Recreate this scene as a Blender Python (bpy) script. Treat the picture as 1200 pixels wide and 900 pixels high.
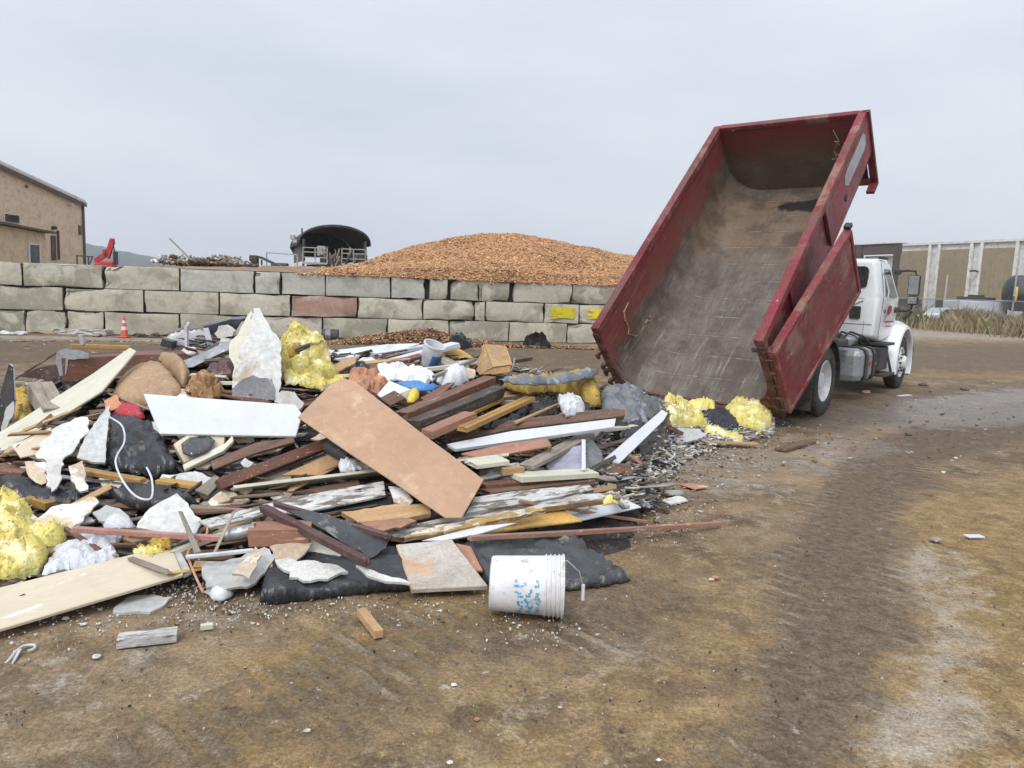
import bpy, bmesh, math, random
import numpy as np
from mathutils import Vector, Matrix, noise as mnoise
from mathutils.geometry import delaunay_2d_cdt
random.seed(7); rng = np.random.default_rng(7)
SC = bpy.context.scene
for o in list(bpy.data.objects): bpy.data.objects.remove(o)
COL = SC.collection
# ------------------------------------------------------------------ camera
EYE = 1.65; FPX = 880.0; PIT = math.radians(7.3); ROL = math.radians(2.2)
fwd = np.array([0, math.cos(PIT), -math.sin(PIT)])
_r = np.array([1.0, 0, 0]); _u = np.array([0, math.sin(PIT), math.cos(PIT)])
CR = math.cos(ROL)*_r + math.sin(ROL)*_u
CU = -math.sin(ROL)*_r + math.cos(ROL)*_u
EYEP = np.array([0, 0, EYE])
cam_d = bpy.data.cameras.new('camera'); cam = bpy.data.objects.new('camera', cam_d); COL.objects.link(cam)
cam_d.sensor_width = 36; cam_d.lens = FPX/1200*36; cam_d.clip_start = .05; cam_d.clip_end = 6000
mw = Matrix.Identity(4)
for i in range(3):
    mw[i][0] = CR[i]; mw[i][1] = CU[i]; mw[i][2] = -fwd[i]; mw[i][3] = EYEP[i]
cam.matrix_world = mw
SC.camera = cam
# ------------------------------------------------------------------ sky and sun
SUN_EL = math.radians(46); SUN_AZ = math.radians(205)      # behind the camera, a little left, behind thick cloud
w = bpy.data.worlds.new('World'); SC.world = w; w.use_nodes = True
nt = w.node_tree; nt.nodes.clear()
wo = nt.nodes.new('ShaderNodeOutputWorld'); bg = nt.nodes.new('ShaderNodeBackground'); bg.inputs[1].default_value = .1
sky = nt.nodes.new('ShaderNodeTexSky'); sky.sky_type = 'NISHITA'; sky.sun_disc = False
sky.sun_elevation = SUN_EL; sky.sun_rotation = SUN_AZ; sky.air_density = 1.5; sky.dust_density = 4
tc = nt.nodes.new('ShaderNodeTexCoord')
sx = nt.nodes.new('ShaderNodeSeparateXYZ'); nt.links.new(tc.outputs['Generated'], sx.inputs[0])
mp = nt.nodes.new('ShaderNodeMapping'); mp.inputs['Scale'].default_value = (1.6, 1.6, 5.0); mp.inputs['Location'].default_value = (3.1, .4, 1.2)
nt.links.new(tc.outputs['Generated'], mp.inputs[0])
n1 = nt.nodes.new('ShaderNodeTexNoise'); n1.inputs['Scale'].default_value = 1.5; n1.inputs['Detail'].default_value = 5; n1.inputs['Roughness'].default_value = .5
nt.links.new(mp.outputs[0], n1.inputs[0])
cr = nt.nodes.new('ShaderNodeValToRGB'); cr.color_ramp.elements[0].position = .3; cr.color_ramp.elements[1].position = .72
cr.color_ramp.elements[0].color = (6.3, 6.9, 7.9, 1); cr.color_ramp.elements[1].color = (7.9, 8.35, 9.0, 1)
nt.links.new(n1.outputs[0], cr.inputs[0])
# cloud deck brighter overhead, as an overcast sky is
zr = nt.nodes.new('ShaderNodeMapRange'); zr.inputs[1].default_value = .25; zr.inputs[2].default_value = 1; zr.inputs[3].default_value = 1; zr.inputs[4].default_value = 1.35
nt.links.new(sx.outputs[2], zr.inputs[0])
vm = nt.nodes.new('ShaderNodeVectorMath'); vm.operation = 'SCALE'
dt = nt.nodes.new('ShaderNodeVectorMath'); dt.operation = 'DOT_PRODUCT'; dt.inputs[1].default_value = (math.sin(SUN_AZ)*math.cos(SUN_EL), math.cos(SUN_AZ)*math.cos(SUN_EL), math.sin(SUN_EL))
nt.links.new(tc.outputs['Generated'], dt.inputs[0])
gl_ = nt.nodes.new('ShaderNodeMapRange'); gl_.interpolation_type = 'SMOOTHSTEP'; gl_.inputs[1].default_value = .1; gl_.inputs[2].default_value = 1; gl_.inputs[3].default_value = 1; gl_.inputs[4].default_value = 1.9; nt.links.new(dt.outputs['Value'], gl_.inputs[0])
mm = nt.nodes.new('ShaderNodeMath'); mm.operation = 'MULTIPLY'; nt.links.new(zr.outputs[0], mm.inputs[0]); nt.links.new(gl_.outputs[0], mm.inputs[1])
nt.links.new(cr.outputs[0], vm.inputs[0]); nt.links.new(mm.outputs[0], vm.inputs[3])
mx = nt.nodes.new('ShaderNodeMix'); mx.data_type = 'RGBA'; mx.inputs[0].default_value = .93
nt.links.new(sky.outputs[0], mx.inputs[6]); nt.links.new(vm.outputs[0], mx.inputs[7])
nt.links.new(mx.outputs[2], bg.inputs[0]); nt.links.new(bg.outputs[0], wo.inputs[0])
sd = bpy.data.lights.new('sun', 'SUN'); sd.energy = 1.5; sd.angle = math.radians(18); sd.color = (1, .97, .92)
so = bpy.data.objects.new('sun', sd); COL.objects.link(so)
sdir = Vector((math.sin(SUN_AZ)*math.cos(SUN_EL), math.cos(SUN_AZ)*math.cos(SUN_EL), math.sin(SUN_EL)))
so.rotation_euler = sdir.to_track_quat('Z', 'Y').to_euler()
vs = SC.view_settings; vs.view_transform = 'Standard'; vs.look = 'None'; vs.gamma = 1; vs.use_curve_mapping = False; vs.exposure = 0.10
SC.render.engine = 'CYCLES'
SC.cycles.max_bounces = 6; SC.cycles.diffuse_bounces = 3; SC.cycles.volume_bounces = 0

# ------------------------------------------------------------------ pixel rays -> places in the yard
def ray(x, y): return fwd + CR*((x-600)/FPX) - CU*((y-450)/FPX)
def G(x, y, z=0.0):
    d = ray(x, y); return EYEP + d*((z-EYE)/d[2])
def D(x, y, Y):
    d = ray(x, y); return EYEP + d*(Y/d[1])
def proj(P):
    v = np.asarray(P, float)-EYEP; w_ = v @ fwd
    return 600+FPX*(v @ CR)/w_, 450-FPX*(v @ CU)/w_
def nrm(v): v = np.asarray(v, float); return v/np.linalg.norm(v)
_perm = rng.random((256, 256))
def vn(x, y):
    x = np.asarray(x, float); y = np.asarray(y, float)
    xi = np.floor(x).astype(int); yi = np.floor(y).astype(int); fx = x-xi; fy = y-yi
    fx = fx*fx*(3-2*fx); fy = fy*fy*(3-2*fy)
    g = lambda a, b: _perm[a & 255, b & 255]
    return (g(xi, yi)*(1-fx)+g(xi+1, yi)*fx)*(1-fy)+(g(xi, yi+1)*(1-fx)+g(xi+1, yi+1)*fx)*fy
def fbm(x, y, o=4):
    s = 0; a = .5
    for k in range(o): s = s+a*(vn(x*2**k+17.3*k, y*2**k+5.1*k)-.5); a *= .5
    return s

# the heap: per column (u = x/y) front edge depth, ridge depth, ridge height, back edge depth
_cols = [(-60, 745, 6.0, .50, 7.8), (0, 737, 6.3, .52, 7.9), (60, 718, 6.7, .60, 8.2), (150, 700, 6.9, .76, 8.6), (215, 695, 7.0, .96, 8.8), (265, 690, 7.1, 1.04, 9.0), (300, 704, 7.1, 1.02, 9.0), (345, 704, 7.1, .94, 9.0),
         (450, 696, 7.2, .93, 9.1), (560, 690, 7.4, .88, 9.2), (620, 688, 7.6, .78, 9.3), (700, 676, 7.9, .58, 9.4), (738, 665, 8.0, .48, 9.5), (762, 600, 8.4, .40, 9.9),
         (800, 545, 9.2, .24, 10.2), (830, 528, 9.5, .18, 10.3), (870, 520, 9.8, .16, 10.4), (912, 508, 10.1, .08, 10.6), (940, 506, 10.3, 0, 10.7)]
_U = []; _T = []
for c, ye, dr, hr, db in _cols:
    g = G(c, ye); _U.append(g[0]/g[1]); _T.append((g[1], dr, hr, db))
_U = np.array(_U); _T = np.array(_T)
def hp(x, y):
    x = np.asarray(x, float); y = np.asarray(y, float)
    u = x/np.maximum(y, .1)
    df = np.interp(u, _U, _T[:, 0]); dr = np.interp(u, _U, _T[:, 1]); hr = np.interp(u, _U, _T[:, 2]); db = np.interp(u, _U, _T[:, 3])
    t = np.clip((y-df)/(dr-df), 0, 1); s = np.clip((db-y)/(db-dr), 0, 1)
    f_ = .75*t+.25*(t*t*(3-2*t)); b_ = s*s*(3-2*s)
    h = np.where(y < dr, hr*f_, hr*b_)
    return np.where((u < _U[0]-.5) | (u > _U[-1]), 0, h)
def S_arr(px, py, dz=0.0):
    px = np.asarray(px, float); py = np.asarray(py, float)
    d = fwd[None]+CR[None]*((px-600)/FPX)[:, None]-CU[None]*((py-450)/FPX)[:, None]
    d = d/d[:, 1:2]
    ys = np.arange(3.0, 12.0, .04)
    X = d[:, 0:1]*ys; Z = EYE+d[:, 2:3]*ys; Hh = hp(X, np.broadcast_to(ys, X.shape))+dz
    gap = Z-Hh; hit = gap <= 0
    idx = np.where(hit.any(1), hit.argmax(1), gap.argmin(1))
    y1 = ys[idx]; i0 = np.maximum(idx-1, 0); r = np.arange(len(px))
    g0 = gap[r, i0]; g1 = gap[r, idx]
    tt = np.where((g0 > 0) & (g1 <= 0), g0/(g0-g1+1e-9), 1.0)
    y = ys[i0]+(y1-ys[i0])*tt
    return EYEP[None]+d*y[:, None]
def S(x, y, dz=0.0): return S_arr([x], [y], dz)[0]

# ------------------------------------------------------------------ object helpers
def link(name, me, parent=None, mat4=None):
    o = bpy.data.objects.new(name, me); COL.objects.link(o)
    if parent is not None: o.parent = parent
    if mat4 is not None: o.matrix_local = mat4
    return o
def tag(o, label, cat, group=None):
    o['label'] = label; o['category'] = cat
    if group: o['group'] = group
    if 'kind' not in o: o['kind'] = 'thing'
    return o
def thing(name, label, cat, loc=(0, 0, 0), rz=0, group=None, mat4=None):
    o = bpy.data.objects.new(name, None); COL.objects.link(o); o.empty_display_size = .2
    if mat4 is not None: o.matrix_world = mat4
    else: o.location = loc; o.rotation_euler = (0, 0, rz)
    return tag(o, label, cat, group)
def frame(o, X, Z):
    X = nrm(X); Z = np.asarray(Z, float); Z = nrm(Z-X*(Z @ X)); Y = np.cross(Z, X)
    m = Matrix.Identity(4)
    for i in range(3): m[i][0] = X[i]; m[i][1] = Y[i]; m[i][2] = Z[i]; m[i][3] = o[i]
    return m
class MB:
    """collects shapes, links them as one mesh"""
    def __init__(s): s.v = []; s.f = []; s.m = []; s.sm = []
    def add(s, vs_, fs, mi=0, smooth=False):
        b = len(s.v); s.v += [tuple(map(float, q)) for q in vs_]
        for q in fs: s.f.append(tuple(b+i for i in q)); s.m.append(mi); s.sm.append(smooth)
        return s
    def box(s, c, d, mi=0, rot=None, ch=0.0):
        hx, hy, hz = d[0]/2, d[1]/2, d[2]/2
        if ch <= 0:
            P = [(x, y, z) for z in (-hz, hz) for y in (-hy, hy) for x in (-hx, hx)]
            F_ = [(0, 2, 3, 1), (4, 5, 7, 6), (0, 1, 5, 4), (2, 6, 7, 3), (0, 4, 6, 2), (1, 3, 7, 5)]
        else:
            bm = bmesh.new(); bmesh.ops.create_cube(bm, size=1)
            for v in bm.verts: v.co = Vector((v.co.x*d[0], v.co.y*d[1], v.co.z*d[2]))
            bmesh.ops.bevel(bm, geom=bm.edges[:], offset=ch, segments=2, affect='EDGES', profile=.5)
            bm.verts.index_update(); P = [tuple(v.co) for v in bm.verts]; F_ = [tuple(v.index for v in f.verts) for f in bm.faces]; bm.free()
        c = Vector(c)
        if rot is not None:
            R_ = rot if isinstance(rot, Matrix) else Matrix.Rotation(rot[1], 3, rot[0])
            P = [tuple(R_ @ Vector(q)+c) for q in P]
        else: P = [tuple(Vector(q)+c) for q in P]
        return s.add(P, F_, mi, ch > 0 and False)
    def bar(s, a, b, wd, th, mi=0, up=(0, 0, 1)):
        a = np.array(a, float); b = np.array(b, float); X = nrm(b-a); up = np.array(up, float)
        if abs(X @ nrm(up)) > .98: up = np.array([1., 0, 0])
        Y = nrm(np.cross(up, X)); Z = np.cross(X, Y); P = []
        for e in (a, b):
            for sy, sz in ((-1, -1), (1, -1), (1, 1), (-1, 1)): P.append(e+Y*sy*wd/2+Z*sz*th/2)
        return s.add(P, [(3, 2, 1, 0), (4, 5, 6, 7), (0, 1, 5, 4), (1, 2, 6, 5), (2, 3, 7, 6), (3, 0, 4, 7)], mi)
    def tube(s, pts, r, mi=0, n=10, caps=True):
        pts = [np.array(p, float) for p in pts]; rr = r if hasattr(r, '__len__') else [r]*len(pts)
        P = []; prev = None
        for i, p in enumerate(pts):
            t = nrm(pts[min(i+1, len(pts)-1)]-pts[max(i-1, 0)])
            if prev is None: a = np.array([0, 0, 1.]) if abs(t[2]) < .9 else np.array([1., 0, 0])
            else: a = prev
            Y = nrm(a-t*(a @ t)); prev = Y; Z = np.cross(t, Y)
            for k in range(n):
                q = 2*math.pi*k/n; P.append(p+(Y*math.cos(q)+Z*math.sin(q))*rr[i])
        F_ = []
        for i in range(len(pts)-1):
            for k in range(n): F_.append((i*n+k, i*n+(k+1) % n, (i+1)*n+(k+1) % n, (i+1)*n+k))
        if caps: F_ += [tuple(range(n))[::-1], tuple((len(pts)-1)*n+k for k in range(n))]
        return s.add(P, F_, mi, True)
    def lathe(s, prof, o=(0, 0, 0), ax=(0, 0, 1), n=28, mi=0):
        """prof: (radius, height) pairs"""
        ax = nrm(ax); a = np.array([1., 0, 0]) if abs(ax[0]) < .9 else np.array([0, 1., 0]); Y = nrm(np.cross(ax, a)); Z = np.cross(ax, Y); o = np.array(o, float)
        P = []
        for r, h in prof:
            for k in range(n):
                q = 2*math.pi*k/n; P.append(o+ax*h+(Y*math.cos(q)+Z*math.sin(q))*r)
        F_ = [(i*n+k, i*n+(k+1) % n, (i+1)*n+(k+1) % n, (i+1)*n+k) for i in range(len(prof)-1) for k in range(n)]
        return s.add(P, F_, mi, True)
    def prism(s, poly, axis_vec, mi=0):
        """poly: 3D points of a planar outline, extruded by axis_vec"""
        n = len(poly); a = [np.array(q, float) for q in poly]; av = np.array(axis_vec, float)
        return s.add(a+[q+av for q in a], [tuple(range(n))[::-1], tuple(range(n, 2*n))]+[(i, (i+1) % n, n+(i+1) % n, n+i) for i in range(n)], mi)
    def build(s, name, mats, parent=None, mat4=None, smooth_angle=None, bevel=0):
        me = bpy.data.meshes.new(name); me.from_pydata(s.v, [], s.f)
        for m in (mats if isinstance(mats, (list, tuple)) else [mats]): me.materials.append(m)
        me.polygons.foreach_set('material_index', s.m); me.polygons.foreach_set('use_smooth', s.sm)
        bm = bmesh.new(); bm.from_mesh(me); bmesh.ops.recalc_face_normals(bm, faces=bm.faces); 
        if bevel: bmesh.ops.bevel(bm, geom=bm.edges[:], offset=bevel, segments=2, affect='EDGES', profile=.5, clamp_overlap=True)
        bm.to_mesh(me); bm.free()
        if any(s.sm): me.set_sharp_from_angle(angle=math.radians(38))
        me.update()
        return link(name, me, parent, mat4)

# ------------------------------------------------------------------ materials
def pm(name, c1, c2=None, c3=None, t3=.62, s3=3.0, scale=6, grain=0, rough=.75, rough2=None, bump=.3, bscale=40, metal=0, spec=.4, world=False, coat=0, trans=0, var=.16, dust=.55, soft=.03):
    m = bpy.data.materials.new(name); m.use_nodes = True; N = m.node_tree.nodes; L = m.node_tree.links
    b = N['Principled BSDF']; c2 = c2 or tuple(v*.72 for v in c1)
    t = N.new('ShaderNodeTexCoord'); oi = N.new('ShaderNodeObjectInfo')
    cx = N.new('ShaderNodeCombineXYZ')
    for i, k in enumerate((37.0, 71.0, 13.0)):
        mu = N.new('ShaderNodeMath'); mu.operation = 'MULTIPLY'; mu.inputs[1].default_value = k; L.new(oi.outputs['Random'], mu.inputs[0]); L.new(mu.outputs[0], cx.inputs[i])
    if world:
        ge = N.new('ShaderNodeNewGeometry'); src = ge.outputs['Position']
    else:
        ad = N.new('ShaderNodeVectorMath'); L.new(t.outputs['Object'], ad.inputs[0]); L.new(cx.outputs[0], ad.inputs[1]); src = ad.outputs[0]
    ma = N.new('ShaderNodeMapping'); L.new(src, ma.inputs[0])
    if grain: ma.inputs['Scale'].default_value = (1, grain, grain)
    def noise_(sc, det, ro, s=ma.outputs[0], dist=0):
        n = N.new('ShaderNodeTexNoise'); n.inputs['Scale'].default_value = sc; n.inputs['Detail'].default_value = det; n.inputs['Roughness'].default_value = ro
        n.inputs['Distortion'].default_value = dist; L.new(s, n.inputs[0]); return n.outputs[0]
    def ramp(s, a, b_):
        r = N.new('ShaderNodeMapRange'); r.inputs[1].default_value = a; r.inputs[2].default_value = b_; L.new(s, r.inputs[0]); return r.outputs[0]
    def mix(f_, a, b_, mode='MIX'):
        x = N.new('ShaderNodeMix'); x.data_type = 'RGBA'; x.blend_type = mode
        if isinstance(f_, (int, float)): x.inputs[0].default_value = f_
        else: L.new(f_, x.inputs[0])
        for i, v in ((6, a), (7, b_)):
            if isinstance(v, tuple): x.inputs[i].default_value = (*v[:3], 1)
            else: L.new(v, x.inputs[i])
        return x.outputs[2]
    A = noise_(scale, 6, .6); col = mix(ramp(A, .32, .68), tuple(c1), tuple(c2))
    B = noise_(scale*9, 4, .7)
    g = N.new('ShaderNodeMapRange'); g.inputs[1].default_value = .2; g.inputs[2].default_value = .8; g.inputs[3].default_value = 1-2.2*var; g.inputs[4].default_value = 1+1.2*var; L.new(B, g.inputs[0])
    hs = N.new('ShaderNodeVectorMath'); hs.operation = 'SCALE'; L.new(col, hs.inputs[0]); L.new(g.outputs[0], hs.inputs[3]); col = hs.outputs[0]
    # each object a little lighter or darker
    ov = N.new('ShaderNodeMapRange'); ov.inputs[3].default_value = 1-var; ov.inputs[4].default_value = 1+var; L.new(oi.outputs['Random'], ov.inputs[0])
    h2 = N.new('ShaderNodeVectorMath'); h2.operation = 'SCALE'; L.new(col, h2.inputs[0]); L.new(ov.outputs[0], h2.inputs[3]); col = h2.outputs[0]
    if c3 is not None:
        C_ = noise_(s3, 7, .68, dist=.4); k3 = ramp(C_, t3-soft, t3+soft); col = mix(k3, col, tuple(c3))
    if dust:
        D1 = noise_(55, 3, .6, s=src); gd = N.new('ShaderNodeMapRange'); gd.inputs[1].default_value = .66; gd.inputs[2].default_value = .72; gd.inputs[4].default_value = min(1, dust*2); L.new(D1, gd.inputs[0]); col = mix(gd.outputs[0], col, (.55, .52, .47))
        D2 = noise_(2.2, 8, .75, s=src, dist=.6); g3 = N.new('ShaderNodeMapRange'); g3.inputs[1].default_value = .48; g3.inputs[2].default_value = .68; g3.inputs[4].default_value = dust; L.new(D2, g3.inputs[0]); col = mix(g3.outputs[0], col, (.155, .12, .088))
    L.new(col, b.inputs['Base Color'])
    b.inputs['Roughness'].default_value = rough
    if rough2 is not None:
        rr = N.new('ShaderNodeMapRange'); rr.inputs[1].default_value = .35; rr.inputs[2].default_value = .65; rr.inputs[3].default_value = rough; rr.inputs[4].default_value = rough2; L.new(A, rr.inputs[0]); L.new(rr.outputs[0], b.inputs['Roughness'])
    b.inputs['Metallic'].default_value = metal; b.inputs['Specular IOR Level'].default_value = spec
    if coat: b.inputs['Coat Weight'].default_value = coat; b.inputs['Coat Roughness'].default_value = .15
    if trans: b.inputs['Alpha'].default_value = 1-trans
    if bump:
        bp = N.new('ShaderNodeBump'); bp.inputs['Strength'].default_value = bump; bp.inputs['Distance'].default_value = .01
        E_ = noise_(bscale, 5, .65); L.new(E_, bp.inputs['Height']); L.new(bp.outputs[0], b.inputs['Normal'])
    m['out'] = 1
    return m
K = {}
K['drywall'] = pm('drywall', (.64, .63, .60), (.50, .495, .47), (.44, .35, .25), .66, 3.5, 3, rough=.85, bump=.12, bscale=30, dust=.22)
K['white'] = pm('white_board', (.60, .61, .65), (.55, .56, .59), (.55, .52, .46), .72, 4, 2, rough=.45, bump=.05, var=.04, dust=.08)
K['paper'] = pm('gypsum_paper', (.62, .50, .37), (.55, .43, .31), (.82, .80, .76), .56, 3.5, 4, rough=.9)
K['grey_paper'] = pm('grey_paper', (.30, .30, .31), (.22, .22, .23), (.5, .49, .48), .63, 6, 5, rough=.9)
K['cream'] = pm('cream_paint', (.62, .59, .47), (.54, .51, .40), (.42, .35, .25), .68, 3, 3, grain=5, rough=.55, bump=.15, bscale=14, var=.06, dust=.2)
K['shelf'] = pm('cream_laminate', (.60, .52, .39), (.53, .45, .33), (.74, .70, .62), .62, 3, 2.0, grain=3, rough=.5, bump=.05, var=.04, dust=.12)
K['peel'] = pm('peeling_paint', (.60, .59, .56), (.47, .46, .44), (.16, .135, .11), .52, 5, 3, grain=5, rough=.75, bump=.6, bscale=10)
K['hard'] = pm('hardboard', (.46, .285, .175), (.39, .235, .145), (.54, .36, .24), .60, 1.6, 1.4, rough=.62, bump=.10, bscale=20, var=.06, dust=.35)
K['oak'] = pm('raw_wood', (.52, .33, .16), (.42, .25, .12), (.30, .17, .08), .66, 2, 3, grain=9, rough=.7)
K['gold'] = pm('golden_wood', (.50, .29, .085), (.40, .22, .065), (.25, .13, .05), .66, 2, 3, grain=9, rough=.5)
K['brown'] = pm('brown_wood', (.19, .105, .062), (.09, .05, .035), (.26, .17, .12), .64, 2.5, 3, grain=9, rough=.65)
K['red_wood'] = pm('red_wood', (.22, .09, .052), (.11, .05, .035), (.35, .25, .20), .63, 3, 3, grain=7, rough=.55)
K['pink_wood'] = pm('pink_wood', (.44, .22, .14), (.30, .145, .095), (.56, .36, .27), .64, 3, 3, grain=9, rough=.6)
K['dark_wood'] = pm('dark_wood', (.085, .066, .05), (.035, .03, .027), (.21, .13, .08), .58, 3, 3, grain=8, rough=.6, bump=.6, bscale=12)
K['grey_wood'] = pm('grey_wood', (.36, .31, .25), (.22, .18, .14), (.15, .11, .08), .62, 3, 3, grain=9, rough=.8)
K['maroon'] = pm('maroon_paint', (.10, .045, .045), (.07, .032, .032), (.24, .16, .14), .62, 3, 3, rough=.5)
K['ochre_edge'] = pm('flaking_ochre', (.50, .32, .115), (.38, .235, .085), (.60, .58, .50), .54, 7, 6, grain=2, rough=.8, bump=.8, bscale=18)
K['insul'] = pm('glass_wool', (.82, .71, .25), (.70, .58, .17), (.88, .82, .50), .56, 5, 7, rough=.95, bump=1.0, bscale=60, dust=.15, spec=.1, var=.12)
K['insul_brown'] = pm('old_glass_wool', (.62, .44, .12), (.48, .31, .07), (.25, .15, .04), .62, 7, 9, rough=.95, bump=1.0, bscale=40, spec=.1, var=.15)
K['black'] = pm('black_plastic', (.016, .018, .022), (.028, .03, .034), (.06, .06, .06), .68, 9, 4, rough=.2, rough2=.38, bump=.8, bscale=14, dust=.12, spec=.5)
K['navy'] = pm('navy_cloth', (.03, .035, .05), (.02, .025, .035), rough=.7, bump=.4, bscale=14)
K['tarp'] = pm('dusty_film', (.03, .032, .035), (.065, .067, .07), (.20, .19, .17), .62, 5, 3, rough=.22, rough2=.4, bump=.6, bscale=12, dust=.15)
K['film'] = pm('grey_film', (.22, .235, .25), (.13, .14, .15), (.36, .37, .38), .58, 5, 6, rough=.3, bump=.4, bscale=16)
K['clear'] = pm('dusty_clear_film', (.50, .46, .41), (.42, .37, .31), (.60, .38, .22), .55, 3.4, 6, rough=.35, bump=.5, bscale=14)
K['white_film'] = pm('white_film', (.72, .72, .73), (.66, .67, .69), rough=.5, bump=.5, bscale=16, scale=8, dust=.18)
K['cushion'] = pm('tan_leather', (.40, .26, .145), (.32, .20, .11), (.52, .40, .27), .62, 4, 3, rough=.55, bump=.15)
K['brown_paper'] = pm('brown_paper', (.38, .22, .09), (.26, .14, .06), (.52, .36, .16), .6, 7, 6, rough=.85)
K['orange_cloth'] = pm('orange_cloth', (.56, .27, .15), (.46, .20, .11), (.62, .40, .28), .62, 7, 6, rough=.85)
K['cardboard'] = pm('cardboard', (.52, .33, .16), (.46, .28, .13), (.40, .22, .09), .66, 3, 3, rough=.8, bump=.1)
K['orange_board'] = pm('orange_board', (.62, .37, .10), (.52, .30, .08), rough=.7)
K['metal'] = pm('galvanised', (.45, .46, .47), (.34, .35, .36), (.62, .63, .64), .62, 4, 5, rough=.45, metal=.5, bump=.1)
K['dark_metal'] = pm('dark_metal', (.05, .05, .052), (.035, .035, .037), (.12, .08, .05), .66, 6, 6, rough=.55, bump=.2)
K['red'] = pm('red_plastic', (.50, .03, .05), (.40, .02, .04), rough=.4, bump=.1)
K['blue'] = pm('blue_plastic', (.05, .25, .60), (.04, .20, .50), rough=.4, bump=.3, bscale=14)
K['plaster'] = pm('plaster_lumps', (.64, .62, .58), (.60, .58, .54), (.38, .33, .27), .62, 8, 8, rough=.95, bump=.8, bscale=25)
K['lilac'] = pm('lilac_panel', (.42, .42, .52), (.36, .36, .46), rough=.5, bump=.05)
K['copper'] = pm('copper_stick', (.42, .23, .16), (.34, .17, .11), (.50, .36, .28), .62, 4, 4, grain=4, rough=.5)
K['pink_pipe'] = pm('pink_pipe', (.55, .27, .23), (.46, .21, .18), rough=.4, bump=.05)
K['white_plastic'] = pm('white_plastic', (.64, .65, .68), (.56, .57, .60), (.50, .47, .42), .68, 9, 6, rough=.4, bump=.08, var=.05)
K['cone'] = pm('cone_orange', (.78, .10, .04), (.70, .08, .03), rough=.45, bump=.05)
K['yellow'] = pm('yellow_plastic', (.80, .60, .05), (.72, .52, .04), rough=.4, bump=.05)
# ================================================================== ground
def geo(a, b, step, far, ratio=1.22):
    xs = list(np.arange(a, b+1e-6, step)); s = step; x = xs[-1]
    while x < far[1]: s *= ratio; x += s; xs.append(x)
    s = step; x = xs[0]; lo = []
    while x > far[0]: s *= ratio; x -= s; lo.append(x)
    return np.array(lo[::-1]+xs)
def grid_mesh(name, X, Y, Z, mats, smooth=True):
    ny, nx = X.shape; me = bpy.data.meshes.new(name)
    me.vertices.add(nx*ny); me.vertices.foreach_set('co', np.stack([X, Y, Z], -1).ravel())
    i = np.arange(nx*ny).reshape(ny, nx); q = np.stack([i[:-1, :-1], i[:-1, 1:], i[1:, 1:], i[1:, :-1]], -1).reshape(-1, 4)
    me.loops.add(q.size); me.loops.foreach_set('vertex_index', q.ravel())
    me.polygons.add(len(q)); me.polygons.foreach_set('loop_start', np.arange(0, q.size, 4)); me.polygons.foreach_set('loop_total', np.full(len(q), 4))
    me.polygons.foreach_set('use_smooth', np.full(len(q), smooth))
    for m in mats: me.materials.append(m)
    me.update(calc_edges=True); me.validate(); return me
gx = geo(-6.5, 12.5, .075, (-900, 900)); gy = geo(1.6, 14, .07, (-30, 1600))
GX, GY = np.meshgrid(gx, gy)
def seg_d(x, y, a, b):
    a = np.array(a[:2]); b = np.array(b[:2]); d = b-a; L = d @ d
    t = np.clip(((x-a[0])*d[0]+(y-a[1])*d[1])/L, 0, 1)
    return np.hypot(x-a[0]-t*d[0], y-a[1]-t*d[1]), t
def path_mask(pts, x, y):
    """pts: (px, py, half width in metres) along the ground; 1 inside, fading past the edge"""
    m = np.zeros_like(x)-9
    for (x0, y0, w0), (x1, y1, w1) in zip(pts, pts[1:]):
        d, t = seg_d(x, y, G(x0, y0), G(x1, y1)); ww = w0+(w1-w0)*t; m = np.maximum(m, (ww-d)/(.35*ww+.15))
    return m
near = fbm(GX*1.1, GY*1.1, 5)*1.2
sm = lambda v: np.clip(.5+.5*v, 0, 1)
wx = GX+near*.55+fbm(GX*4, GY*4, 4)*.30; wy = GY+fbm(GX*.9+40, GY*.9, 4)*.7+fbm(GX*4+9, GY*4, 4)*.35
damp = sm(path_mask([(860, 1050, .24), (900, 850, .25), (945, 740, .30), (995, 620, .40), (1050, 540, .52), (1150, 500, .7), (1320, 470, 1.0)], wx, wy)*1.6)
damp = np.maximum(damp, .75*sm(path_mask([(80, 900, .12), (230, 865, .2), (400, 800, .22), (480, 760, .16)], wx, wy)*1.3))
damp = np.maximum(damp, .7*sm(path_mask([(480, 740, .25), (560, 735, .3), (700, 715, .35), (740, 690, .3)], wx, wy)*1.1))
damp = np.maximum(damp, .75*sm(path_mask([(930, 490, .9), (1100, 470, 1.5), (1400, 455, 2.5)], wx, wy)))
dist_w = GY-(19.2+(GX+13.2)*.289)     # distance in front of the block wall (negative: in front)
damp = np.maximum(damp, .85*sm((1-np.abs(dist_w+5.0)/3.4)*1.6+near)*(GX < 16))
damp = np.maximum(damp, .8*sm((1-np.abs(GY-24-(GX-10)*.4)/5)*1.5+near)*(GX > 8))
ochre = sm(path_mask([(250, 880, .3), (300, 830, .28), (430, 760, .25), (520, 720, .3), (560, 690, .3)], wx, wy)*1.2)*1.0
ochre = np.maximum(ochre, sm(path_mask([(560, 830, .7), (800, 780, .8), (850, 700, .7)], wx, wy))*.55)
ochre = np.maximum(ochre, sm(path_mask([(1120, 1000, .55), (1150, 760, .75), (1180, 640, .9), (1300, 600, 1.2)], wx, wy))*.85)
ochre = np.maximum(ochre, sm(path_mask([(1080, 437, .7), (1250, 442, .7), (1500, 452, .8)], GX, GY+near*.4)*1.8)*1.0)
pale = sm(path_mask([(0, 850, .35), (120, 800, .35), (300, 730, .2)], wx, wy))*.45
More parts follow.
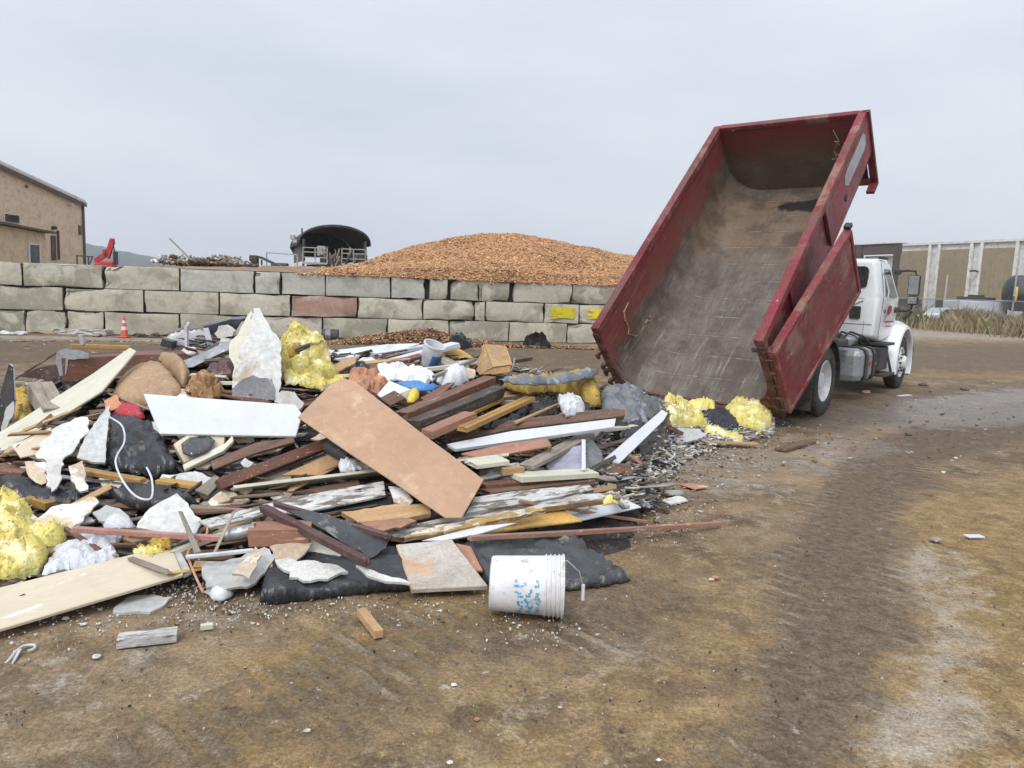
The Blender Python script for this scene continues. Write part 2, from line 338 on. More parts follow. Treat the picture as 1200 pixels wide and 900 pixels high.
pale = np.maximum(pale, sm(path_mask([(820, 560, .8), (900, 545, .8), (1000, 520, .5)], wx, wy))*.6)  # wet sheen left of the truck, painted in as pale colour
pale = np.maximum(pale, sm(path_mask([(760, 740, .3), (660, 760, .35), (560, 880, .4)], wx, wy))*.4)
pale = np.maximum(pale, sm(path_mask([(1060, 480, .6), (1150, 462, 1.0), (1300, 458, 1.2)], wx, wy))*.7)  # wet sheen on the road by the truck, also painted pale
pale = np.maximum(pale, sm(path_mask([(1040, 900, .2), (1080, 780, .28), (1100, 660, .35)], wx, wy))*.8)
pale = np.maximum(pale, .95*sm((1-np.abs(dist_w+1.35)/.75)*2+near*.6)*(GX < 16))
pale = np.maximum(pale, .8*sm((1-np.abs(GY-44-(GX-30)*.3)/7)*2)*(GX > 14))
ruts = 0
for k, (a, b) in enumerate([((940, 900), (1080, 520)), ((1000, 900), (1160, 520)), ((560, 900), (1000, 520))]):
    d, t = seg_d(GX, GY, G(*a), G(*b)); ruts = ruts-.010*np.exp(-(d/.14)**2)+.004*np.exp(-((d-.26)/.08)**2)
GZ = .022*fbm(GX*1.7, GY*1.7, 4)+.012*fbm(GX*7, GY*7, 3)+ruts*(GX < 12)
GZ = GZ*np.clip(40/np.maximum(GY, 1), 0, 1)-.004
me = grid_mesh('ground', GX, GY, GZ, [])
wet = sm(path_mask([(900, 505, .5), (1000, 492, .9), (1120, 480, 1.3), (1300, 470, 1.8)], wx, wy)*1.3)
wet = np.maximum(wet, .8*sm(path_mask([(800, 575, .5), (900, 550, .6), (1020, 520, .5)], wx, wy)*1.2)); wet = np.maximum(wet, .35*damp)
ca = me.color_attributes.new('stains_sheen', 'FLOAT_COLOR', 'POINT')
ca.data.foreach_set('color', np.stack([damp, ochre, pale, wet], -1).ravel())
gm = bpy.data.materials.new('yard_dirt'); gm.use_nodes = True; me.materials.append(gm)
N = gm.node_tree.nodes; L = gm.node_tree.links; b = N['Principled BSDF']
ge = N.new('ShaderNodeNewGeometry'); at = N.new('ShaderNodeAttribute'); at.attribute_name = 'stains_sheen'
se = N.new('ShaderNodeSeparateColor'); L.new(at.outputs['Color'], se.inputs[0])
def mapn(scale=(1, 1, 1), rot=0):
    m = N.new('ShaderNodeMapping'); m.inputs['Scale'].default_value = scale; m.inputs['Rotation'].default_value = (0, 0, rot); L.new(ge.outputs['Position'], m.inputs[0]); return m.outputs[0]
def nz(sc, det=6, ro=.6, s=None, dist=0.):
    n = N.new('ShaderNodeTexNoise'); n.inputs['Scale'].default_value = sc; n.inputs['Detail'].default_value = det; n.inputs['Roughness'].default_value = ro; n.inputs['Distortion'].default_value = dist
    L.new(s if s is not None else base_m, n.inputs[0]); return n.outputs[0]
base_m = mapn(); streak = mapn((.35, 1.6, 1), math.radians(-18)); streak2 = mapn((.5, 1.9, 1), math.radians(22))
def mr(s, a, b_, c=0., d=1.):
    r = N.new('ShaderNodeMapRange'); r.inputs[1].default_value = a; r.inputs[2].default_value = b_; r.inputs[3].default_value = c; r.inputs[4].default_value = d; L.new(s, r.inputs[0]); return r.outputs[0]
def ma(op, a, b_):
    m = N.new('ShaderNodeMath'); m.operation = op; m.use_clamp = False
    for i, v in ((0, a), (1, b_)):
        if isinstance(v, (int, float)): m.inputs[i].default_value = v
        else: L.new(v, m.inputs[i])
    return m.outputs[0]
def mixc(f_, a, b_):
    x = N.new('ShaderNodeMix'); x.data_type = 'RGBA'
    if isinstance(f_, (int, float)): x.inputs[0].default_value = f_
    else: L.new(f_, x.inputs[0])
    for i, v in ((6, a), (7, b_)):
        if isinstance(v, tuple): x.inputs[i].default_value = (*v, 1)
        else: L.new(v, x.inputs[i])
    return x.outputs[2]
nA = nz(.8, 7, .62); nB = nz(3.2, 7, .7, dist=.6); nC = nz(14, 6, .7); nD = nz(1.6, 7, .66, streak, .5); nE = nz(5, 8, .72, streak2, .3); nF = nz(60, 3, .6)
col = mixc(mr(nA, .38, .62), (.175, .118, .068), (.285, .202, .122))
nG = nz(1.7, 12, .74, dist=.25); nH = nz(6.5, 12, .80, dist=.15)
col = mixc(ma('MULTIPLY', mr(nG, .44, .60), .8), col, (.085, .058, .037))
col = mixc(ma('MULTIPLY', mr(nH, .50, .62), .75), col, (.33, .25, .17))
# ochre stain, its edge broken by noise
oc = mr(ma('ADD', se.outputs[1], ma('ADD', ma('MULTIPLY', ma('SUBTRACT', nB, .5), 2.2), ma('MULTIPLY', ma('SUBTRACT', nH, .5), 1.6))), .30, .85)
col = mixc(ma('MULTIPLY', oc, .62), col, mixc(mr(nH, .38, .62), (.185, .115, .045), (.385, .255, .105)))
pl = mr(ma('ADD', se.outputs[2], ma('ADD', ma('MULTIPLY', ma('SUBTRACT', nG, .5), 2.4), ma('MULTIPLY', ma('SUBTRACT', nH, .5), 1.8))), .42, .95)
col = mixc(ma('MULTIPLY', pl, .72), col, mixc(mr(nB, .35, .65), (.34, .30, .25), (.42, .38, .32)))
dm = mr(ma('ADD', se.outputs[0], ma('ADD', ma('MULTIPLY', ma('SUBTRACT', nB, .5), 2.2), ma('MULTIPLY', ma('SUBTRACT', nH, .5), 2.4))), .40, .80)
col = mixc(ma('MULTIPLY', dm, .85), col, mixc(mr(nC, .38, .62), (.088, .062, .042), (.165, .122, .084)))
# tread bars pressed along the wheel track, broken by noise
_a, _b = G(900, 850), G(1050, 540); _d = nrm(_b-_a)
dp = N.new('ShaderNodeVectorMath'); dp.operation = 'DOT_PRODUCT'; dp.inputs[1].default_value = (_d[0]*1.0+_d[1]*.25, _d[1]*1.0-_d[0]*.25, 0); L.new(ge.outputs['Position'], dp.inputs[0])
bar_ = mr(ma('PINGPONG', ma('ADD', ma('MULTIPLY', dp.outputs['Value'], 7.5), ma('MULTIPLY', nB, .8)), .5), .20, .36)
edge_ = ma('MULTIPLY', mr(se.outputs[0], .15, .45), mr(se.outputs[0], 1.0, .75)); tread = ma('MULTIPLY', ma('MULTIPLY', bar_, edge_), mr(nG, .42, .56))
sp_ = N.new('ShaderNodeSeparateXYZ'); L.new(ge.outputs['Position'], sp_.inputs[0]); tread = ma('MULTIPLY', tread, mr(sp_.outputs[1], 11, 8))
col = mixc(ma('MULTIPLY', tread, .55), col, (.33, .26, .18))
# dried white scuffs
sc1 = mr(nz(2.3, 14, .82, dist=.3), .60, .64)
col = mixc(ma('MULTIPLY', sc1, .7), col, (.46, .42, .36))
sc2 = mr(nz(5.1, 12, .84, dist=.2), .62, .65)
col = mixc(ma('MULTIPLY', sc2, .75), col, (.50, .47, .43))
sp = mr(nz(34, 5, .75), .645, .70); col = mixc(ma('MULTIPLY', sp, .6), col, (.46, .42, .34))
dk = mr(nz(22, 5, .75), .63, .70); col = mixc(ma('MULTIPLY', dk, .55), col, (.055, .042, .032))
vv = N.new('ShaderNodeVectorMath'); vv.operation = 'SCALE'; L.new(col, vv.inputs[0]); L.new(ma('MULTIPLY', mr(nF, .3, .7, .66, 1.28), mr(nz(170, 3, .7), .3, .7, .66, 1.3)), vv.inputs[3])
L.new(vv.outputs[0], b.inputs['Base Color'])
wt = mr(ma('ADD', at.outputs['Alpha'], ma('ADD', ma('MULTIPLY', ma('SUBTRACT', nG, .5), 2.2), ma('MULTIPLY', ma('SUBTRACT', nH, .5), 1.2))), .45, .85)
L.new(mr(wt, 0, 1, .88, .26), b.inputs['Roughness']); L.new(mr(wt, 0, 1, .16, .5), b.inputs['Specular IOR Level'])
bp = N.new('ShaderNodeBump'); bp.inputs['Strength'].default_value = .8; bp.inputs['Distance'].default_value = .022
hsum = ma('ADD', ma('ADD', ma('MULTIPLY', nC, .8), ma('MULTIPLY', tread, .8)), ma('ADD', ma('MULTIPLY', nF, .35), nB)); L.new(hsum, bp.inputs['Height']); L.new(bp.outputs[0], b.inputs['Normal'])
o = link('ground', me); o['kind'] = 'structure'

# ================================================================== raised fill behind the wall
WL = np.array([-13.2, 19.2]); WR = np.array([1.0, 23.3]); WD = nrm(np.append(WR-WL, 0))[:2]; WN = np.array([-WD[1], WD[0]])   # WN points away from the camera
def wp(s, d=0): return WL+WD*s+WN*d      # s metres along the wall from the left frame edge
K['fill'] = pm('fill_soil', (.30, .20, .115), (.22, .145, .09), (.42, .30, .19), .62, 1.2, .8, rough=.95, bump=.6, world=True)
_cs = np.array([-500, 0, 130, 200, 300, 390, 430, 470, 520, 560, 600, 635, 680, 720, 760, 820, 900, 1000]); _ct = np.array([0, 0, .0, .05, .1, .2, .66, 1.08, 1.58, 1.80, 1.84, 1.80, 1.56, 1.34, 1.2, .8, .25, 0])
def mound_z(px_, d):
    """px_: image column through which the spot is seen; d: metres behind the wall"""
    pk = np.interp(px_, _cs, _ct)
    t = np.clip(d/8.5, 0, 1); back = np.clip((18-d)/9.5, 0, 1)
    return pk*np.where(d < 8.5, t**.85, back*back*(3-2*back))
ss = np.linspace(-40, 26, 330); dd = np.concatenate([np.linspace(.25, 19, 110), np.geomspace(20, 75, 14)])
SS, DD = np.meshgrid(ss, dd); FX = WL[0]+WD[0]*SS+WN[0]*DD; FY = WL[1]+WD[1]*SS+WN[1]*DD
PX = 600+FPX*FX/FY*1.005
berm = .30*np.interp(PX, [-200, 120, 200, 300, 420, 900], [0, 0, .6, .9, 1, 1])*np.exp(-((DD-3.5)/2.5)**2)
base = np.where(DD < 1.3, 1.79, 1.79-.25*np.clip((DD-1.3)/6, 0, 1)*(PX < 300))
FZ = base+np.maximum(berm, mound_z(PX, DD)*1.04)+.10*fbm(FX*1.3, FY*1.3, 4)*np.clip(DD/2, 0, 1)
mound_h = lambda s, d: None
me = grid_mesh('raised_yard', FX, FY, FZ, [K['fill']]); o = link('raised_yard', me); o['kind'] = 'structure'
# wood chips: a mound sheet slightly over the fill, then thousands of loose chips
K['chips'] = pm('wood_chips', (.70, .39, .19), (.56, .29, .135), (.80, .54, .32), .60, 9, 5, rough=.9, bump=1.0, bscale=9, world=True, var=.22)
K['chips_dark'] = pm('old_wood_chips', (.20, .10, .052), (.14, .07, .038), (.36, .21, .12), .60, 9, 8, rough=.9, bump=1.0, bscale=14, var=.22)
K['chip_l'] = pm('chip_light', (.80, .53, .30), (.70, .42, .22), rough=.9, bump=0); K['chip_m'] = pm('chip_mid', (.62, .33, .155), (.50, .25, .11), rough=.9, bump=0); K['chip_d'] = pm('chip_dark', (.16, .075, .035), (.22, .11, .05), rough=.9, bump=0)
msk = (SS > 4) & (DD < 19.1)
s2 = np.linspace(6.2, 24, 260); d2 = np.concatenate([np.linspace(.06, .9, 12), np.linspace(1.0, 18, 138)]); S2, D2 = np.meshgrid(s2, d2)
X2 = WL[0]+WD[0]*S2+WN[0]*D2; Y2 = WL[1]+WD[1]*S2+WN[1]*D2; P2 = 600+FPX*X2/Y2*1.005
edge = np.clip((P2-330-6*D2)/70, 0, 1)
Z2 = 1.79+np.maximum(.30*np.exp(-((D2-3.5)/2.5)**2), mound_z(P2, D2)*1.04)+(.13*fbm(X2*2.2, Y2*2.2, 5)+.28*fbm(X2*.6, Y2*.6, 3))*np.clip(D2/1.5, 0.15, 1)+.09-.22*(1-edge)+.10*np.clip(1-D2/1.2, 0, 1)*edge
Z2 = 1.80+(Z2-1.80)*np.clip((D2-.04)/.55, .0, 1)**.7+.03*fbm(X2*6, Y2*6, 3)
me = grid_mesh('wood_chip_mound', X2, Y2, Z2, [K['chips']]); mo = link('wood_chip_mound', me)
mo['kind'] = 'stuff'; tag(mo, 'big mound of orange brown wood chips heaped behind the concrete block wall', 'wood chips')
def shards(name, P, Ls, Ws, Ts, mats, flat=.5, parent=None, mi=None, yaw=None):
    """many small splinters as one mesh: P (n,3) centres"""
    n = len(P); q = np.array([[-1, -1, -1], [1, -1, -1], [1, 1, -1], [-1, 1, -1], [-1, -1, 1], [1, -1, 1], [1, 1, 1], [-1, 1, 1]])*.5
    dim = np.stack([Ls, Ws, Ts], -1)[:, None, :]; V = q[None]*dim*(1+.35*(rng.random((n, 8, 3))-.5))
    a = rng.random(n)*6.283 if yaw is None else yaw; bb = (rng.random(n)-.5)*2*flat; c = (rng.random(n)-.5)*2*flat
    def rot(V, ang, i, j):
        co = np.cos(ang)[:, None]; si = np.sin(ang)[:, None]; V = V.copy(); u, v = V[..., i].copy(), V[..., j].copy(); V[..., i] = u*co-v*si; V[..., j] = u*si+v*co; return V
    V = rot(V, c, 1, 2); V = rot(V, bb, 0, 2); V = rot(V, a, 0, 1); V = V+P[:, None, :]
    f = np.array([[0, 3, 2, 1], [4, 5, 6, 7], [0, 1, 5, 4], [1, 2, 6, 5], [2, 3, 7, 6], [3, 0, 4, 7]])
    F_ = (np.arange(n)[:, None, None]*8+f[None]).reshape(-1, 4)
    me = bpy.data.meshes.new(name); me.vertices.add(n*8); me.vertices.foreach_set('co', V.ravel()); me.loops.add(F_.size); me.loops.foreach_set('vertex_index', F_.ravel())
    me.polygons.add(len(F_)); me.polygons.foreach_set('loop_start', np.arange(0, F_.size, 4)); me.polygons.foreach_set('loop_total', np.full(len(F_), 4))
    for m in mats: me.materials.append(m)
    if mi is None: mi = rng.integers(0, len(mats), n)
    me.polygons.foreach_set('material_index', np.repeat(mi, 6)); me.update(calc_edges=True)
    return link(name, me, parent)
n = 85000
r_ = rng.random(n)*259; c_ = rng.random(n)**1.3*149*.62
ri = r_.astype(int); ci = c_.astype(int)
ok = edge[ci, ri] > rng.random(n)*.9+.05; ri, ci = ri[ok], ci[ok]; n = len(ri)
P = np.stack([X2[ci, ri], Y2[ci, ri], Z2[ci, ri]], -1)+rng.normal(0, 1, (n, 3))*[.05, .05, .012]; P[:, 2] += .01
cm = shards('loose_wood_chips', P, .03+.10*rng.random(n)**1.7, .015+.035*rng.random(n), .008+.015*rng.random(n), [K['chip_l'], K['chip_m'], K['chips'], K['chip_d']], .7, mi=np.where(rng.random(n) < np.clip(.05+1.1*fbm(P[:, 0]*.8, P[:, 1]*.8, 3), .03, .5), 3, rng.choice([0, 1, 2], n, p=[.38, .36, .26])))
cm['kind'] = 'stuff'; tag(cm, 'loose orange and brown chips covering the big mound behind the wall', 'wood chips')
# chips spilled at the foot of the wall
def ridge(name, pts, label, nn, mats):
    """pts: (px, base_py, height, half depth)"""
    P = []
    for k in range(nn):
        t = rng.random()*(len(pts)-1); i = int(t); t -= i; a, b_ = pts[i], pts[i+1]
        px_, py_, h, hd = [a[j]*(1-t)+b_[j]*t for j in range(4)]
        g = G(px_, py_); q = rng.normal(0, .42); q = max(-1, min(1, q)); P.append([g[0]+rng.normal(0, .05)-WN[0]*q*hd*-1, g[1]+q*hd, h*(1-abs(q))**.8*(.7+.5*rng.random())+.01])
    P = np.array(P); n = len(P)
    o = shards(name, P, .03+.07*rng.random(n), .012+.025*rng.random(n), .008+.008*rng.random(n), mats, .6); o['kind'] = 'stuff'; tag(o, label, 'wood chips'); return o
ridge('spilled_chips', [(380, 402, .02, .4), (430, 402, .16, .6), (480, 404, .34, .8), (505, 404, .38, .85), (540, 405, .20, .6), (580, 406, .08, .4), (690, 409, .05, .3), (740, 411, .03, .3)], 'brown chips spilled along the foot of the block wall', 14000, [K['chips_dark'], K['chip_m'], K['chip_d'], K['chips_dark'], K['chip_l']])

# ================================================================== block wall
def block_mat(name, c, c2, c3, top):
    m = pm(name, c, c2, c3, .56, 1.6, 1.2, rough=.92, bump=.9, bscale=22, var=.10, dust=.0, soft=.06)
    return m
K['block_a'] = block_mat('block_concrete', (.52, .48, .385), (.43, .395, .315), (.30, .275, .215), 0)
K['block_b'] = block_mat('block_concrete_blue', (.50, .485, .425), (.42, .41, .36), (.31, .295, .25), 0)
K['block_c'] = block_mat('block_concrete_red', (.38, .24, .19), (.31, .195, .155), (.44, .34, .28), 0)
K['block_dirty'] = block_mat('block_grime', (.36, .33, .26), (.27, .25, .195), (.46, .43, .35), 0)
K['spray'] = pm('yellow_spray', (.72, .62, .02), (.62, .52, .02), rough=.7, bump=.3)
K['joint'] = pm('wall_backing', (.05, .046, .04), (.03, .028, .025), rough=1)
wall = thing('block_wall', 'long retaining wall of three courses of big grey concrete blocks behind the debris heap', 'wall', (WL[0], WL[1], 0), math.atan2(WD[1], WD[0]))
def col_s(px_):   # metres along the wall for a picture column at mid height
    lo, hi = -60, 60
    for _ in range(40):
        m = (lo+hi)/2; q = wp(m)
        if proj((q[0], q[1], .9))[0] < px_: lo = m
        else: hi = m
    return lo
rows = {2: [-60, 27, 121.5, 211, 298.5, ('c', 329), 381.5, 457.8, 498, ('g', 503), 524.5, ('g', 528), 561, 563.5, 597, ('g', 601), 670, 745, 832, 918, 1005],
        1: [-20, 74, 168.5, 256.7, 340.5, 419, 496, ('c', 556), 569, 638, 679, 752, 838, 925, 1010], 0: [-60, 28, ('c', 77), 121, 210, 297, 378, ('c', 455), 527, 597.5, 666, 735, 815, 905, 990]}
RS = random.Random(3)
def rock_block(s0, s1, z0, mat, red=0, hgt=.604, top_rough=.0):
    Lb = s1-s0; bm = bmesh.new(); bmesh.ops.create_cube(bm, size=1)
    for v in bm.verts: v.co = Vector((v.co.x*(Lb-.02), v.co.y*.6, v.co.z*(hgt-.012)))
    bmesh.ops.bevel(bm, geom=bm.edges[:], offset=.02, segments=2, affect='EDGES', profile=.6)
    for _ in range(2): bmesh.ops.subdivide_edges(bm, edges=[e for e in bm.edges if e.calc_length() > .14], cuts=1, use_grid_fill=True)
    off = Vector((RS.random()*90, RS.random()*50, 0))
    for v in bm.verts:
        d = mnoise.noise((v.co+off)*2.2)*.018+mnoise.noise((v.co+off)*7)*.008
        e = (abs(v.co.x) > Lb/2-.09)+(abs(v.co.z) > .25)
        chip = max(0, mnoise.noise((v.co+off)*3.1)-.12)*.2*e
        v.co -= v.normal*(chip-d)
    bmesh.ops.triangulate(bm, faces=[f for f in bm.faces if len(f.verts) > 4])
    me = bpy.data.meshes.new('concrete_block'); 
    for f in bm.faces: f.smooth = True
    bm.to_mesh(me); bm.free(); me.set_sharp_from_angle(angle=math.radians(50)); me.materials.append(mat)
    o = link('concrete_block', me, wall); o.location = ((s0+s1)/2, .32, z0+hgt/2); o.rotation_euler = (0, RS.uniform(-.004, .004), RS.uniform(-.012, .012))
    return o
for r, js in rows.items():
    pts = [(j if isinstance(j, tuple) else ('n', j)) for j in js]; prev = None
    for kind_, c in pts:
        s = col_s(c)
        if prev is not None and kind_ != 'g':
            mid = (prev_c+c)/2; mat = K['block_a']
            if r == 2 and 205 < mid < 480: mat = K['block_b']
            if r == 2 and mid < 205: mat = K['block_a']
            if r == 2 and 505 < mid < 600: mat = K['block_dirty']
            if r == 1 and 345 < mid < 415: mat = K['block_c']
            if RS.random() < .12 and mat is K['block_a']: mat = K['block_dirty']
            bo = rock_block(prev+.01, s-.01, r*.61, mat, top_rough=(r == 2))
            if mat is K['block_c']: bo['label'] = 'reddish block'
            if r == 1 and mid > 640 and mid < 740:      # yellow spray patches on the face
                bo['label'] = 'block with yellow paint sprayed on it'
                w_ = s-prev; mb = MB()        # scribbled bands of spray
                for k in range(12):
                    zz = -.11+.27*k/11; xa, xb = -w_*.40*RS.uniform(.75, 1), w_*.40*RS.uniform(.8, 1); m_ = 16; V = []
                    for i in range(m_+1):
                        x = xa+(xb-xa)*i/m_; hw_ = .03*(.6+.8*abs(mnoise.noise(Vector((x*5, k*3.1, mid)))))*(1 if 0 < i < m_ else .3); z0_ = zz+.05*mnoise.noise(Vector((x*3, k*1.7, mid))); V += [(x, -.347-.0006*k, z0_-hw_), (x, -.347-.0006*k, z0_+hw_)]
                    mb.add(V, [(2*i, 2*i+2, 2*i+3, 2*i+1) for i in range(m_)])
                mb.build('paint_patch', K['spray'], bo)
        prev = s; prev_c = c
s_a, s_b = col_s(-60), col_s(1005)
MB().box(((s_a+s_b)/2, .40, .895), (s_b-s_a, .36, 1.77)).build('backing', K['joint'], wall)

# ================================================================== hills
K['hill'] = pm('far_hill', (.055, .075, .05), (.035, .05, .035), (.11, .11, .08), .6, .02, .01, rough=1, bump=0, world=True)
hx = np.linspace(-1100, 1100, 500); hy = np.linspace(760, 1300, 60); HX, HY = np.meshgrid(hx, hy); u_ = 600+FPX*HX/HY
prof = np.interp(u_, [-400, 60, 98, 135, 170, 200, 240, 300, 380, 450, 700, 1000, 1300, 1600], [14, 40, 44, 34, 30, 24, 26, 18, 16, 16, 14, 10, 10, 10])
HZ = prof*np.sin(np.clip((HY-760)/400, 0, 1)*math.pi/2)*(1+.25*fbm(HX*.02, HY*.02, 3))+5*fbm(HX*.07, HY*.07, 3)*((HY-760) > 30)
me = grid_mesh('hills', HX, HY, HZ-2, [K['hill']]); o = link('hills', me); o['kind'] = 'structure'

# ================================================================== tan building on the left
def siding(name, c1, c2, rib=.3, horiz=False, rough=.6, dirt=None):
    m = pm(name, c1, c2, dirt, .64, .5, .6, rough=rough, bump=0, var=.04); N = m.node_tree.nodes; L = m.node_tree.links; b = N['Principled BSDF']
    t = N.new('ShaderNodeTexCoord'); s = N.new('ShaderNodeSeparateXYZ'); L.new(t.outputs['Object'], s.inputs[0])
    a = N.new('ShaderNodeMath'); a.operation = 'MULTIPLY'; a.inputs[1].default_value = 1/rib; L.new(s.outputs[2 if horiz else 0], a.inputs[0])
    f_ = N.new('ShaderNodeMath'); f_.operation = 'PINGPONG'; f_.inputs[1].default_value = .5; L.new(a.outputs[0], f_.inputs[0])
    g = N.new('ShaderNodeMapRange'); g.inputs[1].default_value = .05; g.inputs[2].default_value = .14; L.new(f_.outputs[0], g.inputs[0])
    bp = N.new('ShaderNodeBump'); bp.inputs['Distance'].default_value = .04; bp.inputs['Strength'].default_value = .4; L.new(g.outputs[0], bp.inputs['Height']); L.new(bp.outputs[0], b.inputs['Normal']); return m
K['tan'] = siding('tan_siding', (.68, .52, .37), (.63, .48, .34)); K['tan_d'] = siding('beige_siding', (.64, .49, .32), (.58, .44, .29))
K['trim_w'] = pm('white_trim', (.62, .60, .58), (.56, .55, .53), rough=.5, bump=0); K['trim_b'] = pm('brown_trim', (.10, .07, .06), (.08, .06, .05), rough=.6, bump=0)
K['glass'] = pm('dark_glass', (.03, .035, .04), (.02, .024, .028), rough=.12, bump=0, spec=.6)
K['dark'] = pm('dark_opening', (.02, .018, .017), (.03, .027, .024), rough=.9, bump=0)
pR = D(98, 300, 60.0); pL = D(-2, 300, 50.0); zt = D(98, 239, 60.0)[2]; zt2 = D(-2, 192, 50.0)[2]
Xb = nrm([pR[0]-pL[0], pR[1]-pL[1], 0]); Yb = np.array([-Xb[1], Xb[0], 0]); Lw = math.hypot(pR[0]-pL[0], pR[1]-pL[1]); slope = (zt-zt2)/Lw
bl = thing('metal_building', 'large tan metal sided building with sloping roof beyond the wall at the left', 'building', mat4=frame(np.array([pR[0], pR[1], 1.0]), Xb, (0, 0, 1)))
# local x along the gable (0 = right corner, negative to the left), y = away
zc = zt-1.0; ext = 26; zl = zc-slope*ext
mb = MB(); mb.prism([(0, 0, 0), (0, 0, zc), (-ext, 0, zl), (-ext*1.9, 0, zl+slope*ext*.9), (-ext*1.9, 0, 0)], (0, 40, 0)); mb.build('wall', K['tan'], bl)
mb = MB(); mb.bar((.25, -.1, zc+.06), (-ext, -.1, zl+.06), .40, .12); mb.bar((.22, -.25, zc-.14), (-ext, -.25, zl-.14), .06, .16, 1); mb.box((.12, 20, zc+.02), (.3, 40.4, .22)); mb.build('roof_edge', [K['trim_w'], K['trim_b']], bl)
MB().prism([(.2, -.2, zc+.10), (-ext, -.2, zl+.10), (-ext*1.9, -.2, zl+slope*ext*.9+.1), (-ext*1.9, -.2, zl+slope*ext*.9+.3), (-ext, -.2, zl+.3), (.2, -.2, zc+.3)], (0, 40.5, 0)).build('roof', K['trim_w'], bl)
MB().box((.03, -.04, zc/2), (.18, .18, zc)).build('corner_trim', K['trim_b'], bl)
def bloc(px_, py_):   # picture point on the gable -> local x, z
    d = ray(px_, py_); n = Yb; t = ((np.array([pR[0], pR[1], 0])-EYEP) @ n)/(d @ n); q = EYEP+d*t; return (q-np.array([pR[0], pR[1], 0])) @ Xb, q[2]-1.0
def patch_b(name, x0, y0, x1, y1, mat, par, dpt=.1, y=-.04):
    a, c = bloc(x0, y0); b_, d_ = bloc(x1, y1); return MB().box(((a+b_)/2, y, (c+d_)/2), (abs(b_-a), dpt, abs(c-d_))).build(name, mat, par)
wf = patch_b('window', 3, 249.5, 22, 262, K['trim_w'], bl, .12); patch_b('pane', 4.2, 250.5, 20.5, 261, K['dark'], wf, .12, -.08)
patch_b('vent', 29, 216.5, 31.5, 220.5, K['trim_b'], bl); wl_ = patch_b('wall_light', 78.5, 238, 81.5, 241, K['trim_w'], bl, .4, -.2)
patch_b('vent', 91.5, 264, 94.5, 275, K['trim_b'], bl, .1); patch_b('downpipe', 64.5, 270, 66, 304, K['trim_b'], bl, .2, -.2)
patch_b('door', 59, 276, 65, 305, K['trim_b'], bl, .1); patch_b('vent', 60, 265, 62.5, 269, K['dark'], bl, .3, -.15)
# low annex in front of it
ax, az = bloc(52, 266); ax0, az0 = bloc(-6, 262); ad_ = wp_ = 0
an = thing('site_office', 'low beige lean-to cabin with a dark doorway in front of the tan building', 'cabin', mat4=frame(np.append(D(54, 300, 50.0)[:2], 1.0), Xb, (0, 0, 1)))
h_a = D(52, 268, 50)[2]-1.0-.3
MB().prism([(0, 0, 0), (0, 0, h_a), (-9, 0, h_a+.35), (-9, 0, 0)], (0, 4.9, 0)).build('wall', K['tan_d'], an)
MB().prism([(.4, -.5, h_a+.02), (-9, -.5, h_a+.40), (-9, -.5, h_a+.52), (.4, -.5, h_a+.14)], (0, 5.4, 0)).build('roof', K['trim_b'], an)
MB().box((-1.3, -.03, 1.1), (.95, .08, 2.2)).build('door', K['glass'], an)
MB().box((-1.3, -.06, 2.25), (1.15, .1, .1)).box((-1.85, -.06, 1.1), (.1, .1, 2.2)).box((-.76, -.06, 1.1), (.1, .1, 2.2)).build('door_frame', K['trim_w'], an)

# ================================================================== red loading machine beyond the wall
K['red_paint'] = pm('red_paint', (.52, .03, .035), (.42, .02, .03), (.30, .05, .04), .66, 3, 2, rough=.45, bump=.1)
g = D(127, 306, 40.0); rm = thing('crane_loader', 'small red loader crane with folded boom showing above the left part of the wall', 'loader', (g[0], g[1], 1.55), math.radians(10)); rm.scale = (.68, .7, .85)
MB().box((0, 0, .55), (.95, 1.1, .5), ch=.08).box((-.62, 0, .5), (.5, .8, .35), ch=.06).build('body', K['red_paint'], rm)
MB().bar((-.95, 0, .75), (-.1, 0, 1.25), .34, .3).build('boom', K['red_paint'], rm)
MB().bar((-.1, 0, 1.0), (.34, 0, 2.05), .34, .34, up=(0, 1, 0)).build('boom', K['red_paint'], rm)
MB().box((.34, -.05, 2.1), (.3, .3, .2), ch=.04).box((-.2, -.25, 1.35), (.18, .2, .25)).build('joint', K['red_paint'], rm)
MB().box((.50, .1, 1.0), (.22, .5, .8)).build('cabinet', K['dark_metal'], rm)
MB().tube([(.42, -.2, .5), (.55, -.2, 1.2), (.46, -.2, 1.9)], .05).build('hydraulic_hose', K['dark_metal'], rm)
# saw horse like frame beside the building
g = D(97, 306, 40.0); fr = thing('pipe_frame', 'small dark pipe frame just right of the tan building corner', 'frame', (g[0], g[1], 1.6))
MB().bar((-.3, 0, 0), (-.3, 0, .85), .06, .06).bar((.3, 0, 0), (.3, 0, .8), .06, .06).bar((-.32, 0, .85), (.55, 0, .82), .07, .07).bar((.3, 0, .35), (.52, 0, .8), .05, .05).build('frame', K['dark_metal'], fr)

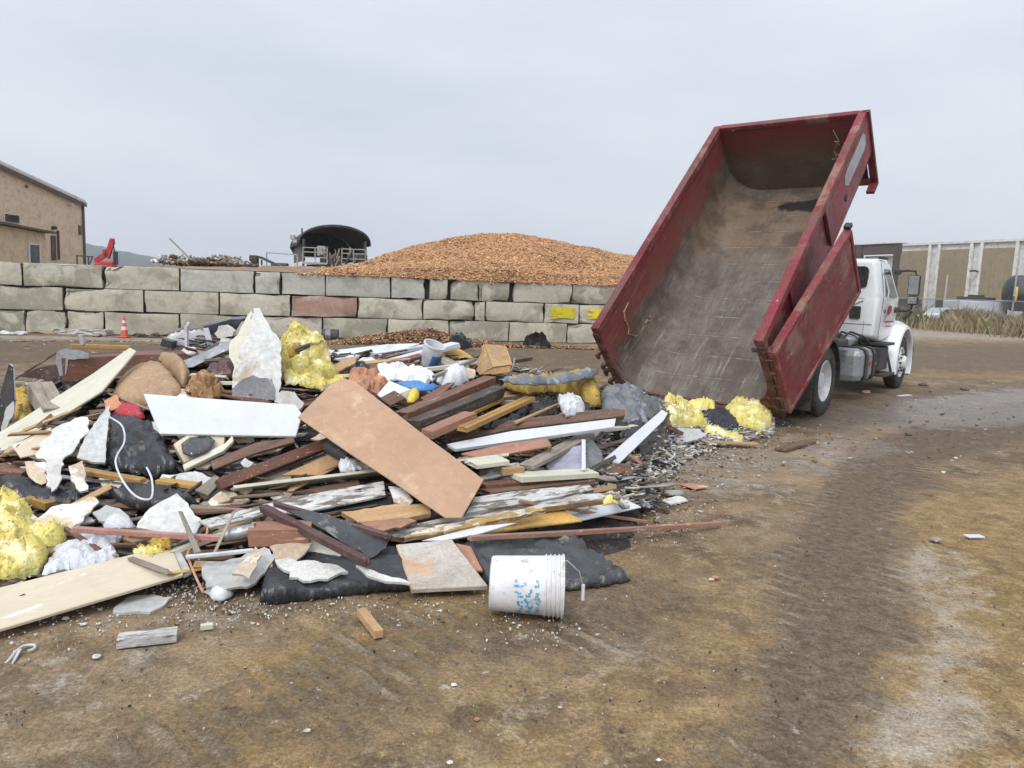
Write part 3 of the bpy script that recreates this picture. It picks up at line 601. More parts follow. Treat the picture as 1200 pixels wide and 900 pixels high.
# ================================================================== debris ridge beyond the wall
def far_heap(name, label, x0, x1, ybase, peak, Y, nn, mats):
    P = []
    for k in range(nn):
        t = rng.random(); h = math.sin(t*math.pi)**.7*(.75+.25*math.sin(t*9+1)); q = rng.random()
        g = D(x0+(x1-x0)*t, ybase, Y); P.append([g[0]+rng.normal(0, .1), g[1]+rng.normal(0, .7), g[2]-.25+peak*h*q**.8])
    P = np.array(P); n = len(P); o = shards(name, P, .10+.35*rng.random(n)**2, .05+.09*rng.random(n), .03+.06*rng.random(n), mats, .9); o['kind'] = 'stuff'; tag(o, label, 'scrap')
far_heap('scrap_heap', 'distant grey and brown scrap heap above the wall left of the arched shelter', 222, 284, 304, .38, 34, 1300, [K['grey_wood'], K['brown'], K['brown'], K['grey_paper'], K['dark_wood'], K['paper']])
far_heap('scrap_heap', 'small distant pile of pale scrap above the wall right of the red loader', 196, 222, 302, .38, 34, 220, [K['grey_wood'], K['plaster'], K['brown'], K['metal']])
g = D(208, 301, 34); st = MB().bar((-.35, 0, .95), (.5, 0, .15), .10, .05).build('tilted_plank', K['grey_wood']); st.location = (g[0], g[1], g[2]-.15); tag(st, 'grey plank sticking up from the small far scrap pile', 'plank')

# ================================================================== arched shelter over the sorting machine
K['shed_dark'] = pm('shelter_fabric', (.022, .022, .025), (.035, .035, .04), rough=.8, bump=.1); K['shed_side'] = siding('shelter_side', (.10, .10, .09), (.07, .07, .062), .5)
Ys = 44.0; gL = D(333, 309, Ys); gR = D(430, 309, Ys-.5); zb = 1.9
mpx = Ys/FPX/math.cos(0)   # metres per pixel there
sh = thing('arched_shelter', 'dark arched roof shelter standing on the raised yard beyond the block wall', 'shelter', (D(392, 300, Ys)[0], Ys, 2.0))
def arch(xc, w_, z0, h, y, n=18): return [(xc+w_/2*math.cos(math.pi-math.pi*i/n)*1.0, y, z0+h*math.sin(math.pi*i/n)**.9) for i in range(n+1)]
zr = D(390, 263, Ys)[2]-2.0; ze = D(352, 280, Ys)[2]-2.0; zf = D(360, 303, Ys)[2]-2.0
xL = (354-392)*mpx; xR = (431-392)*mpx
mb = MB(); n = 18; A0 = arch((xL+xR)/2, xR-xL+.3, ze-.15, zr-ze+.15, 0, n); off = np.array([-3.2, 9, 0.0])
A1 = [tuple(np.array(q)+off+np.array([0, 0, .1])) for q in A0]; A0b = [(x, y, z-.12) for x, y, z in A0]; A1b = [(x, y, z-.12) for x, y, z in A1]
V = A0+A1+A0b+A1b; m_ = n+1; F_ = []
for i in range(n): F_ += [(i, i+1, m_+i+1, m_+i), (2*m_+i, 3*m_+i, 3*m_+i+1, 2*m_+i+1), (i, 2*m_+i, 2*m_+i+1, i+1), (m_+i, m_+i+1, 3*m_+i+1, 3*m_+i)]
mb.add(V, F_); mb.build('roof', K['shed_dark'], sh)
MB().prism([(xL+.1, .1, zf-.1), (xL+.1, .1, ze), (xL-3.1, 9, ze), (xL-3.1, 9, zf-.1)], (.08, 0, 0)).build('side_wall', K['shed_side'], sh)
MB().prism([(xL-3.0, 8.9, 1.25)]+[(x-.0, 8.9, z) for x, y, z in A1b]+[(A1b[-1][0], 8.9, 1.25)], (0, .06, 0)).build('back_shade_panel', K['shed_dark'], sh)  # dark panel added to give the deep interior its shade
MB().prism([(xR-.2, .1, .9), (xR-.2, .1, ze), (xR-3.4, 9, ze), (xR-3.4, 9, zf)], (.06, 0, 0)).build('side_wall', K['shed_dark'], sh)
for a, c in ((xL+.1, ze), (xR-.15, ze), (xL+1.5, 1.6), (xR-1.5, 1.6)): MB().bar((a, 0, -.4), (a, 0, c), .10, .10).build('post', K['dark_metal'], sh)
K['pale_metal'] = pm('pale_metal', (.42, .43, .38), (.34, .35, .31), rough=.6, bump=0)
for x0, x1 in ((xL+.1, xL+1.5), (xR-1.5, xR-.15)):
    mb = MB(); mb.box(((x0+x1)/2, -.06, .62), (x1-x0, .12, .10)); mb.box(((x0+x1)/2, 1.0, .62), (x1-x0, 2, .06))
    for z in (.95, 1.25, 1.5): mb.bar((x0, -.1, z), (x1, -.1, z), .05, .05)
    for x in (x0, (x0+x1)/2, x1): mb.bar((x, -.1, .6), (x, -.1, 1.5), .05, .05)
    mb.build('railing', K['pale_metal'], sh)
mb = MB(); mb.box((-.6, 1.5, .35), (2.3, 2, .4)); mb.box((xL+.9, 1.2, .2), (1.6, 1.6, .5)); mb.build('deck', K['dark_metal'], sh)
so_ = thing('sorting_machine', 'cluttered grey sorting machine standing under the arched shelter', 'machine', (D(392, 300, Ys)[0], Ys+1.0, 2.0))
MB().box((-.3, 0, .7), (1.3, 1.2, .9)).box((1.2, .1, 1.0), (.8, .9, .5)).build('hopper', K['dark_metal'], so_)
MB().box((-.9, -.3, 1.35), (.5, .5, .6), ch=.05).build('control_box', K['pale_metal'], so_)
mb = MB()
for k in range(26): a = (RS.uniform(-1.0, 1.4), RS.uniform(-.9, -.3), RS.uniform(-.2, 1.2)); mb.bar(a, (a[0]+RS.uniform(-.3, .3), a[1]+RS.uniform(-.2, .2), a[2]+RS.uniform(.2, .7)), .07, .07)
mb.build('frame', K['grey_wood'], so_)
MB().bar((.2, -1, -.3), (1.0, -1, 1.3), .35, .08).build('conveyor', K['dark_metal'], so_)
# conveyor and guard rail left of it
g = D(300, 308, 40); cv = thing('belt_conveyor', 'thin dark belt conveyor with a black drum left of the arched shelter', 'conveyor', (g[0], g[1], 2.0))
MB().bar((.2, 0, .75), (1.9, 0, .05), .4, .10).build('belt', K['dark_metal'], cv); MB().box((-.1, 0, .45), (.42, .4, .75), ch=.06).build('drum', K['dark'], cv)
mb = MB(); mb.bar((.3, 0, .6), (.3, 0, -.5), .07, .07).bar((1.6, 0, .2), (1.6, 0, -.5), .07, .07); mb.build('leg', K['dark_metal'], cv)
g = D(322, 308, 42); gr = thing('guard_rail', 'pale pipe guard rail over a small grey engine left of the arched shelter', 'rail', (g[0], g[1], 2.0))
MB().bar((-.45, 0, -.3), (-.45, 0, 1.05), .06, .06).bar((1.25, 0, -.3), (1.25, 0, 1.0), .06, .06).bar((-.45, 0, 1.05), (1.25, 0, 1.0), .06, .06).build('frame', K['pale_metal'], gr)
MB().box((.25, .1, .30), (.9, .5, .45), ch=.08).build('engine', K['dark_metal'], gr)
MB().bar((.7, -.3, -.2), (1.3, -.3, .55), .10, .06).build('stair_string', K['yellow'], gr)
# floodlights on the shelter
fl = thing('floodlight_mast', 'two old floodlights on a short mast at the left of the arched roof', 'light', (D(345, 285, Ys)[0], Ys+1.2, 2.0+ze-.3))
MB().bar((.1, 0, -.4), (.1, 0, 1.0), .07, .07).build('mast', K['dark_metal'], fl); MB().box((-.45, 0, .45), (.3, .2, .28), ch=.04).box((-.3, 0, .2), (.28, .2, .22), ch=.04).build('lamp', K['pale_metal'], fl)

# ================================================================== warehouse at the right
K['wh_white'] = pm('warehouse_white', (.68, .67, .64), (.62, .61, .58), (.5, .5, .49), .66, .4, .3, rough=.6, bump=0, var=.04); K['wh_tan'] = siding('warehouse_tan', (.29, .235, .145), (.26, .21, .13), .5)
K['wh_brown'] = pm('brown_steel', (.10, .075, .07), (.08, .062, .058), rough=.6, bump=0)
A_ = D(1052, 350, 86.0); B_ = D(1200, 350, 73.0); Xw = nrm([B_[0]-A_[0], B_[1]-A_[1], 0]); Yw = np.array([-Xw[1], Xw[0], 0])
wh = thing('warehouse', 'long white warehouse with tall tan wall panels beyond the fence at the right', 'warehouse', mat4=frame(np.array([A_[0], A_[1], 0]), Xw, (0, 0, 1)))
def wloc(px_, py_):
    d = ray(px_, py_); t = ((np.array([A_[0], A_[1], 0])-EYEP) @ Yw)/(d @ Yw); q = EYEP+d*t; return (q-np.array([A_[0], A_[1], 0])) @ Xw, q[2]
h0 = wloc(1052, 289)[1]; h1 = wloc(1200, 281.5)[1]; hw = (h0+h1)/2
MB().box((16, 12, hw/2), (34, 24, hw)).build('wall', K['wh_white'], wh)
MB().box((16, 12, hw+.1), (34.6, 24.6, .24)).build('roof_edge', K['wh_white'], wh)
for i, (x0, x1) in enumerate(((1053, 1088), (1099, 1137), (1149, 1191), (1203, 1250))):
    a = wloc(x0, 320)[0]; c = wloc(x1, 320)[0]; zt_ = hw-.8
    pn = MB().box(((a+c)/2, -.10, (zt_+1.2)/2+.3), (c-a, .24, zt_-1.4)).build('wall_panel', K['wh_tan'], wh)
    MB().box(((a+c)/2, -.13, 1.5), ((c-a)*.8, .3, 1.1)).build('window', K['dark'], wh)
for x0 in (1094, 1143, 1197):
    a = wloc(x0, 320)[0]; MB().box((a-.55, -.2, hw/2), (.30, .2, hw)).box((a+.55, -.2, hw/2), (.30, .2, hw)).build('column', K['wh_white'], wh)
a = wloc(1137, 318)
MB().box((a[0]+1, -.6, a[1]), (.25, .8, .12)).box((a[0]+1, -1.0, a[1]), (.5, .3, .18)).build('wall_light', K['dark_metal'], wh)
A2 = D(1046, 350, 78.0); bs = thing('open_shed', 'brown steel framed shed with white panels behind the truck cab', 'shed', mat4=frame(np.array([A2[0], A2[1], 0]), Xw, (0, 0, 1)))
ht = D(1046, 284.5, 78)[2]
MB().box((-5, .2, ht-.55), (10.4, .4, 1.1)).build('fascia', K['wh_brown'], bs)
for x in (-.1, -4.9, -9.6): MB().box((x, .1, ht/2), (.55 if x > -1 else .9, .4, ht)).build('post', K['wh_brown'], bs)
for x in (-2.5, -7.3): MB().box((x, .8, ht/2-.6), (4.3, .1, ht-1.2)).build('wall_panel', K['wh_white'], bs)
MB().box((-5, .5, ht+.05), (10.6, 1.4, .14)).build('roof', K['wh_white'], bs)
# ------------------------------------------------------------------ yard behind the fence
K['tank'] = pm('black_tank', (.03, .034, .04), (.045, .05, .058), rough=.5, bump=.05)
tk = thing('storage_tank', 'horizontal black storage tank with a yellow end ring behind the fence', 'tank', mat4=frame(D(1187, 343.5, 56.0), nrm([1, -.25, 0]), (0, 0, 1)))
MB().lathe([(0, -.62), (.5, -.58), (.95, -.42), (1.2, -.22), (1.32, 0), (1.32, 5.0), (.9, 5.4), (0, 5.5)], ax=(1, 0, 0), n=32).build('shell', K['tank'], tk)
MB().tube([(-.20, -1.24*math.cos(q), 1.24*math.sin(q)) for q in np.linspace(-.55, .35, 8)], .09, n=8).build('end_ring', K['yellow'], tk)
MB().box((1.2, 0, -1.45), (.3, 1.6, .6)).box((3.6, 0, -1.45), (.3, 1.6, .6)).build('saddle', K['dark_metal'], tk)
MB().box((2.2, 0, 1.36), (2.2, .5, .12)).box((-.3, 0, .0), (.2, .2, .2)).build('manway', K['dark_metal'], tk)
g = G(1142, 374.5); 
g = D(1138, 372, 58.0); ct = thing('flatbed_trailer', 'white boxy trailer parked behind the fence left of the black tank', 'trailer', (g[0], 58.0, 0))
MB().box((0, 0, 1.35), (3.4, 2.1, 1.3), ch=.06).build('body', K['white'], ct); MB().box((.2, 0, 2.15), (2.3, 1.2, .3), ch=.05).box((.2, 0, 2.35), (.8, .8, .2)).build('cover', K['dark_metal'], ct)
for x in (-1.0, 1.0): MB().lathe([(0, -.13), (.34, -.13), (.36, .13), (0, .13)], o=(x, -1.0, .36), ax=(0, 1, 0), n=18).build('wheel', K['dark_metal'], ct)
MB().box((-2.2, 0, .6), (1.2, .12, .12)).build('drawbar', K['dark_metal'], ct)
g = D(1110, 372, 54.0); cr_ = thing('parked_car', 'small white parked car half hidden by dry grass behind the fence', 'car', (g[0], 54.0, 0), math.radians(8))
mb = MB(); mb.prism([(-2, -.8, .35), (-2, -.8, .8), (-1.3, -.8, .95), (-.8, -.8, 1.38), (.7, -.8, 1.4), (1.3, -.8, .98), (2, -.8, .85), (2.05, -.8, .35)], (0, 1.6, 0)); mb.build('body', K['white'], cr_, bevel=.05)
MB().prism([(-1.15, -.815, .98), (-.75, -.815, 1.3), (.6, -.815, 1.32), (1.05, -.815, .98)], (0, 1.63, 0)).build('window', K['glass'], cr_)
for x in (-1.25, 1.3): MB().lathe([(0, -.1), (.3, -.1), (.31, .1), (0, .1)], o=(x, -.76, .32), ax=(0, 1, 0), n=18).build('wheel', K['dark_metal'], cr_)
# ------------------------------------------------------------------ chain link fence
K['galv'] = pm('galvanised_pipe', (.42, .43, .43), (.36, .37, .37), rough=.5, metal=.3, bump=0)
mesh_m = pm('chain_link', (.33, .34, .34), (.28, .29, .29), rough=.6, bump=0); N = mesh_m.node_tree.nodes; L = mesh_m.node_tree.links
b = N['Principled BSDF']; t = N.new('ShaderNodeTexCoord'); s_ = N.new('ShaderNodeSeparateXYZ'); L.new(t.outputs['Object'], s_.inputs[0])
def M_(op, a, b_=None):
    m = N.new('ShaderNodeMath'); m.operation = op
    for i, v in ((0, a), (1, b_)):
        if v is None: continue
        if isinstance(v, (int, float)): m.inputs[i].default_value = v
        else: L.new(v, m.inputs[i])
    return m.outputs[0]
u1 = M_('PINGPONG', M_('MULTIPLY', M_('ADD', s_.outputs[0], s_.outputs[2]), 10), .5); u2 = M_('PINGPONG', M_('MULTIPLY', M_('SUBTRACT', s_.outputs[0], s_.outputs[2]), 10), .5)
L.new(M_('MAXIMUM', M_('LESS_THAN', u1, .045), M_('LESS_THAN', u2, .045)), b.inputs['Alpha'])
fp0 = D(1046, 380, 58.0); fp1 = G(1183, 391); Xf = nrm([fp1[0]-fp0[0], fp1[1]-fp0[1], 0]); Lf = math.hypot(fp1[0]-fp0[0], fp1[1]-fp0[1])
fc = thing('chain_link_fence', 'chain link fence with pipe posts running past dry weeds at the right', 'fence', mat4=frame(np.array([fp0[0]-Xf[0]*8, fp0[1]-Xf[1]*8, 0]), Xf, (0, 0, 1)))
LT = Lf+22
MB().box((LT/2, 0, 1.0), (LT, .006, 1.9)).build('wire_mesh', mesh_m, fc)
mb = MB(); mb.tube([(0, 0, 2.0), (LT, 0, 2.0)], .03, n=8); mb.build('top_rail', K['galv'], fc)
k = 0
x = (8+Lf) % 4.6
while x < LT:
    big = abs(x-(8+Lf)) < .1
    mb = MB(); mb.tube([(x, 0, -.1), (x, 0, 4.0 if big else 2.05)], .05 if big else .035, n=8)
    if big: mb.tube([(x, 0, 2.0), (x+.28, -.25, 2.35)], .04, n=8)
    mb.build('post', K['galv'], fc); x += 4.6
for px_, top, Y in ((1104, 322, 60.0),):
    g = D(px_, 380, Y); o = MB().tube([(0, 0, 0), (0, 0, D(px_, top, Y)[2])], .07, n=8).build('standing_pipe', K['galv']); o.location = (g[0], g[1], 0); tag(o, 'tall bare pale pipe standing behind the fence near the warehouse', 'pole')
# ------------------------------------------------------------------ dry weeds
K['straw'] = pm('dry_grass', (.46, .38, .23), (.36, .29, .16), rough=.9, bump=0, var=.2); K['straw2'] = pm('straw_dark', (.28, .22, .11), (.22, .17, .08), rough=.9, bump=0, var=.2); K['weed'] = pm('green_weed', (.14, .17, .06), (.10, .12, .045), rough=.9, bump=0, var=.2)
def blades(name, P, hts, mats, mi, wid, label):
    n = len(P); a = rng.random(n)*6.283; dx = np.cos(a); dy = np.sin(a); ln = rng.normal(0, .25, (n, 2))*hts[:, None]
    V = np.zeros((n, 4, 3)); V[:, 0] = P; V[:, 0, 0] += dx*wid/2; V[:, 0, 1] += dy*wid/2; V[:, 1] = P; V[:, 1, 0] -= dx*wid/2; V[:, 1, 1] -= dy*wid/2
    mid = P.copy(); mid[:, :2] += ln*.4; mid[:, 2] += hts*.6; V[:, 2] = mid; V[:, 2, 0] -= dx*wid*.4; V[:, 2, 1] -= dy*wid*.4
    V[:, 3] = P; V[:, 3, :2] += ln; V[:, 3, 2] += hts
    F_ = (np.arange(n)[:, None]*4+np.array([0, 1, 2, 3])).reshape(-1, 4)
    me = bpy.data.meshes.new(name); me.vertices.add(n*4); me.vertices.foreach_set('co', V.ravel()); me.loops.add(n*4); me.loops.foreach_set('vertex_index', F_.ravel())
    me.polygons.add(n); me.polygons.foreach_set('loop_start', np.arange(0, n*4, 4)); me.polygons.foreach_set('loop_total', np.full(n, 4))
    for m in mats: me.materials.append(m)
    me.polygons.foreach_set('material_index', mi); me.update(calc_edges=True); o = link(name, me); o['kind'] = 'stuff'; tag(o, label, 'grass'); return o
n = 60000; s = rng.random(n)*LT-2; d = rng.normal(1.2, 2.2, n); org = np.array([fp0[0]-Xf[0]*8, fp0[1]-Xf[1]*8]); Xn = np.array([-Xf[1], Xf[0]])
P = np.stack([org[0]+Xf[0]*s+Xn[0]*d, org[1]+Xf[1]*s+Xn[1]*d, np.zeros(n)], -1)
cl = (.5*vn(s*.45, d*.5)+.5*vn(s*1.3, d*1.3))**1.5*1.35; keep = cl > .22; P = P[keep]; cl = cl[keep]; s = s[keep]; n = len(P)
gsel = vn(s*.35+9, s*0) ; mi = np.where((gsel > .60) & (rng.random(n) < .75), 2, rng.choice([0, 0, 1], n))
blades('dry_weeds', P, (.3+1.5*cl*rng.random(n)**1.3)*1.0, [K['straw'], K['straw2'], K['weed']], mi, .045, 'tall dry yellow weeds and green patches growing along the chain link fence')
# ================================================================== dump truck
YAW = .671; TILT = .758
K['truck_white'] = pm('truck_white', (.80, .81, .82), (.75, .76, .77), (.50, .48, .44), .70, 2, 1.2, rough=.3, bump=0, coat=.4, var=.04, dust=.10)
K['tyre'] = pm('tyre', (.028, .027, .026), (.04, .037, .034), (.11, .09, .07), .64, 5, 4, rough=.85, bump=.4)
K['rim'] = pm('rim_white', (.72, .72, .72), (.62, .61, .60), (.36, .32, .28), .68, 6, 5, rough=.4, bump=0)
K['chassis'] = pm('chassis_black', (.025, .024, .023), (.04, .036, .032), (.12, .09, .065), .66, 4, 3, rough=.6, bump=.2)
K['chrome'] = pm('aluminium', (.62, .63, .64), (.54, .55, .56), rough=.28, metal=.8, bump=0)
K['tank_grey'] = pm('tank_grey', (.36, .38, .39), (.30, .315, .325), (.2, .18, .16), .66, 2, 2, rough=.4, metal=.3, bump=.05)
K['rust'] = pm('rusty_red', (.11, .028, .024), (.07, .03, .024), (.17, .09, .055), .55, 6, 5, rough=.8, bump=.6, bscale=20)
def red_mat(name, worn):
    m = pm(name, (.225, .016, .027), (.15, .013, .021), (.24, .11, .085), .62-worn*.05, 1.6, 1.2, rough=.48, rough2=.7, bump=.25, bscale=9)
    N = m.node_tree.nodes; L = m.node_tree.links; b = N['Principled BSDF']; src = b.inputs['Base Color'].links[0].from_socket
    t = N.new('ShaderNodeTexCoord'); mp_ = N.new('ShaderNodeMapping'); mp_.inputs['Scale'].default_value = (3, 1.0, 5); mp_.inputs['Rotation'].default_value = (.5, 0, 0); L.new(t.outputs['Object'], mp_.inputs[0])
    n = N.new('ShaderNodeTexNoise'); n.inputs['Scale'].default_value = 2.4; n.inputs['Detail'].default_value = 10; n.inputs['Roughness'].default_value = .76; L.new(mp_.outputs[0], n.inputs[0])
    r = N.new('ShaderNodeMapRange'); r.inputs[1].default_value = .645-worn*.02; r.inputs[2].default_value = .68-worn*.02; L.new(n.outputs[0], r.inputs[0])
    x = N.new('ShaderNodeMix'); x.data_type = 'RGBA'; L.new(r.outputs[0], x.inputs[0]); L.new(src, x.inputs[6]); x.inputs[7].default_value = (.42, .36, .32, 1)
    # brown dirt streaks
    n2 = N.new('ShaderNodeTexNoise'); n2.inputs['Scale'].default_value = 1.4; n2.inputs['Detail'].default_value = 9; n2.inputs['Roughness'].default_value = .7; L.new(mp_.outputs[0], n2.inputs[0])
    r2 = N.new('ShaderNodeMapRange'); r2.inputs[1].default_value = .50-worn*.035; r2.inputs[2].default_value = .64; r2.inputs[4].default_value = .85; L.new(n2.outputs[0], r2.inputs[0])
    x2 = N.new('ShaderNodeMix'); x2.data_type = 'RGBA'; L.new(r2.outputs[0], x2.inputs[0]); L.new(x.outputs[2], x2.inputs[6]); x2.inputs[7].default_value = (.11, .062, .045, 1)
    L.new(x2.outputs[2], b.inputs['Base Color']); return m
K['red_side'] = red_mat('red_dump_paint', 0); K['red_worn'] = red_mat('red_worn_paint', 1)
# inside of the bed: red near the rims, scraped brown grey steel below
bm_ = bpy.data.materials.new('bed_steel'); bm_.use_nodes = True; K['bed'] = bm_
N = bm_.node_tree.nodes; L = bm_.node_tree.links; b = N['Principled BSDF']
t = N.new('ShaderNodeTexCoord'); s_ = N.new('ShaderNodeSeparateXYZ'); L.new(t.outputs['Object'], s_.inputs[0])
def nz2(sc, scale=(1, 1, 1), det=8, ro=.65, di=0., loc=(0, 0, 0)):
    m = N.new('ShaderNodeMapping'); m.inputs['Scale'].default_value = scale; m.inputs['Location'].default_value = loc; L.new(t.outputs['Object'], m.inputs[0])
    n = N.new('ShaderNodeTexNoise'); n.inputs['Scale'].default_value = sc; n.inputs['Detail'].default_value = det; n.inputs['Roughness'].default_value = ro; n.inputs['Distortion'].default_value = di; L.new(m.outputs[0], n.inputs[0]); return n.outputs[0]
X_, Y_, Z_ = s_.outputs
nL = nz2(1.3, (1, .5, 1)); nS = nz2(4.5, (2.2, .35, 2.2), 10, .75); nM = nz2(5, (1, 1, 1), 9, .75, .5); nF2 = nz2(30, (1, .4, 1), 4, .7)
c = mixc(mr(nL, .38, .62), (.095, .073, .056), (.160, .131, .103))                       # brown grey steel
c = mixc(ma('MULTIPLY', mr(nS, .48, .66), .55), c, (.23, .21, .19))                    # long scrapes
# tan mud in the upper half of the floor
band = ma('MULTIPLY', mr(Y_, 2.0, 3.3), mr(Y_, 4.9, 4.2))
mud = mr(ma('ADD', band, ma('MULTIPLY', ma('SUBTRACT', nM, .5), 1.6)), .45, .95)
c = mixc(ma('MULTIPLY', mud, .75), c, (.19, .125, .075))
c = mixc(ma('MULTIPLY', mr(nz2(2.2, loc=(4, 2, 1)), .45, .62), .7), c, (.065, .042, .03))
# paint towards the rims
rim_ = mr(ma('ADD', ma('SUBTRACT', Z_, .0), ma('MULTIPLY', ma('SUBTRACT', nM, .5), 1.5)), .72, 1.15)
c = mixc(ma('MULTIPLY', rim_, .9), c, mixc(mr(nM, .4, .6), (.16, .022, .028), (.09, .03, .026)))
red2 = mr(ma('ADD', ma('MULTIPLY', mr(Z_, .3, .9), .35), nz2(2.6, (1, .5, 1), 8, .7, loc=(7, 1, 3))), .66, .80)
c = mixc(ma('MULTIPLY', red2, .7), c, (.22, .04, .035))
# front wall darker: brown below, red near the top
c = mixc(ma('MULTIPLY', mr(Y_, 4.70, 4.74), .62), c, mixc(mr(Z_, .55, 1.15), (.105, .078, .048), (.12, .022, .026)))
# cross member lines showing through the floor
yy = ma('PINGPONG', ma('MULTIPLY', Y_, 2.5), .5)
ln = ma('MULTIPLY', mr(yy, .035, .0), mr(nz2(3, (2, 2, 2)), .48, .6))
c = mixc(ma('MULTIPLY', ma('MULTIPLY', ln, .55), mr(Z_, .13, .07)), c, (.34, .32, .29))
ln2 = mr(ma('ABSOLUTE', ma('SUBTRACT', yy, .06), 0), .03, .0); c = mixc(ma('MULTIPLY', ma('MULTIPLY', ln2, .5), mr(Z_, .2, .08)), c, (.07, .055, .045))
# bright scratches at the rear of the floor
scr = ma('MULTIPLY', mr(nz2(4, (4, .22, 4), 12, .80, .2), .57, .62), mr(Y_, 2.6, .6)); c = mixc(ma('MULTIPLY', scr, .45), c, (.42, .40, .37))
scr2 = ma('MULTIPLY', mr(nz2(6, (.6, 3, 1), 12, .82, .2), .60, .64), mr(Y_, 3.9, 1.0)); c = mixc(ma('MULTIPLY', scr2, .5), c, (.40, .38, .35))
# tarry black stain
def ell(cx, cy, rx, ry):
    a = ma('DIVIDE', ma('SUBTRACT', X_, cx), rx); d = ma('DIVIDE', ma('SUBTRACT', Y_, cy), ry)
    return ma('ADD', ma('SQRT', ma('ADD', ma('MULTIPLY', a, a), ma('MULTIPLY', d, d)), 0), ma('MULTIPLY', ma('SUBTRACT', nz2(3.2, (1, 1, 1), 6, .7), .5), 2.2))
STAIN = (.28, 4.24, .48, .15)
c = mixc(ma('MULTIPLY', mr(ell(*STAIN), 1.15, .85), mr(Z_, .75, .6)), c, (.018, .015, .014))
c = mixc(ma('MULTIPLY', mr(ell(.45, 3.40, .34, .24), 1.0, .6), .75), c, (.06, .04, .03))
vv = N.new('ShaderNodeVectorMath'); vv.operation = 'SCALE'; L.new(c, vv.inputs[0]); L.new(mr(nF2, .2, .8, .75, 1.2), vv.inputs[3]); L.new(vv.outputs[0], b.inputs['Base Color'])
b.inputs['Metallic'].default_value = .15; L.new(mr(nS, .35, .65, .62, .42), b.inputs['Roughness'])
bp = N.new('ShaderNodeBump'); bp.inputs['Strength'].default_value = .35; bp.inputs['Distance'].default_value = .02; L.new(ma('ADD', nM, ma('MULTIPLY', yy, .8)), bp.inputs['Height']); L.new(bp.outputs[0], b.inputs['Normal'])

truck = thing('dump_truck', 'white cab truck with its long red dump bed tipped up and open at the back', 'truck', (2.551, 10.285, 0), -YAW)
tm = Matrix.Translation((0, 0, .194)) @ Matrix.Rotation(TILT, 4, 'X')
Wd, Hd, Ld = 1.165, 1.272, 4.81
def bath(wi, r, z0, z1, n=10):
    P = [(wi, z1), (wi, z0+r)]; P += [(wi-r+r*math.cos(q), z0+r-r*math.sin(q)) for q in np.linspace(0, math.pi/2, n)[1:]]
    return P+[(-x, z) for x, z in P[::-1]]
inn = bath(1.10, .52, .055, Hd-.02); out = bath(1.15, .57, .0, Hd-.03)
mb = MB(); ys = np.linspace(0.0, Ld-.06, 25); m_ = len(inn); V = []
for yq in ys:
    for j, (x, z) in enumerate(inn): 
        bulge = .018*math.sin(yq*5.2+1)*math.sin(min(1, max(0, (Hd-z)/Hd))*3.1) if 0 < yq < Ld-.1 else 0
        V.append((x+bulge*(1 if x > 0 else -1), yq, z))
F_ = [(i*m_+j, i*m_+j+1, (i+1)*m_+j+1, (i+1)*m_+j) for i in range(len(ys)-1) for j in range(m_-1)]
mb.add(V, F_, 0, True)
V2 = []; 
for yq in (0.0, Ld-.06):
    for (x, z) in out: V2.append((x, yq, z))
mb.add(V2, [(j+1, j, m_+j, m_+j+1) for j in range(m_-1)], 1, True)
bw = [(x, Ld-.07, z) for x, z in inn]; mb.add(bw, [tuple(range(len(bw)))], 0)
rims = [(x, 0, z) for x, z in inn]+[(x, 0, z) for x, z in out]
mb.add(rims, [(j, j+1, m_+j+1, m_+j) for j in range(m_-1)], 1)
me = bpy.data.meshes.new('dump_bed'); me.from_pydata(mb.v, [], mb.f); me.materials.append(K['bed']); me.materials.append(K['red_worn'])
me.polygons.foreach_set('material_index', mb.m); me.polygons.foreach_set('use_smooth', mb.sm); me.update(); bed = link('dump_bed', me, truck, tm); bed['label'] = 'long tipped red dump bed with a scraped steel inside'
# outer skin plates: side posts and front panels
for sg in (1, -1):
    mb = MB(); mb.prism([(sg*1.165, 2.55, Hd-.06), (sg*1.165, Ld-.05, Hd-.06), (sg*1.165, Ld-.05, .64), (sg*1.165, 2.55, .62)], (sg*.045, 0, 0))
    mb.prism([(sg*1.15, 1.0, Hd-.1), (sg*1.15, 1.0, .40), (sg*1.19, 1.0, .42), (sg*1.19, 1.0, Hd-.1)], (0, .08, 0))
    mb.build('side_panel', K['red_side'], bed)
    mb = MB(); mb.box((sg*1.14, Ld/2, Hd-.01), (.12, Ld+.02, .11), ch=.012); mb.build('top_rail', K['red_worn'], bed)
mb = MB(); mb.box((0, Ld-.02, Hd-.012), (2.18, .10, .11), ch=.012); mb.build('top_rail', K['red_worn'], bed)
# grey repainted patch on the front of the right side, dark disc below it painted as the shade in a hole
outl = [(-.50, .06), (-.40, .10), (.52, .12), (.60, .05), (.58, -.10), (.45, -.14), (-.40, -.13), (-.54, -.03)]
MB().prism([(1.212, 3.92+a, 1.05+c_) for a, c_ in outl], (.006, 0, 0)).build('repair_patch', K['tank_grey'], bed, bevel=.002)
MB().lathe([(.0, 0), (.05, 0), (.05, .012), (0, .012)], o=(1.209, 3.35, .83), ax=(1, 0, 0), n=12).build('hole_shade_disc', K['dark'], bed)
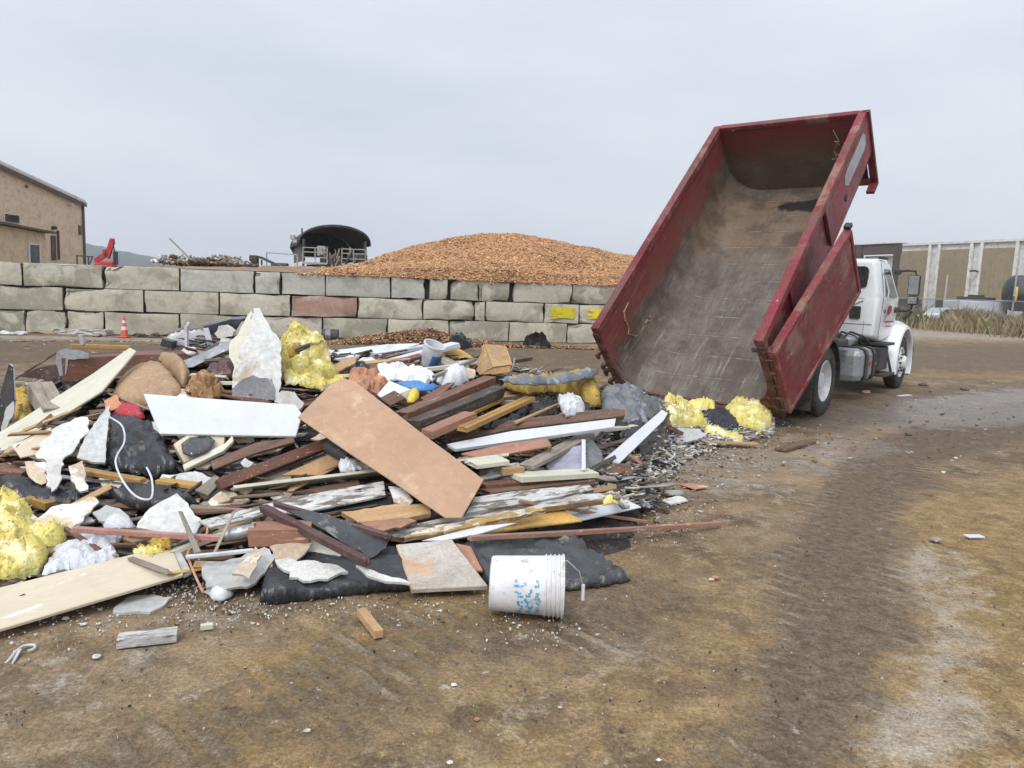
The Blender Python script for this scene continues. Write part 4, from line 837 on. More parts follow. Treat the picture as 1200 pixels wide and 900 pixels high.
# front bulkhead flange, larger than the bed section
fl_ = MB(); fl_.prism([(1.24, Ld-.05, Hd+.045), (1.24, Ld-.05, .02), (1.13, Ld-.05, .02), (1.13, Ld-.05, Hd+.045)], (0, .06, 0)).prism([(-1.2, Ld-.05, Hd+.03), (-1.2, Ld-.05, .02), (-1.13, Ld-.05, .02), (-1.13, Ld-.05, Hd+.03)], (0, .06, 0))
fl_.box((0, Ld-.02, .07), (2.26, .06, .10)).box((1.18, Ld-.14, .04), (.12, .26, .05)).box((-1.18, Ld-.14, .04), (.12, .26, .05)); fl_.build('bulkhead_flange', K['red_side'], bed)
MB().box((0, Ld+.005, Hd/2), (2.2, .02, Hd-.1)).build('bulkhead', K['red_side'], bed)
# rear frame plate with the bathtub opening
op = bath(1.105, .525, .05, Hd-.06); mb = MB(); P1 = []; 
for i, (x, z) in enumerate(op):
    sg = 1 if x > 0 else -1
    ox_ = 1.20*sg if abs(x) > .66 else x*1.0
    oz_ = z if z > .55 else max(-.10, z-.0-(0.55-z)*.4) if abs(x) > 1.0 else -.10
    P1.append(((x, z), (ox_, oz_)))
V = []; 
for (a, b2) in P1: V += [(a[0], -.03, a[1]), (b2[0], -.03, b2[1]), (a[0], .09, a[1]), (b2[0], .09, b2[1])]
F_ = []
for i in range(len(P1)-1):
    o_ = i*4; F_ += [(o_, o_+1, o_+5, o_+4), (o_+2, o_+6, o_+7, o_+3), (o_, o_+4, o_+6, o_+2), (o_+1, o_+3, o_+7, o_+5)]
F_ += [(0, 2, 3, 1), (len(V)-4, len(V)-3, len(V)-1, len(V)-2)]
mb.add(V, F_); mb.build('rear_frame', K['rust'], bed)
# hinge post with its ribs at the right rear, latch hooks at the left rear
mb = MB(); mb.box((1.235, .03, .58), (.05, .10, 1.12))
for z in np.linspace(.08, 1.0, 5): mb.box((1.225, -.015, z), (.10, .05, .03), ch=.006)
mb.build('hinge_post', K['rust'], bed)
mb = MB()
for z in (.86, .62, .50, .30): mb.bar((-1.19, -.02, z), (-1.26, -.06, z-.03), .05, .05).bar((-1.26, -.06, z-.01), (-1.25, -.06, z-.10), .04, .035)
mb.build('latch_hooks', K['rust'], bed)
# swung-open barn door tailgate lying along the right side
SP = .122; dm4 = Matrix.Translation((1.30, -.014, 0)) @ Matrix.Rotation(-SP, 4, 'Z')
mb = MB(); mb.box((-.03, 1.155, .56), (.05, 2.30, 1.03), ch=.006); gate = mb.build('tailgate', K['red_worn'], bed, dm4); gate['label'] = 'tailgate door swung open along the right side of the bed'
mb = MB(); mb.box((-.04, 1.155, 1.085), (.11, 2.31, .07), ch=.01).box((-.04, 2.29, .56), (.11, .06, 1.08), ch=.01).box((-.04, .02, .56), (.11, .06, 1.08), ch=.01).box((-.04, 1.155, .045), (.11, 2.31, .06), ch=.01); mb.build('gate_frame', K['red_worn'], gate)
mb = MB()
for y in (.62, 1.18, 1.74): mb.box((-.09, y, .56), (.08, .09, 1.0))
mb.build('gate_ribs', K['red_side'], gate)
MB().box((-.04, 2.33, 1.15), (.09, .09, .06), ch=.01).box((-.04, 2.36, .7), (.06, .05, .12)).build('gate_latch', K['chassis'], gate)
# bed underframe
mb = MB()
for x in (-.42, .42): mb.box((x, 2.4, -.12), (.10, 4.7, .20))
for y in np.linspace(.3, 4.6, 12): mb.box((0, y, -.05), (1.7, .08, .10))
mb.build('bed_underframe', K['rust'], bed)
MB().bar((-.9, -.06, -.03), (1.0, -.06, -.03), .10, .12).build('rear_sill', K['rust'], bed)
# ---- chassis
XO = .08; HB = 1.24
mb = MB()
for x in (-.43, .43): mb.box((x+XO, 4.48, .86), (.09, 6.2, .26))
for y in (1.45, 2.0, 2.6, 4.0, 5.2, 7.4): mb.box((XO, y, .86), (.9, .12, .2))
mb.box((XO, 1.41, .50), (1.9, .16, .16)).box((XO, 6.44, .46), (1.7, .14, .14)).lathe([(0, -.2), (.2, -.15), (.24, 0), (.2, .15), (0, .2)], o=(XO, 1.41, .5), ax=(0, 1, 0)); mb.build('chassis_frame', K['chassis'], truck)
mb = MB(); mb.tube([(XO+.2, 3.6, .8), (XO+.2, 2.75, 1.9)], .10).tube([(XO+.2, 2.9, 1.7), (XO+.2, 2.45, 2.2)], .06, 1).tube([(XO-.2, 3.6, .8), (XO-.2, 2.75, 1.9)], .10).tube([(XO-.2, 2.9, 1.7), (XO-.2, 2.45, 2.2)], .06, 1); mb.build('hoist_cylinders', [K['chassis'], K['chrome']], truck)
def wheel(x, y, sg, dual):
    R0 = .505; h = x*sg-(0)  # outer face distance
    hub = MB(); hub.lathe([(.30, h-.22), (.36, h-.245), (.45, h-.24), (.49, h-.215), (R0, h-.16), (R0, h-.06), (.492, h-.03), (.46, h-.008), (.40, h), (.33, h-.006), (.295, h-.02), (.29, h-.05)], o=(XO*0, y, .505), ax=(sg, 0, 0), n=48)
    for k in range(36):
        q = 2*math.pi*k/36; hub.box((sg*(h-.035), y+math.cos(q)*.487, .505+math.sin(q)*.487), (.05, .030, .012), rot=('X', q+math.pi/2))
    w_ = hub.build('wheel', K['tyre'], truck)
    rm_ = MB()
    if dual: rm_.lathe([(.297, h-.02), (.285, h-.012), (.275, h-.03), (.262, h-.12), (.25, h-.16), (.235, h-.175), (.13, h-.17), (.125, h-.10), (.11, h-.06), (.06, h-.045), (0, h-.045)], o=(0, y, .505), ax=(sg, 0, 0), n=40)
    else: rm_.lathe([(.297, h-.02), (.285, h-.01), (.275, h-.03), (.255, h-.06), (.22, h-.03), (.15, h-.005), (.13, h-.005), (.125, h+.05), (.10, h+.08), (0, h+.085)], o=(0, y, .505), ax=(sg, 0, 0), n=40)
    rm_.build('rim', K['rim'], w_)
    lg = MB()
    for k in range(10):
        q = 2*math.pi*k/10; hh = h-.165 if dual else h-.004
        lg.lathe([(.016, 0), (.016, .035), (0, .035)], o=(sg*hh, y+math.cos(q)*.165, .505+math.sin(q)*.165), ax=(sg, 0, 0), n=8)
        if k % 2 == 0: lg.lathe([(.030, 0), (.030, .006), (0, .006)], o=(sg*(hh+(-.006 if dual else -.012)), y+math.cos(q+.3)*.21, .505+math.sin(q+.3)*.21), ax=(sg, 0, 0), n=12)  # dark discs painted as the shade inside the rim's hand holes
    lg.build('lug_nuts_hole_discs', K['chassis'], w_)
wheel(XO+HB-.02, 1.41, 1, True); wheel(-(HB-.02-XO), 1.41, -1, True); wheel(XO+HB-.33, 1.41, 1, True); wheel(-(HB-.33-XO), 1.41, -1, True)
wheel(XO+HB-.06, 6.44, 1, False); wheel(-(HB-.06-XO), 6.44, -1, False)
# rear fender, mud flap, marker light
def arc_strip(name, yc, R, x0, x1, a0, a1, th, mat, par, n=14):
    V = []; 
    for q in np.linspace(a0, a1, n):
        for r in (R, R+th):
            for x in (x0, x1): V.append((x, yc+math.cos(q)*r, .505+math.sin(q)*r))
    F_ = []
    for i in range(n-1):
        o_ = i*4; F_ += [(o_, o_+1, o_+5, o_+4), (o_+2, o_+6, o_+7, o_+3), (o_, o_+4, o_+6, o_+2), (o_+1, o_+3, o_+7, o_+5)]
    F_ += [(0, 2, 3, 1), (n*4-4, n*4-3, n*4-1, n*4-2)]
    m = MB(); m.add(V, F_, 0, True); return m.build(name, mat, par)
for sg in (1, -1):
    xa, xb = XO+sg*(HB-.62), XO+sg*(HB+.0)
    arc_strip('rear_fender', 1.41, .585, min(xa, xb), max(xa, xb), math.radians(-8), math.radians(95), .03, K['chassis'], truck)
    MB().box((XO+sg*(HB-.30), .72, .55), (.60, .02, .80)).build('mud_flap', K['tyre'], truck)
MB().box((XO+HB-.02, .66, .96), (.05, .10, .07), ch=.01).build('marker_light', K['red'], truck)
MB().bar((XO+.4, .66, .93), (XO+HB+.10, .66, .93), .04, .04).build('light_bar', K['chassis'], truck)
# ---- fuel tank, air tank, steps
tk_ = MB().box((XO+.90, 3.85, .60), (.60, 1.05, .56), ch=.12).build('fuel_tank', K['tank_grey'], truck)
MB().box((XO+.905, 3.62, .60), (.625, .05, .585), ch=.12).box((XO+.905, 4.12, .60), (.625, .05, .585), ch=.12).build('tank_strap', K['chassis'], tk_)
MB().box((XO+1.207, 3.9, .62), (.008, .16, .07)).build('red_label', K['red'], tk_)
MB().box((XO+.85, 3.0, .98), (.3, .5, .12), ch=.03).build('frame_bracket', K['chassis'], truck)
MB().lathe([(0, -.35), (.10, -.33), (.14, -.26), (.14, .26), (.10, .33), (0, .35)], o=(XO+.78, 3.9, 1.00), ax=(0, 1, 0)).lathe([(0, -.14), (.08, -.12), (.11, -.06), (.11, .1), (0, .14)], o=(XO+1.02, 4.52, .58), ax=(1, 0, 0)).build('air_tank', K['chrome'], truck)
mb = MB()
for k in range(5):
    p0 = np.array((XO+.5+.1*k, 2.4+.15*k, 1.0)); mb.tube([p0, p0+[.05, .5, .14], p0+[.1, 1.1, .06], p0+[.12, 1.6, -.1]], .018, n=6)
mb.build('hoses', K['tyre'], truck)
mb = MB(); mb.box((XO+.88, 5.15, .64), (.50, .62, .42), ch=.02).box((XO+1.0, 5.2, .35), (.50, .75, .05), ch=.01).box((XO+1.0, 5.2, .90), (.42, .70, .05), ch=.01).bar((XO+.75, 4.84, .36), (XO+.75, 4.84, .9), .04, .04).bar((XO+1.2, 5.5, .36), (XO+1.05, 5.5, .9), .04, .04)
mb.build('cab_step', K['chassis'], truck)
# ---- cab
def hull(pts, name, mat, par, bev=.05, seg=3):
    bm = bmesh.new()
    for p in pts: bm.verts.new(p)
    bmesh.ops.convex_hull(bm, input=bm.verts[:]); bmesh.ops.dissolve_limit(bm, angle_limit=math.radians(3), verts=bm.verts[:], edges=bm.edges[:])
    if bev: bmesh.ops.bevel(bm, geom=bm.edges[:], offset=bev, segments=seg, affect='EDGES', profile=.5, clamp_overlap=True)
    me = bpy.data.meshes.new(name)
    for f in bm.faces: f.smooth = True
    bmesh.ops.recalc_face_normals(bm, faces=bm.faces); bm.to_mesh(me); bm.free(); me.set_sharp_from_angle(angle=math.radians(35)); me.materials.append(mat); return link(name, me, par)
cx = XO; CBK = 4.62
pts = []
for sg in (1, -1):
    for (y, z, x) in ((CBK, 1.02, 1.03), (CBK-.01, 1.72, 1.07), (CBK+.06, 2.38, .95), (CBK+.95, 2.44, .94), (6.22, 1.72, 1.03), (6.22, 1.02, 1.03), (5.2, .92, 1.03)): pts.append((cx+sg*x, y, z))
cab = hull(pts, 'cab', K['truck_white'], truck, .07, 4)
def side_x(z): return 1.03+(z-1.02)/.70*.04 if z < 1.72 else 1.07-(z-1.72)/.66*.12
def side_patch(name, yz, mat, par, off=.006, th=.012, sg=1):
    P = [(cx+sg*(side_x(z)+off), y, z) for y, z in yz]; return MB().prism(P, (sg*th, 0, 0)).build(name, mat, par, bevel=.003)
for sg in (1, -1):
    dr = side_patch('door', [(5.02, 1.04), (5.02, 1.74), (5.08, 2.32), (5.62, 2.34), (6.10, 1.72), (6.10, 1.04)], K['truck_white'], cab, .0, .012, sg)
    side_patch('window', [(5.12, 1.76), (5.16, 2.24), (5.58, 2.25), (5.98, 1.74)], K['glass'], dr, .014, .006, sg)
    side_patch('door_seam', [(4.995, 1.0), (4.995, 1.74), (5.05, 2.34), (5.03, 2.34), (4.975, 1.74), (4.975, 1.0)], K['dark_metal'], cab, .004, .003, sg)
    side_patch('handle', [(5.12, 1.46), (5.12, 1.52), (5.30, 1.52), (5.30, 1.46)], K['chassis'], dr, .02, .03, sg)
    MB().tube([(cx+sg*1.10, 4.99, 1.30), (cx+sg*1.14, 4.97, 1.45), (cx+sg*1.14, 4.98, 1.85), (cx+sg*1.06, 5.0, 2.1), (cx+sg*1.02, 4.95, 2.15)], .014, n=8).build('grab_handle', K['chrome'], cab)
side_patch('red_emblem', [(5.38, 1.42), (5.30, 1.50), (5.30, 1.58), (5.44, 1.60), (5.60, 1.57), (5.60, 1.50), (5.48, 1.42)], K['red'], cab, .026, .003)
side_patch('red_lettering', [(5.25, 1.28), (5.25, 1.31), (5.9, 1.31), (5.9, 1.28)], K['red'], cab, .026, .003); side_patch('red_lettering', [(5.35, 1.20), (5.35, 1.225), (5.8, 1.225), (5.8, 1.20)], K['red'], cab, .026, .003)
def back_patch(name, x0, x1, z0, z1, mat, par, r=.06, th=.014, y=CBK):
    P = []
    for (xc, zc_, q0) in ((x1-r, z1-r, 0), (x0+r, z1-r, 90), (x0+r, z0+r, 180), (x1-r, z0+r, 270)):
        for q in (0, 30, 60, 90): P.append((cx+xc+r*math.cos(math.radians(q0+q)), y-.008+(zc_-1.72)*.09*(zc_ > 1.72), zc_+r*math.sin(math.radians(q0+q))))
    return MB().prism(P, (0, -th, 0)).build(name, mat, par)
back_patch('rear_window', .60, .86, 1.88, 2.26, K['glass'], cab, .07, .02); back_patch('rear_window', -.86, -.60, 1.88, 2.26, K['glass'], cab, .07, .02); back_patch('rear_window', -.36, .36, 1.88, 2.26, K['glass'], cab, .07, .02)
back_patch('vent', .62, .80, 1.34, 1.56, K['chassis'], cab, .02, .03)
back_patch('seam', -1.0, 1.0, 1.245, 1.255, K['tank_grey'], cab, .004, .006); back_patch('seam', .86, .868, 1.05, 2.2, K['tank_grey'], cab, .003, .006); back_patch('seam', .1, .84, 1.70, 1.708, K['tank_grey'], cab, .003, .006)
MB().bar((cx+.1, CBK-.012, 1.28), (cx+.82, CBK-.012, 1.66), .02, .012, up=(0, 1, 0)).build('seam', K['tank_grey'], cab)
MB().prism([(cx-.85, CBK+1.03, 2.37), (cx+.85, CBK+1.03, 2.37), (cx+.92, 6.16, 1.80), (cx-.92, 6.16, 1.80)], (0, .05, .03)).build('windscreen', K['glass'], cab)
MB().bar((cx+.93, 5.02, 2.43), (cx+.98, 5.32, 2.425), .05, .04).bar((cx-.93, 5.02, 2.43), (cx-.98, 5.32, 2.425), .05, .04).build('roof_trim', K['chassis'], cab)
MB().lathe([(0, 0), (.05, 0), (.05, .04), (.02, .07), (0, .07)], o=(cx+.3, 5.3, 2.43)).build('roof_light', K['chassis'], cab)
# hood, fenders, bumper
pts = []
for sg in (1, -1):
    for (y, z, x) in ((6.2, 1.70, .92), (6.2, .9, .92), (7.45, 1.38, .62), (7.50, .8, .60), (6.8, 1.60, .80)): pts.append((cx+sg*x, y, z))
hull(pts, 'hood', K['truck_white'], truck, .06, 3)
for sg in (1, -1):
    xa, xb = cx+sg*(HB-.52), cx+sg*(HB-.02)
    V = []; n = 22
    for q in np.linspace(math.radians(-24), math.radians(196), n):
        for r, x in ((.60, xa), (.60, xb), (.615, xb+sg*.012), (.66, xb), (.74, xb-sg*.14), (.80, xa)):
            rr = r; V.append((x, 6.44+math.cos(q)*rr*(1.05), .505+math.sin(q)*rr*1.06))
    F_ = [(i*6+j, i*6+(j+1) % 6, (i+1)*6+(j+1) % 6, (i+1)*6+j) for i in range(n-1) for j in range(6)]
    F_ += [tuple(range(6)), tuple((n-1)*6+j for j in range(6))[::-1]]
    m = MB(); m.add(V, F_, 0, True); fd = m.build('fender', K['truck_white'], truck)
    MB().box((cx+sg*.93, 7.42, 1.02), (.26, .14, .26), ch=.05).build('headlight', K['chrome'], fd)
    MB().tube([(cx+sg*(HB-.16), 6.62, 1.33), (cx+sg*(HB-.06), 6.66, 1.44), (cx+sg*(HB-.02), 6.66, 1.50)], .035, n=8).build('fender_mirror', K['chassis'], fd)
MB().box((cx, 7.58, .62), (2.30, .14, .34), ch=.05).build('bumper', K['chassis'], truck)
MB().box((cx, 7.5, 1.1), (.95, .06, .5), ch=.02).build('grille', K['chrome'], truck)
for sg in (1, -1):
    mx_ = cx+sg*1.33
    ar = MB().tube([(cx+sg*1.02, 6.0, 2.22), (cx+sg*1.2, 6.0, 2.25), (mx_, 6.05, 2.24), (mx_+sg*.03, 6.05, 2.12)], .022, n=8).box((cx+sg*1.04, 6.0, 2.22), (.12, .10, .10), ch=.02).build('mirror_arm', K['chassis'], truck)
    MB().tube([(cx+sg*1.08, 6.0, 1.50), (mx_-sg*.08, 6.05, 1.50), (mx_-sg*.01, 6.05, 1.54), (mx_, 6.05, 1.66)], .024, n=8).box((cx+sg*1.09, 6.0, 1.51), (.10, .14, .10), ch=.02).build('mirror_arm', K['chassis'], truck)
    ho = MB().box((mx_, 6.05, 1.98), (.20, .10, .38), ch=.03).box((mx_, 6.05, 1.70), (.19, .10, .16), ch=.03).build('mirror', K['chassis'], ar)
    MB().box((mx_, 5.996, 1.98), (.165, .006, .34), ch=.002).box((mx_, 5.996, 1.70), (.15, .006, .12), ch=.002).build('mirror_glass', K['glass_mirror'] if 'glass_mirror' in K else K['chrome'], ho)
# dry stalks stuck inside the bed
K['stalk'] = pm('dry_stalk', (.50, .38, .20), (.38, .27, .13), rough=.9, bump=0)
for (sx_, sy_, sz_), rot_, lb_ in (((-1.085, .62, .80), 1, 'dry stalks stuck on the left wall near the open end'), ((.72, 4.70, .86), 0, 'dry stalks stuck on the front wall of the bed')):
    mb = MB(); R5 = random.Random(int(sz_*100)); p_ = np.array([sx_, sy_, sz_+.25])
    for k in range(26):
        d_ = np.array([0, R5.uniform(-.10, .22), R5.uniform(-.16, .02)]) if rot_ else np.array([R5.uniform(-.09, .09), 0, R5.uniform(-.17, .03)])
        b_ = p_+d_*(.5+.6*R5.random()); off_ = np.array([.012, 0, 0]) if rot_ else np.array([0, -.012, 0]); mb.bar(p_+off_, b_+off_, .012, .006); p_ = b_ if R5.random() < .5 else p_+d_*.2
        p_[2] = min(max(p_[2], sz_-.35), sz_+.3); 
        if rot_: p_[1] = min(max(p_[1], .35), 1.2)
        else: p_[0] = min(max(p_[0], .5), .9)
    mb.build('dry_stalks', K['stalk'], bed)
# ================================================================== tools for the heap's pieces
def as_pts(px, dz=.05, dep=None):
    a = np.array(px, float)
    if dep is None: return S_arr(a[:, 0], a[:, 1], dz)
    dep = [dep]*len(a) if isinstance(dep, (int, float)) else dep
    return np.array([D(x, y, d) for (x, y), d in zip(a, dep)])
def plane_of(P, face):
    c = P.mean(0); n = np.linalg.svd(P-c)[2][2]; tc_ = nrm(EYEP-c)
    if n @ tc_ < 0: n = -n
    return c, nrm(n*(1-face)+tc_*face)
def slab(name, label, cat, px, mat, t=.02, dz=.05, dep=None, face=.25, torn=0., group=None, edge=None, bev=None, warp=0., sub=0):
    """a flat piece whose outline was measured in the photo, laid on the heap, with its own plane and thickness"""
    P0 = as_pts(px, dz, dep); c, n = plane_of(P0, face); a = np.array(px, float); P = []
    for x, y in a:
        d = ray(x, y); P.append(EYEP+d*(((c-EYEP) @ n)/(d @ n)))
    P = np.array(P); ed = [P[(i+1) % len(P)]-P[i] for i in range(len(P))]; X = max(ed, key=lambda v: v @ v)
    m = frame(P.mean(0), X, n); mi = np.array(m.inverted()); Q = [(mi @ np.append(p, 1))[:2] for p in P]
    if torn:
        R_ = random.Random(hash(name+label) % 9999 if False else sum(map(ord, label)))
        Q2 = []
        for i in range(len(Q)):
            p, q = Q[i], Q[(i+1) % len(Q)]; L_ = np.linalg.norm(q-p); k = max(1, int(L_/(.035)))
            nn = nrm(np.array([q[1]-p[1], p[0]-q[0]]))
            for j in range(k):
                f_ = j/k; am = torn*(1 if 0 < j else .4); Q2.append(p+(q-p)*f_+nn*am*(R_.random()-.5)*2*(1 if R_.random() < .8 else 1.7))
        Q = Q2
    k = len(Q); area = sum(Q[i][0]*Q[(i+1) % k][1]-Q[(i+1) % k][0]*Q[i][1] for i in range(k))
    if area < 0: Q = Q[::-1]
    bm = bmesh.new(); top = [bm.verts.new((q[0], q[1], 0)) for q in Q]; bot = [bm.verts.new((q[0], q[1], -t)) for q in Q]
    bm.faces.new(top); bm.faces.new(bot[::-1])
    for i in range(k):
        f = bm.faces.new((top[i], bot[i], bot[(i+1) % k], top[(i+1) % k])); f.material_index = 1 if edge else 0
    if not torn:
        bmesh.ops.bevel(bm, geom=bm.edges[:], offset=bev or min(.004, t*.25), segments=1, affect='EDGES', clamp_overlap=True)
    else: bmesh.ops.triangulate(bm, faces=[f for f in bm.faces if len(f.verts) > 4])
    if warp:
        bmesh.ops.triangulate(bm, faces=bm.faces[:])
        for _ in range(3):
            le = [e for e in bm.edges if e.calc_length() > .12]
            if not le: break
            bmesh.ops.subdivide_edges(bm, edges=le, cuts=1)
            bmesh.ops.triangulate(bm, faces=[f for f in bm.faces if len(f.verts) > 3])
        s_ = Vector((len(label)*3.3, 1, 0))
        for v in bm.verts: v.co.z += warp*mnoise.noise(Vector((v.co.x*2.2, v.co.y*2.2, 0))+s_)
    bmesh.ops.recalc_face_normals(bm, faces=bm.faces)
    me = bpy.data.meshes.new(name); bm.to_mesh(me); bm.free(); me.materials.append(mat)
    if edge: me.materials.append(edge)
    o = link(name, me, None, m); 
    if cat: tag(o, label, cat, group)
    return o
def beam(name, label, cat, A, B, w, t, mat, dz=.06, za=0, zb=0, roll=0, dep=None, group=None, broken=.012, prof=None, parent=None):
    """a timber from picture point A to B, lying on the heap; w across, t thick"""
    if dep: a, b_ = D(*A, dep[0]), D(*B, dep[1])
    else: a, b_ = S(*A, dz+za), S(*B, dz+zb)
    X = nrm(b_-a); Zv = np.array([0, 0, 1.]); Y = nrm(np.cross(Zv, X)); Zv = np.cross(X, Y)
    Zr = Zv*math.cos(roll)+Y*math.sin(roll)
    m = frame((a+b_)/2, X, Zr); L_ = np.linalg.norm(b_-a)
    R_ = random.Random(sum(map(ord, label))+int(A[0])); bm = bmesh.new(); ns = max(2, int(L_/.25)); rings = []
    sec = prof or [(-w/2, -t), (w/2, -t), (w/2, 0), (-w/2, 0)]
    bend = R_.uniform(-.006, .006)*L_
    for i in range(ns+1):
        f_ = i/ns; x0 = (f_-.5)*L_; ring = []
        for (y, z) in sec:
            jx = R_.uniform(-broken, broken) if i in (0, ns) else 0
            ring.append(bm.verts.new((x0+jx, y+R_.uniform(-.0015, .0015)+bend*math.sin(f_*math.pi), z+R_.uniform(-.0015, .0015))))
        rings.append(ring)
    k = len(sec)
    for i in range(ns):
        for j in range(k): bm.faces.new((rings[i][j], rings[i][(j+1) % k], rings[i+1][(j+1) % k], rings[i+1][j]))
    bm.faces.new(rings[0][::-1]); bm.faces.new(rings[-1])
    bmesh.ops.recalc_face_normals(bm, faces=bm.faces)
    lo = [e for e in bm.edges if e.is_manifold and e.calc_face_angle(0) > .5]
    bmesh.ops.bevel(bm, geom=lo, offset=min(.0035, t*.2), segments=1, affect='EDGES', clamp_overlap=True)
    me = bpy.data.meshes.new(name); bm.to_mesh(me); bm.free(); me.materials.append(mat)
    o = link(name, me, parent, m)
    if cat: tag(o, label, cat, group)
    return o
def puff(name, label, cat, px, mat, t=.08, amp=.03, freq=9, dz=.02, dep=None, R=14, step=4.5, ridge=False, group=None, stuff=False, sheet=0, jag=1.2, thick=.012, face=.35, fuzz=0):
    if mat.name.startswith(('glass_wool', 'old_glass')): fuzz = fuzz or 1; step = min(step, 3.6); amp *= 1.15
    if ridge: step = min(step, 3.4 if dep is None or np.max(dep) < 12 else step); t *= .55; amp *= 1.4
    """a soft lump (wool, bag, film): outline measured in the photo, domed over the heap, wrinkled by noise"""
    d_ = S(*np.mean(px, 0))[1] if dep is None else float(np.mean(dep))
    if d_ < 12: step *= min(1, 5.3/d_)
    R_ = random.Random(sum(map(ord, label))); out = []
    for i in range(len(px)):
        p = np.array(px[i], float); q = np.array(px[(i+1) % len(px)], float); k = max(1, int(np.linalg.norm(q-p)/step))
        for j in range(k): out.append(p+(q-p)*j/k+np.array([R_.uniform(-jag, jag), R_.uniform(-jag, jag)]))
    out = np.array(out); ins = []
    x0, y0 = out.min(0); x1, y1 = out.max(0)
    def inside(x, y):
        c = False; n = len(out); j = n-1
        for i in range(n):
            if (out[i, 1] > y) != (out[j, 1] > y) and x < (out[j, 0]-out[i, 0])*(y-out[i, 1])/(out[j, 1]-out[i, 1])+out[i, 0]: c = not c
            j = i
        return c
    yy_ = y0
    while yy_ < y1:
        xx_ = x0
        while xx_ < x1:
            q = (xx_+R_.uniform(-1, 1)*step*.3, yy_+R_.uniform(-1, 1)*step*.3)
            if inside(*q) and np.min(np.hypot(out[:, 0]-q[0], out[:, 1]-q[1])) > step*.55: ins.append(q)
            xx_ += step
        yy_ += step*.8
    al = np.array(list(map(tuple, out))+ins); nb = len(out)
    vs_, _, fs, *_x = delaunay_2d_cdt([Vector(map(float, p)) for p in al], [(i, (i+1) % nb) for i in range(nb)], [tuple(range(nb))], 1, 1e-5)
    pts = np.array([tuple(v) for v in vs_]); a = pts
    A_ = out; B2 = np.roll(out, -1, 0); dd_ = B2-A_; L2 = (dd_**2).sum(1)+1e-9
    dist = np.array([np.min(np.hypot(*((p-A_)-dd_*np.clip(((p-A_)*dd_).sum(1)/L2, 0, 1)[:, None]).T)) for p in pts])
    if dep is None: P = S_arr(pts[:, 0], pts[:, 1], dz)
    else:
        if isinstance(dep, (int, float)): P = np.array([D(x, y, dep) for x, y in pts])
        else: P = np.array([D(x, y, dep[0]+(dep[1]-dep[0])*(y-y0)/(y1-y0)) for x, y in pts])
    c = P.mean(0); up_ = np.array([0, 0, 1.]); n = nrm(up_*(1-face)+nrm(EYEP-c)*face)
    u = np.clip(dist/R, 0, 1); dome = np.sqrt(np.maximum(0, 1-(1-u)**2)); s_ = Vector((len(label)*1.7, px[0][0]*.1, 0)); T_ = []
    for p, d in zip(P, dome):
        v = Vector(p*freq)+s_; a1 = mnoise.noise(v)
        if sheet:
            q_ = Vector((v.x*.45+v.y*.25, v.y*1.0-v.x*.3, v.z))+mnoise.noise_vector(v*.5)*.55; h = (1-abs(mnoise.noise(q_))*3.2)*.55+(1-abs(mnoise.noise(q_*2.3))*3)*.30+(1-abs(mnoise.noise(q_*5.7))*3)*.12
        elif ridge:
            q_ = Vector((v.x*.5+v.y*.25, v.y-v.x*.3, v.z))+mnoise.noise_vector(v*.5)*.55; hs_ = (1-abs(mnoise.noise(q_))*3.2)*.5+(1-abs(mnoise.noise(q_*2.3))*3)*.35+(1-abs(mnoise.noise(q_*5.7))*3)*.18
            w1 = mnoise.noise_vector(v*.8); v = v+w1*.5
            d1 = mnoise.voronoi(v*.75)[0]; d2 = mnoise.voronoi(v*2.1)[0]; d3 = mnoise.voronoi(v*5.2)[0]
            h = (1.1-d1[0]*1.6)*.35+(.5-d2[0])*.35+(.5-d3[0])*.2+hs_*.8
        else: h = a1+mnoise.noise(v*2.7)*.6+mnoise.noise(v*6.1)*.30+mnoise.noise(v*13)*.13
        lat = np.array(mnoise.noise_vector(v*1.4))*amp*.6*d
        T_.append(p+n*(t*d+amp*h*(.25+.75*d))+lat)
    T_ = np.array(T_); Bt = P-n*thick
    nv = len(T_); fs = [tuple(f) for f in fs]; tri2 = [tuple(nv+i for i in f[::-1]) for f in fs]
    cnt = {}
    for f in fs:
        for i in range(len(f)): e = (f[i], f[(i+1) % len(f)]); cnt[e] = cnt.get(e, 0)+1
    side = [(e[0], e[1]) for e in cnt if (e[1], e[0]) not in cnt]; sf = [(b_, a_, nv+a_, nv+b_) for a_, b_ in side]
    cen = P.mean(0); V = np.concatenate([T_, Bt])-cen
    me = bpy.data.meshes.new(name); me.from_pydata([tuple(v) for v in V], [], fs+tri2+sf)
    me.materials.append(mat)
    bm = bmesh.new(); bm.from_mesh(me); bmesh.ops.recalc_face_normals(bm, faces=bm.faces)
    for f in bm.faces: f.smooth = True
    if fuzz:      # loose tufts standing off the wool
        for _ in range(min(4000, nv*3)):
            i = R_.randrange(nv); p = Vector(T_[i]-cen); L_ = R_.uniform(.003, .013); q = [Vector((R_.gauss(0, 1), R_.gauss(0, 1), R_.gauss(0, 1))).normalized()*L_ for _ in range(3)]
            q[0] *= 1.5; f = bm.faces.new([bm.verts.new(p+v) for v in q]); f.smooth = False
    bm.to_mesh(me); bm.free()
    if ridge: me.set_sharp_from_angle(angle=math.radians(34))
    o = link(name, me); o.location = cen
    if cat: tag(o, label, cat, group)
    if stuff: o['kind'] = 'stuff'
    return o
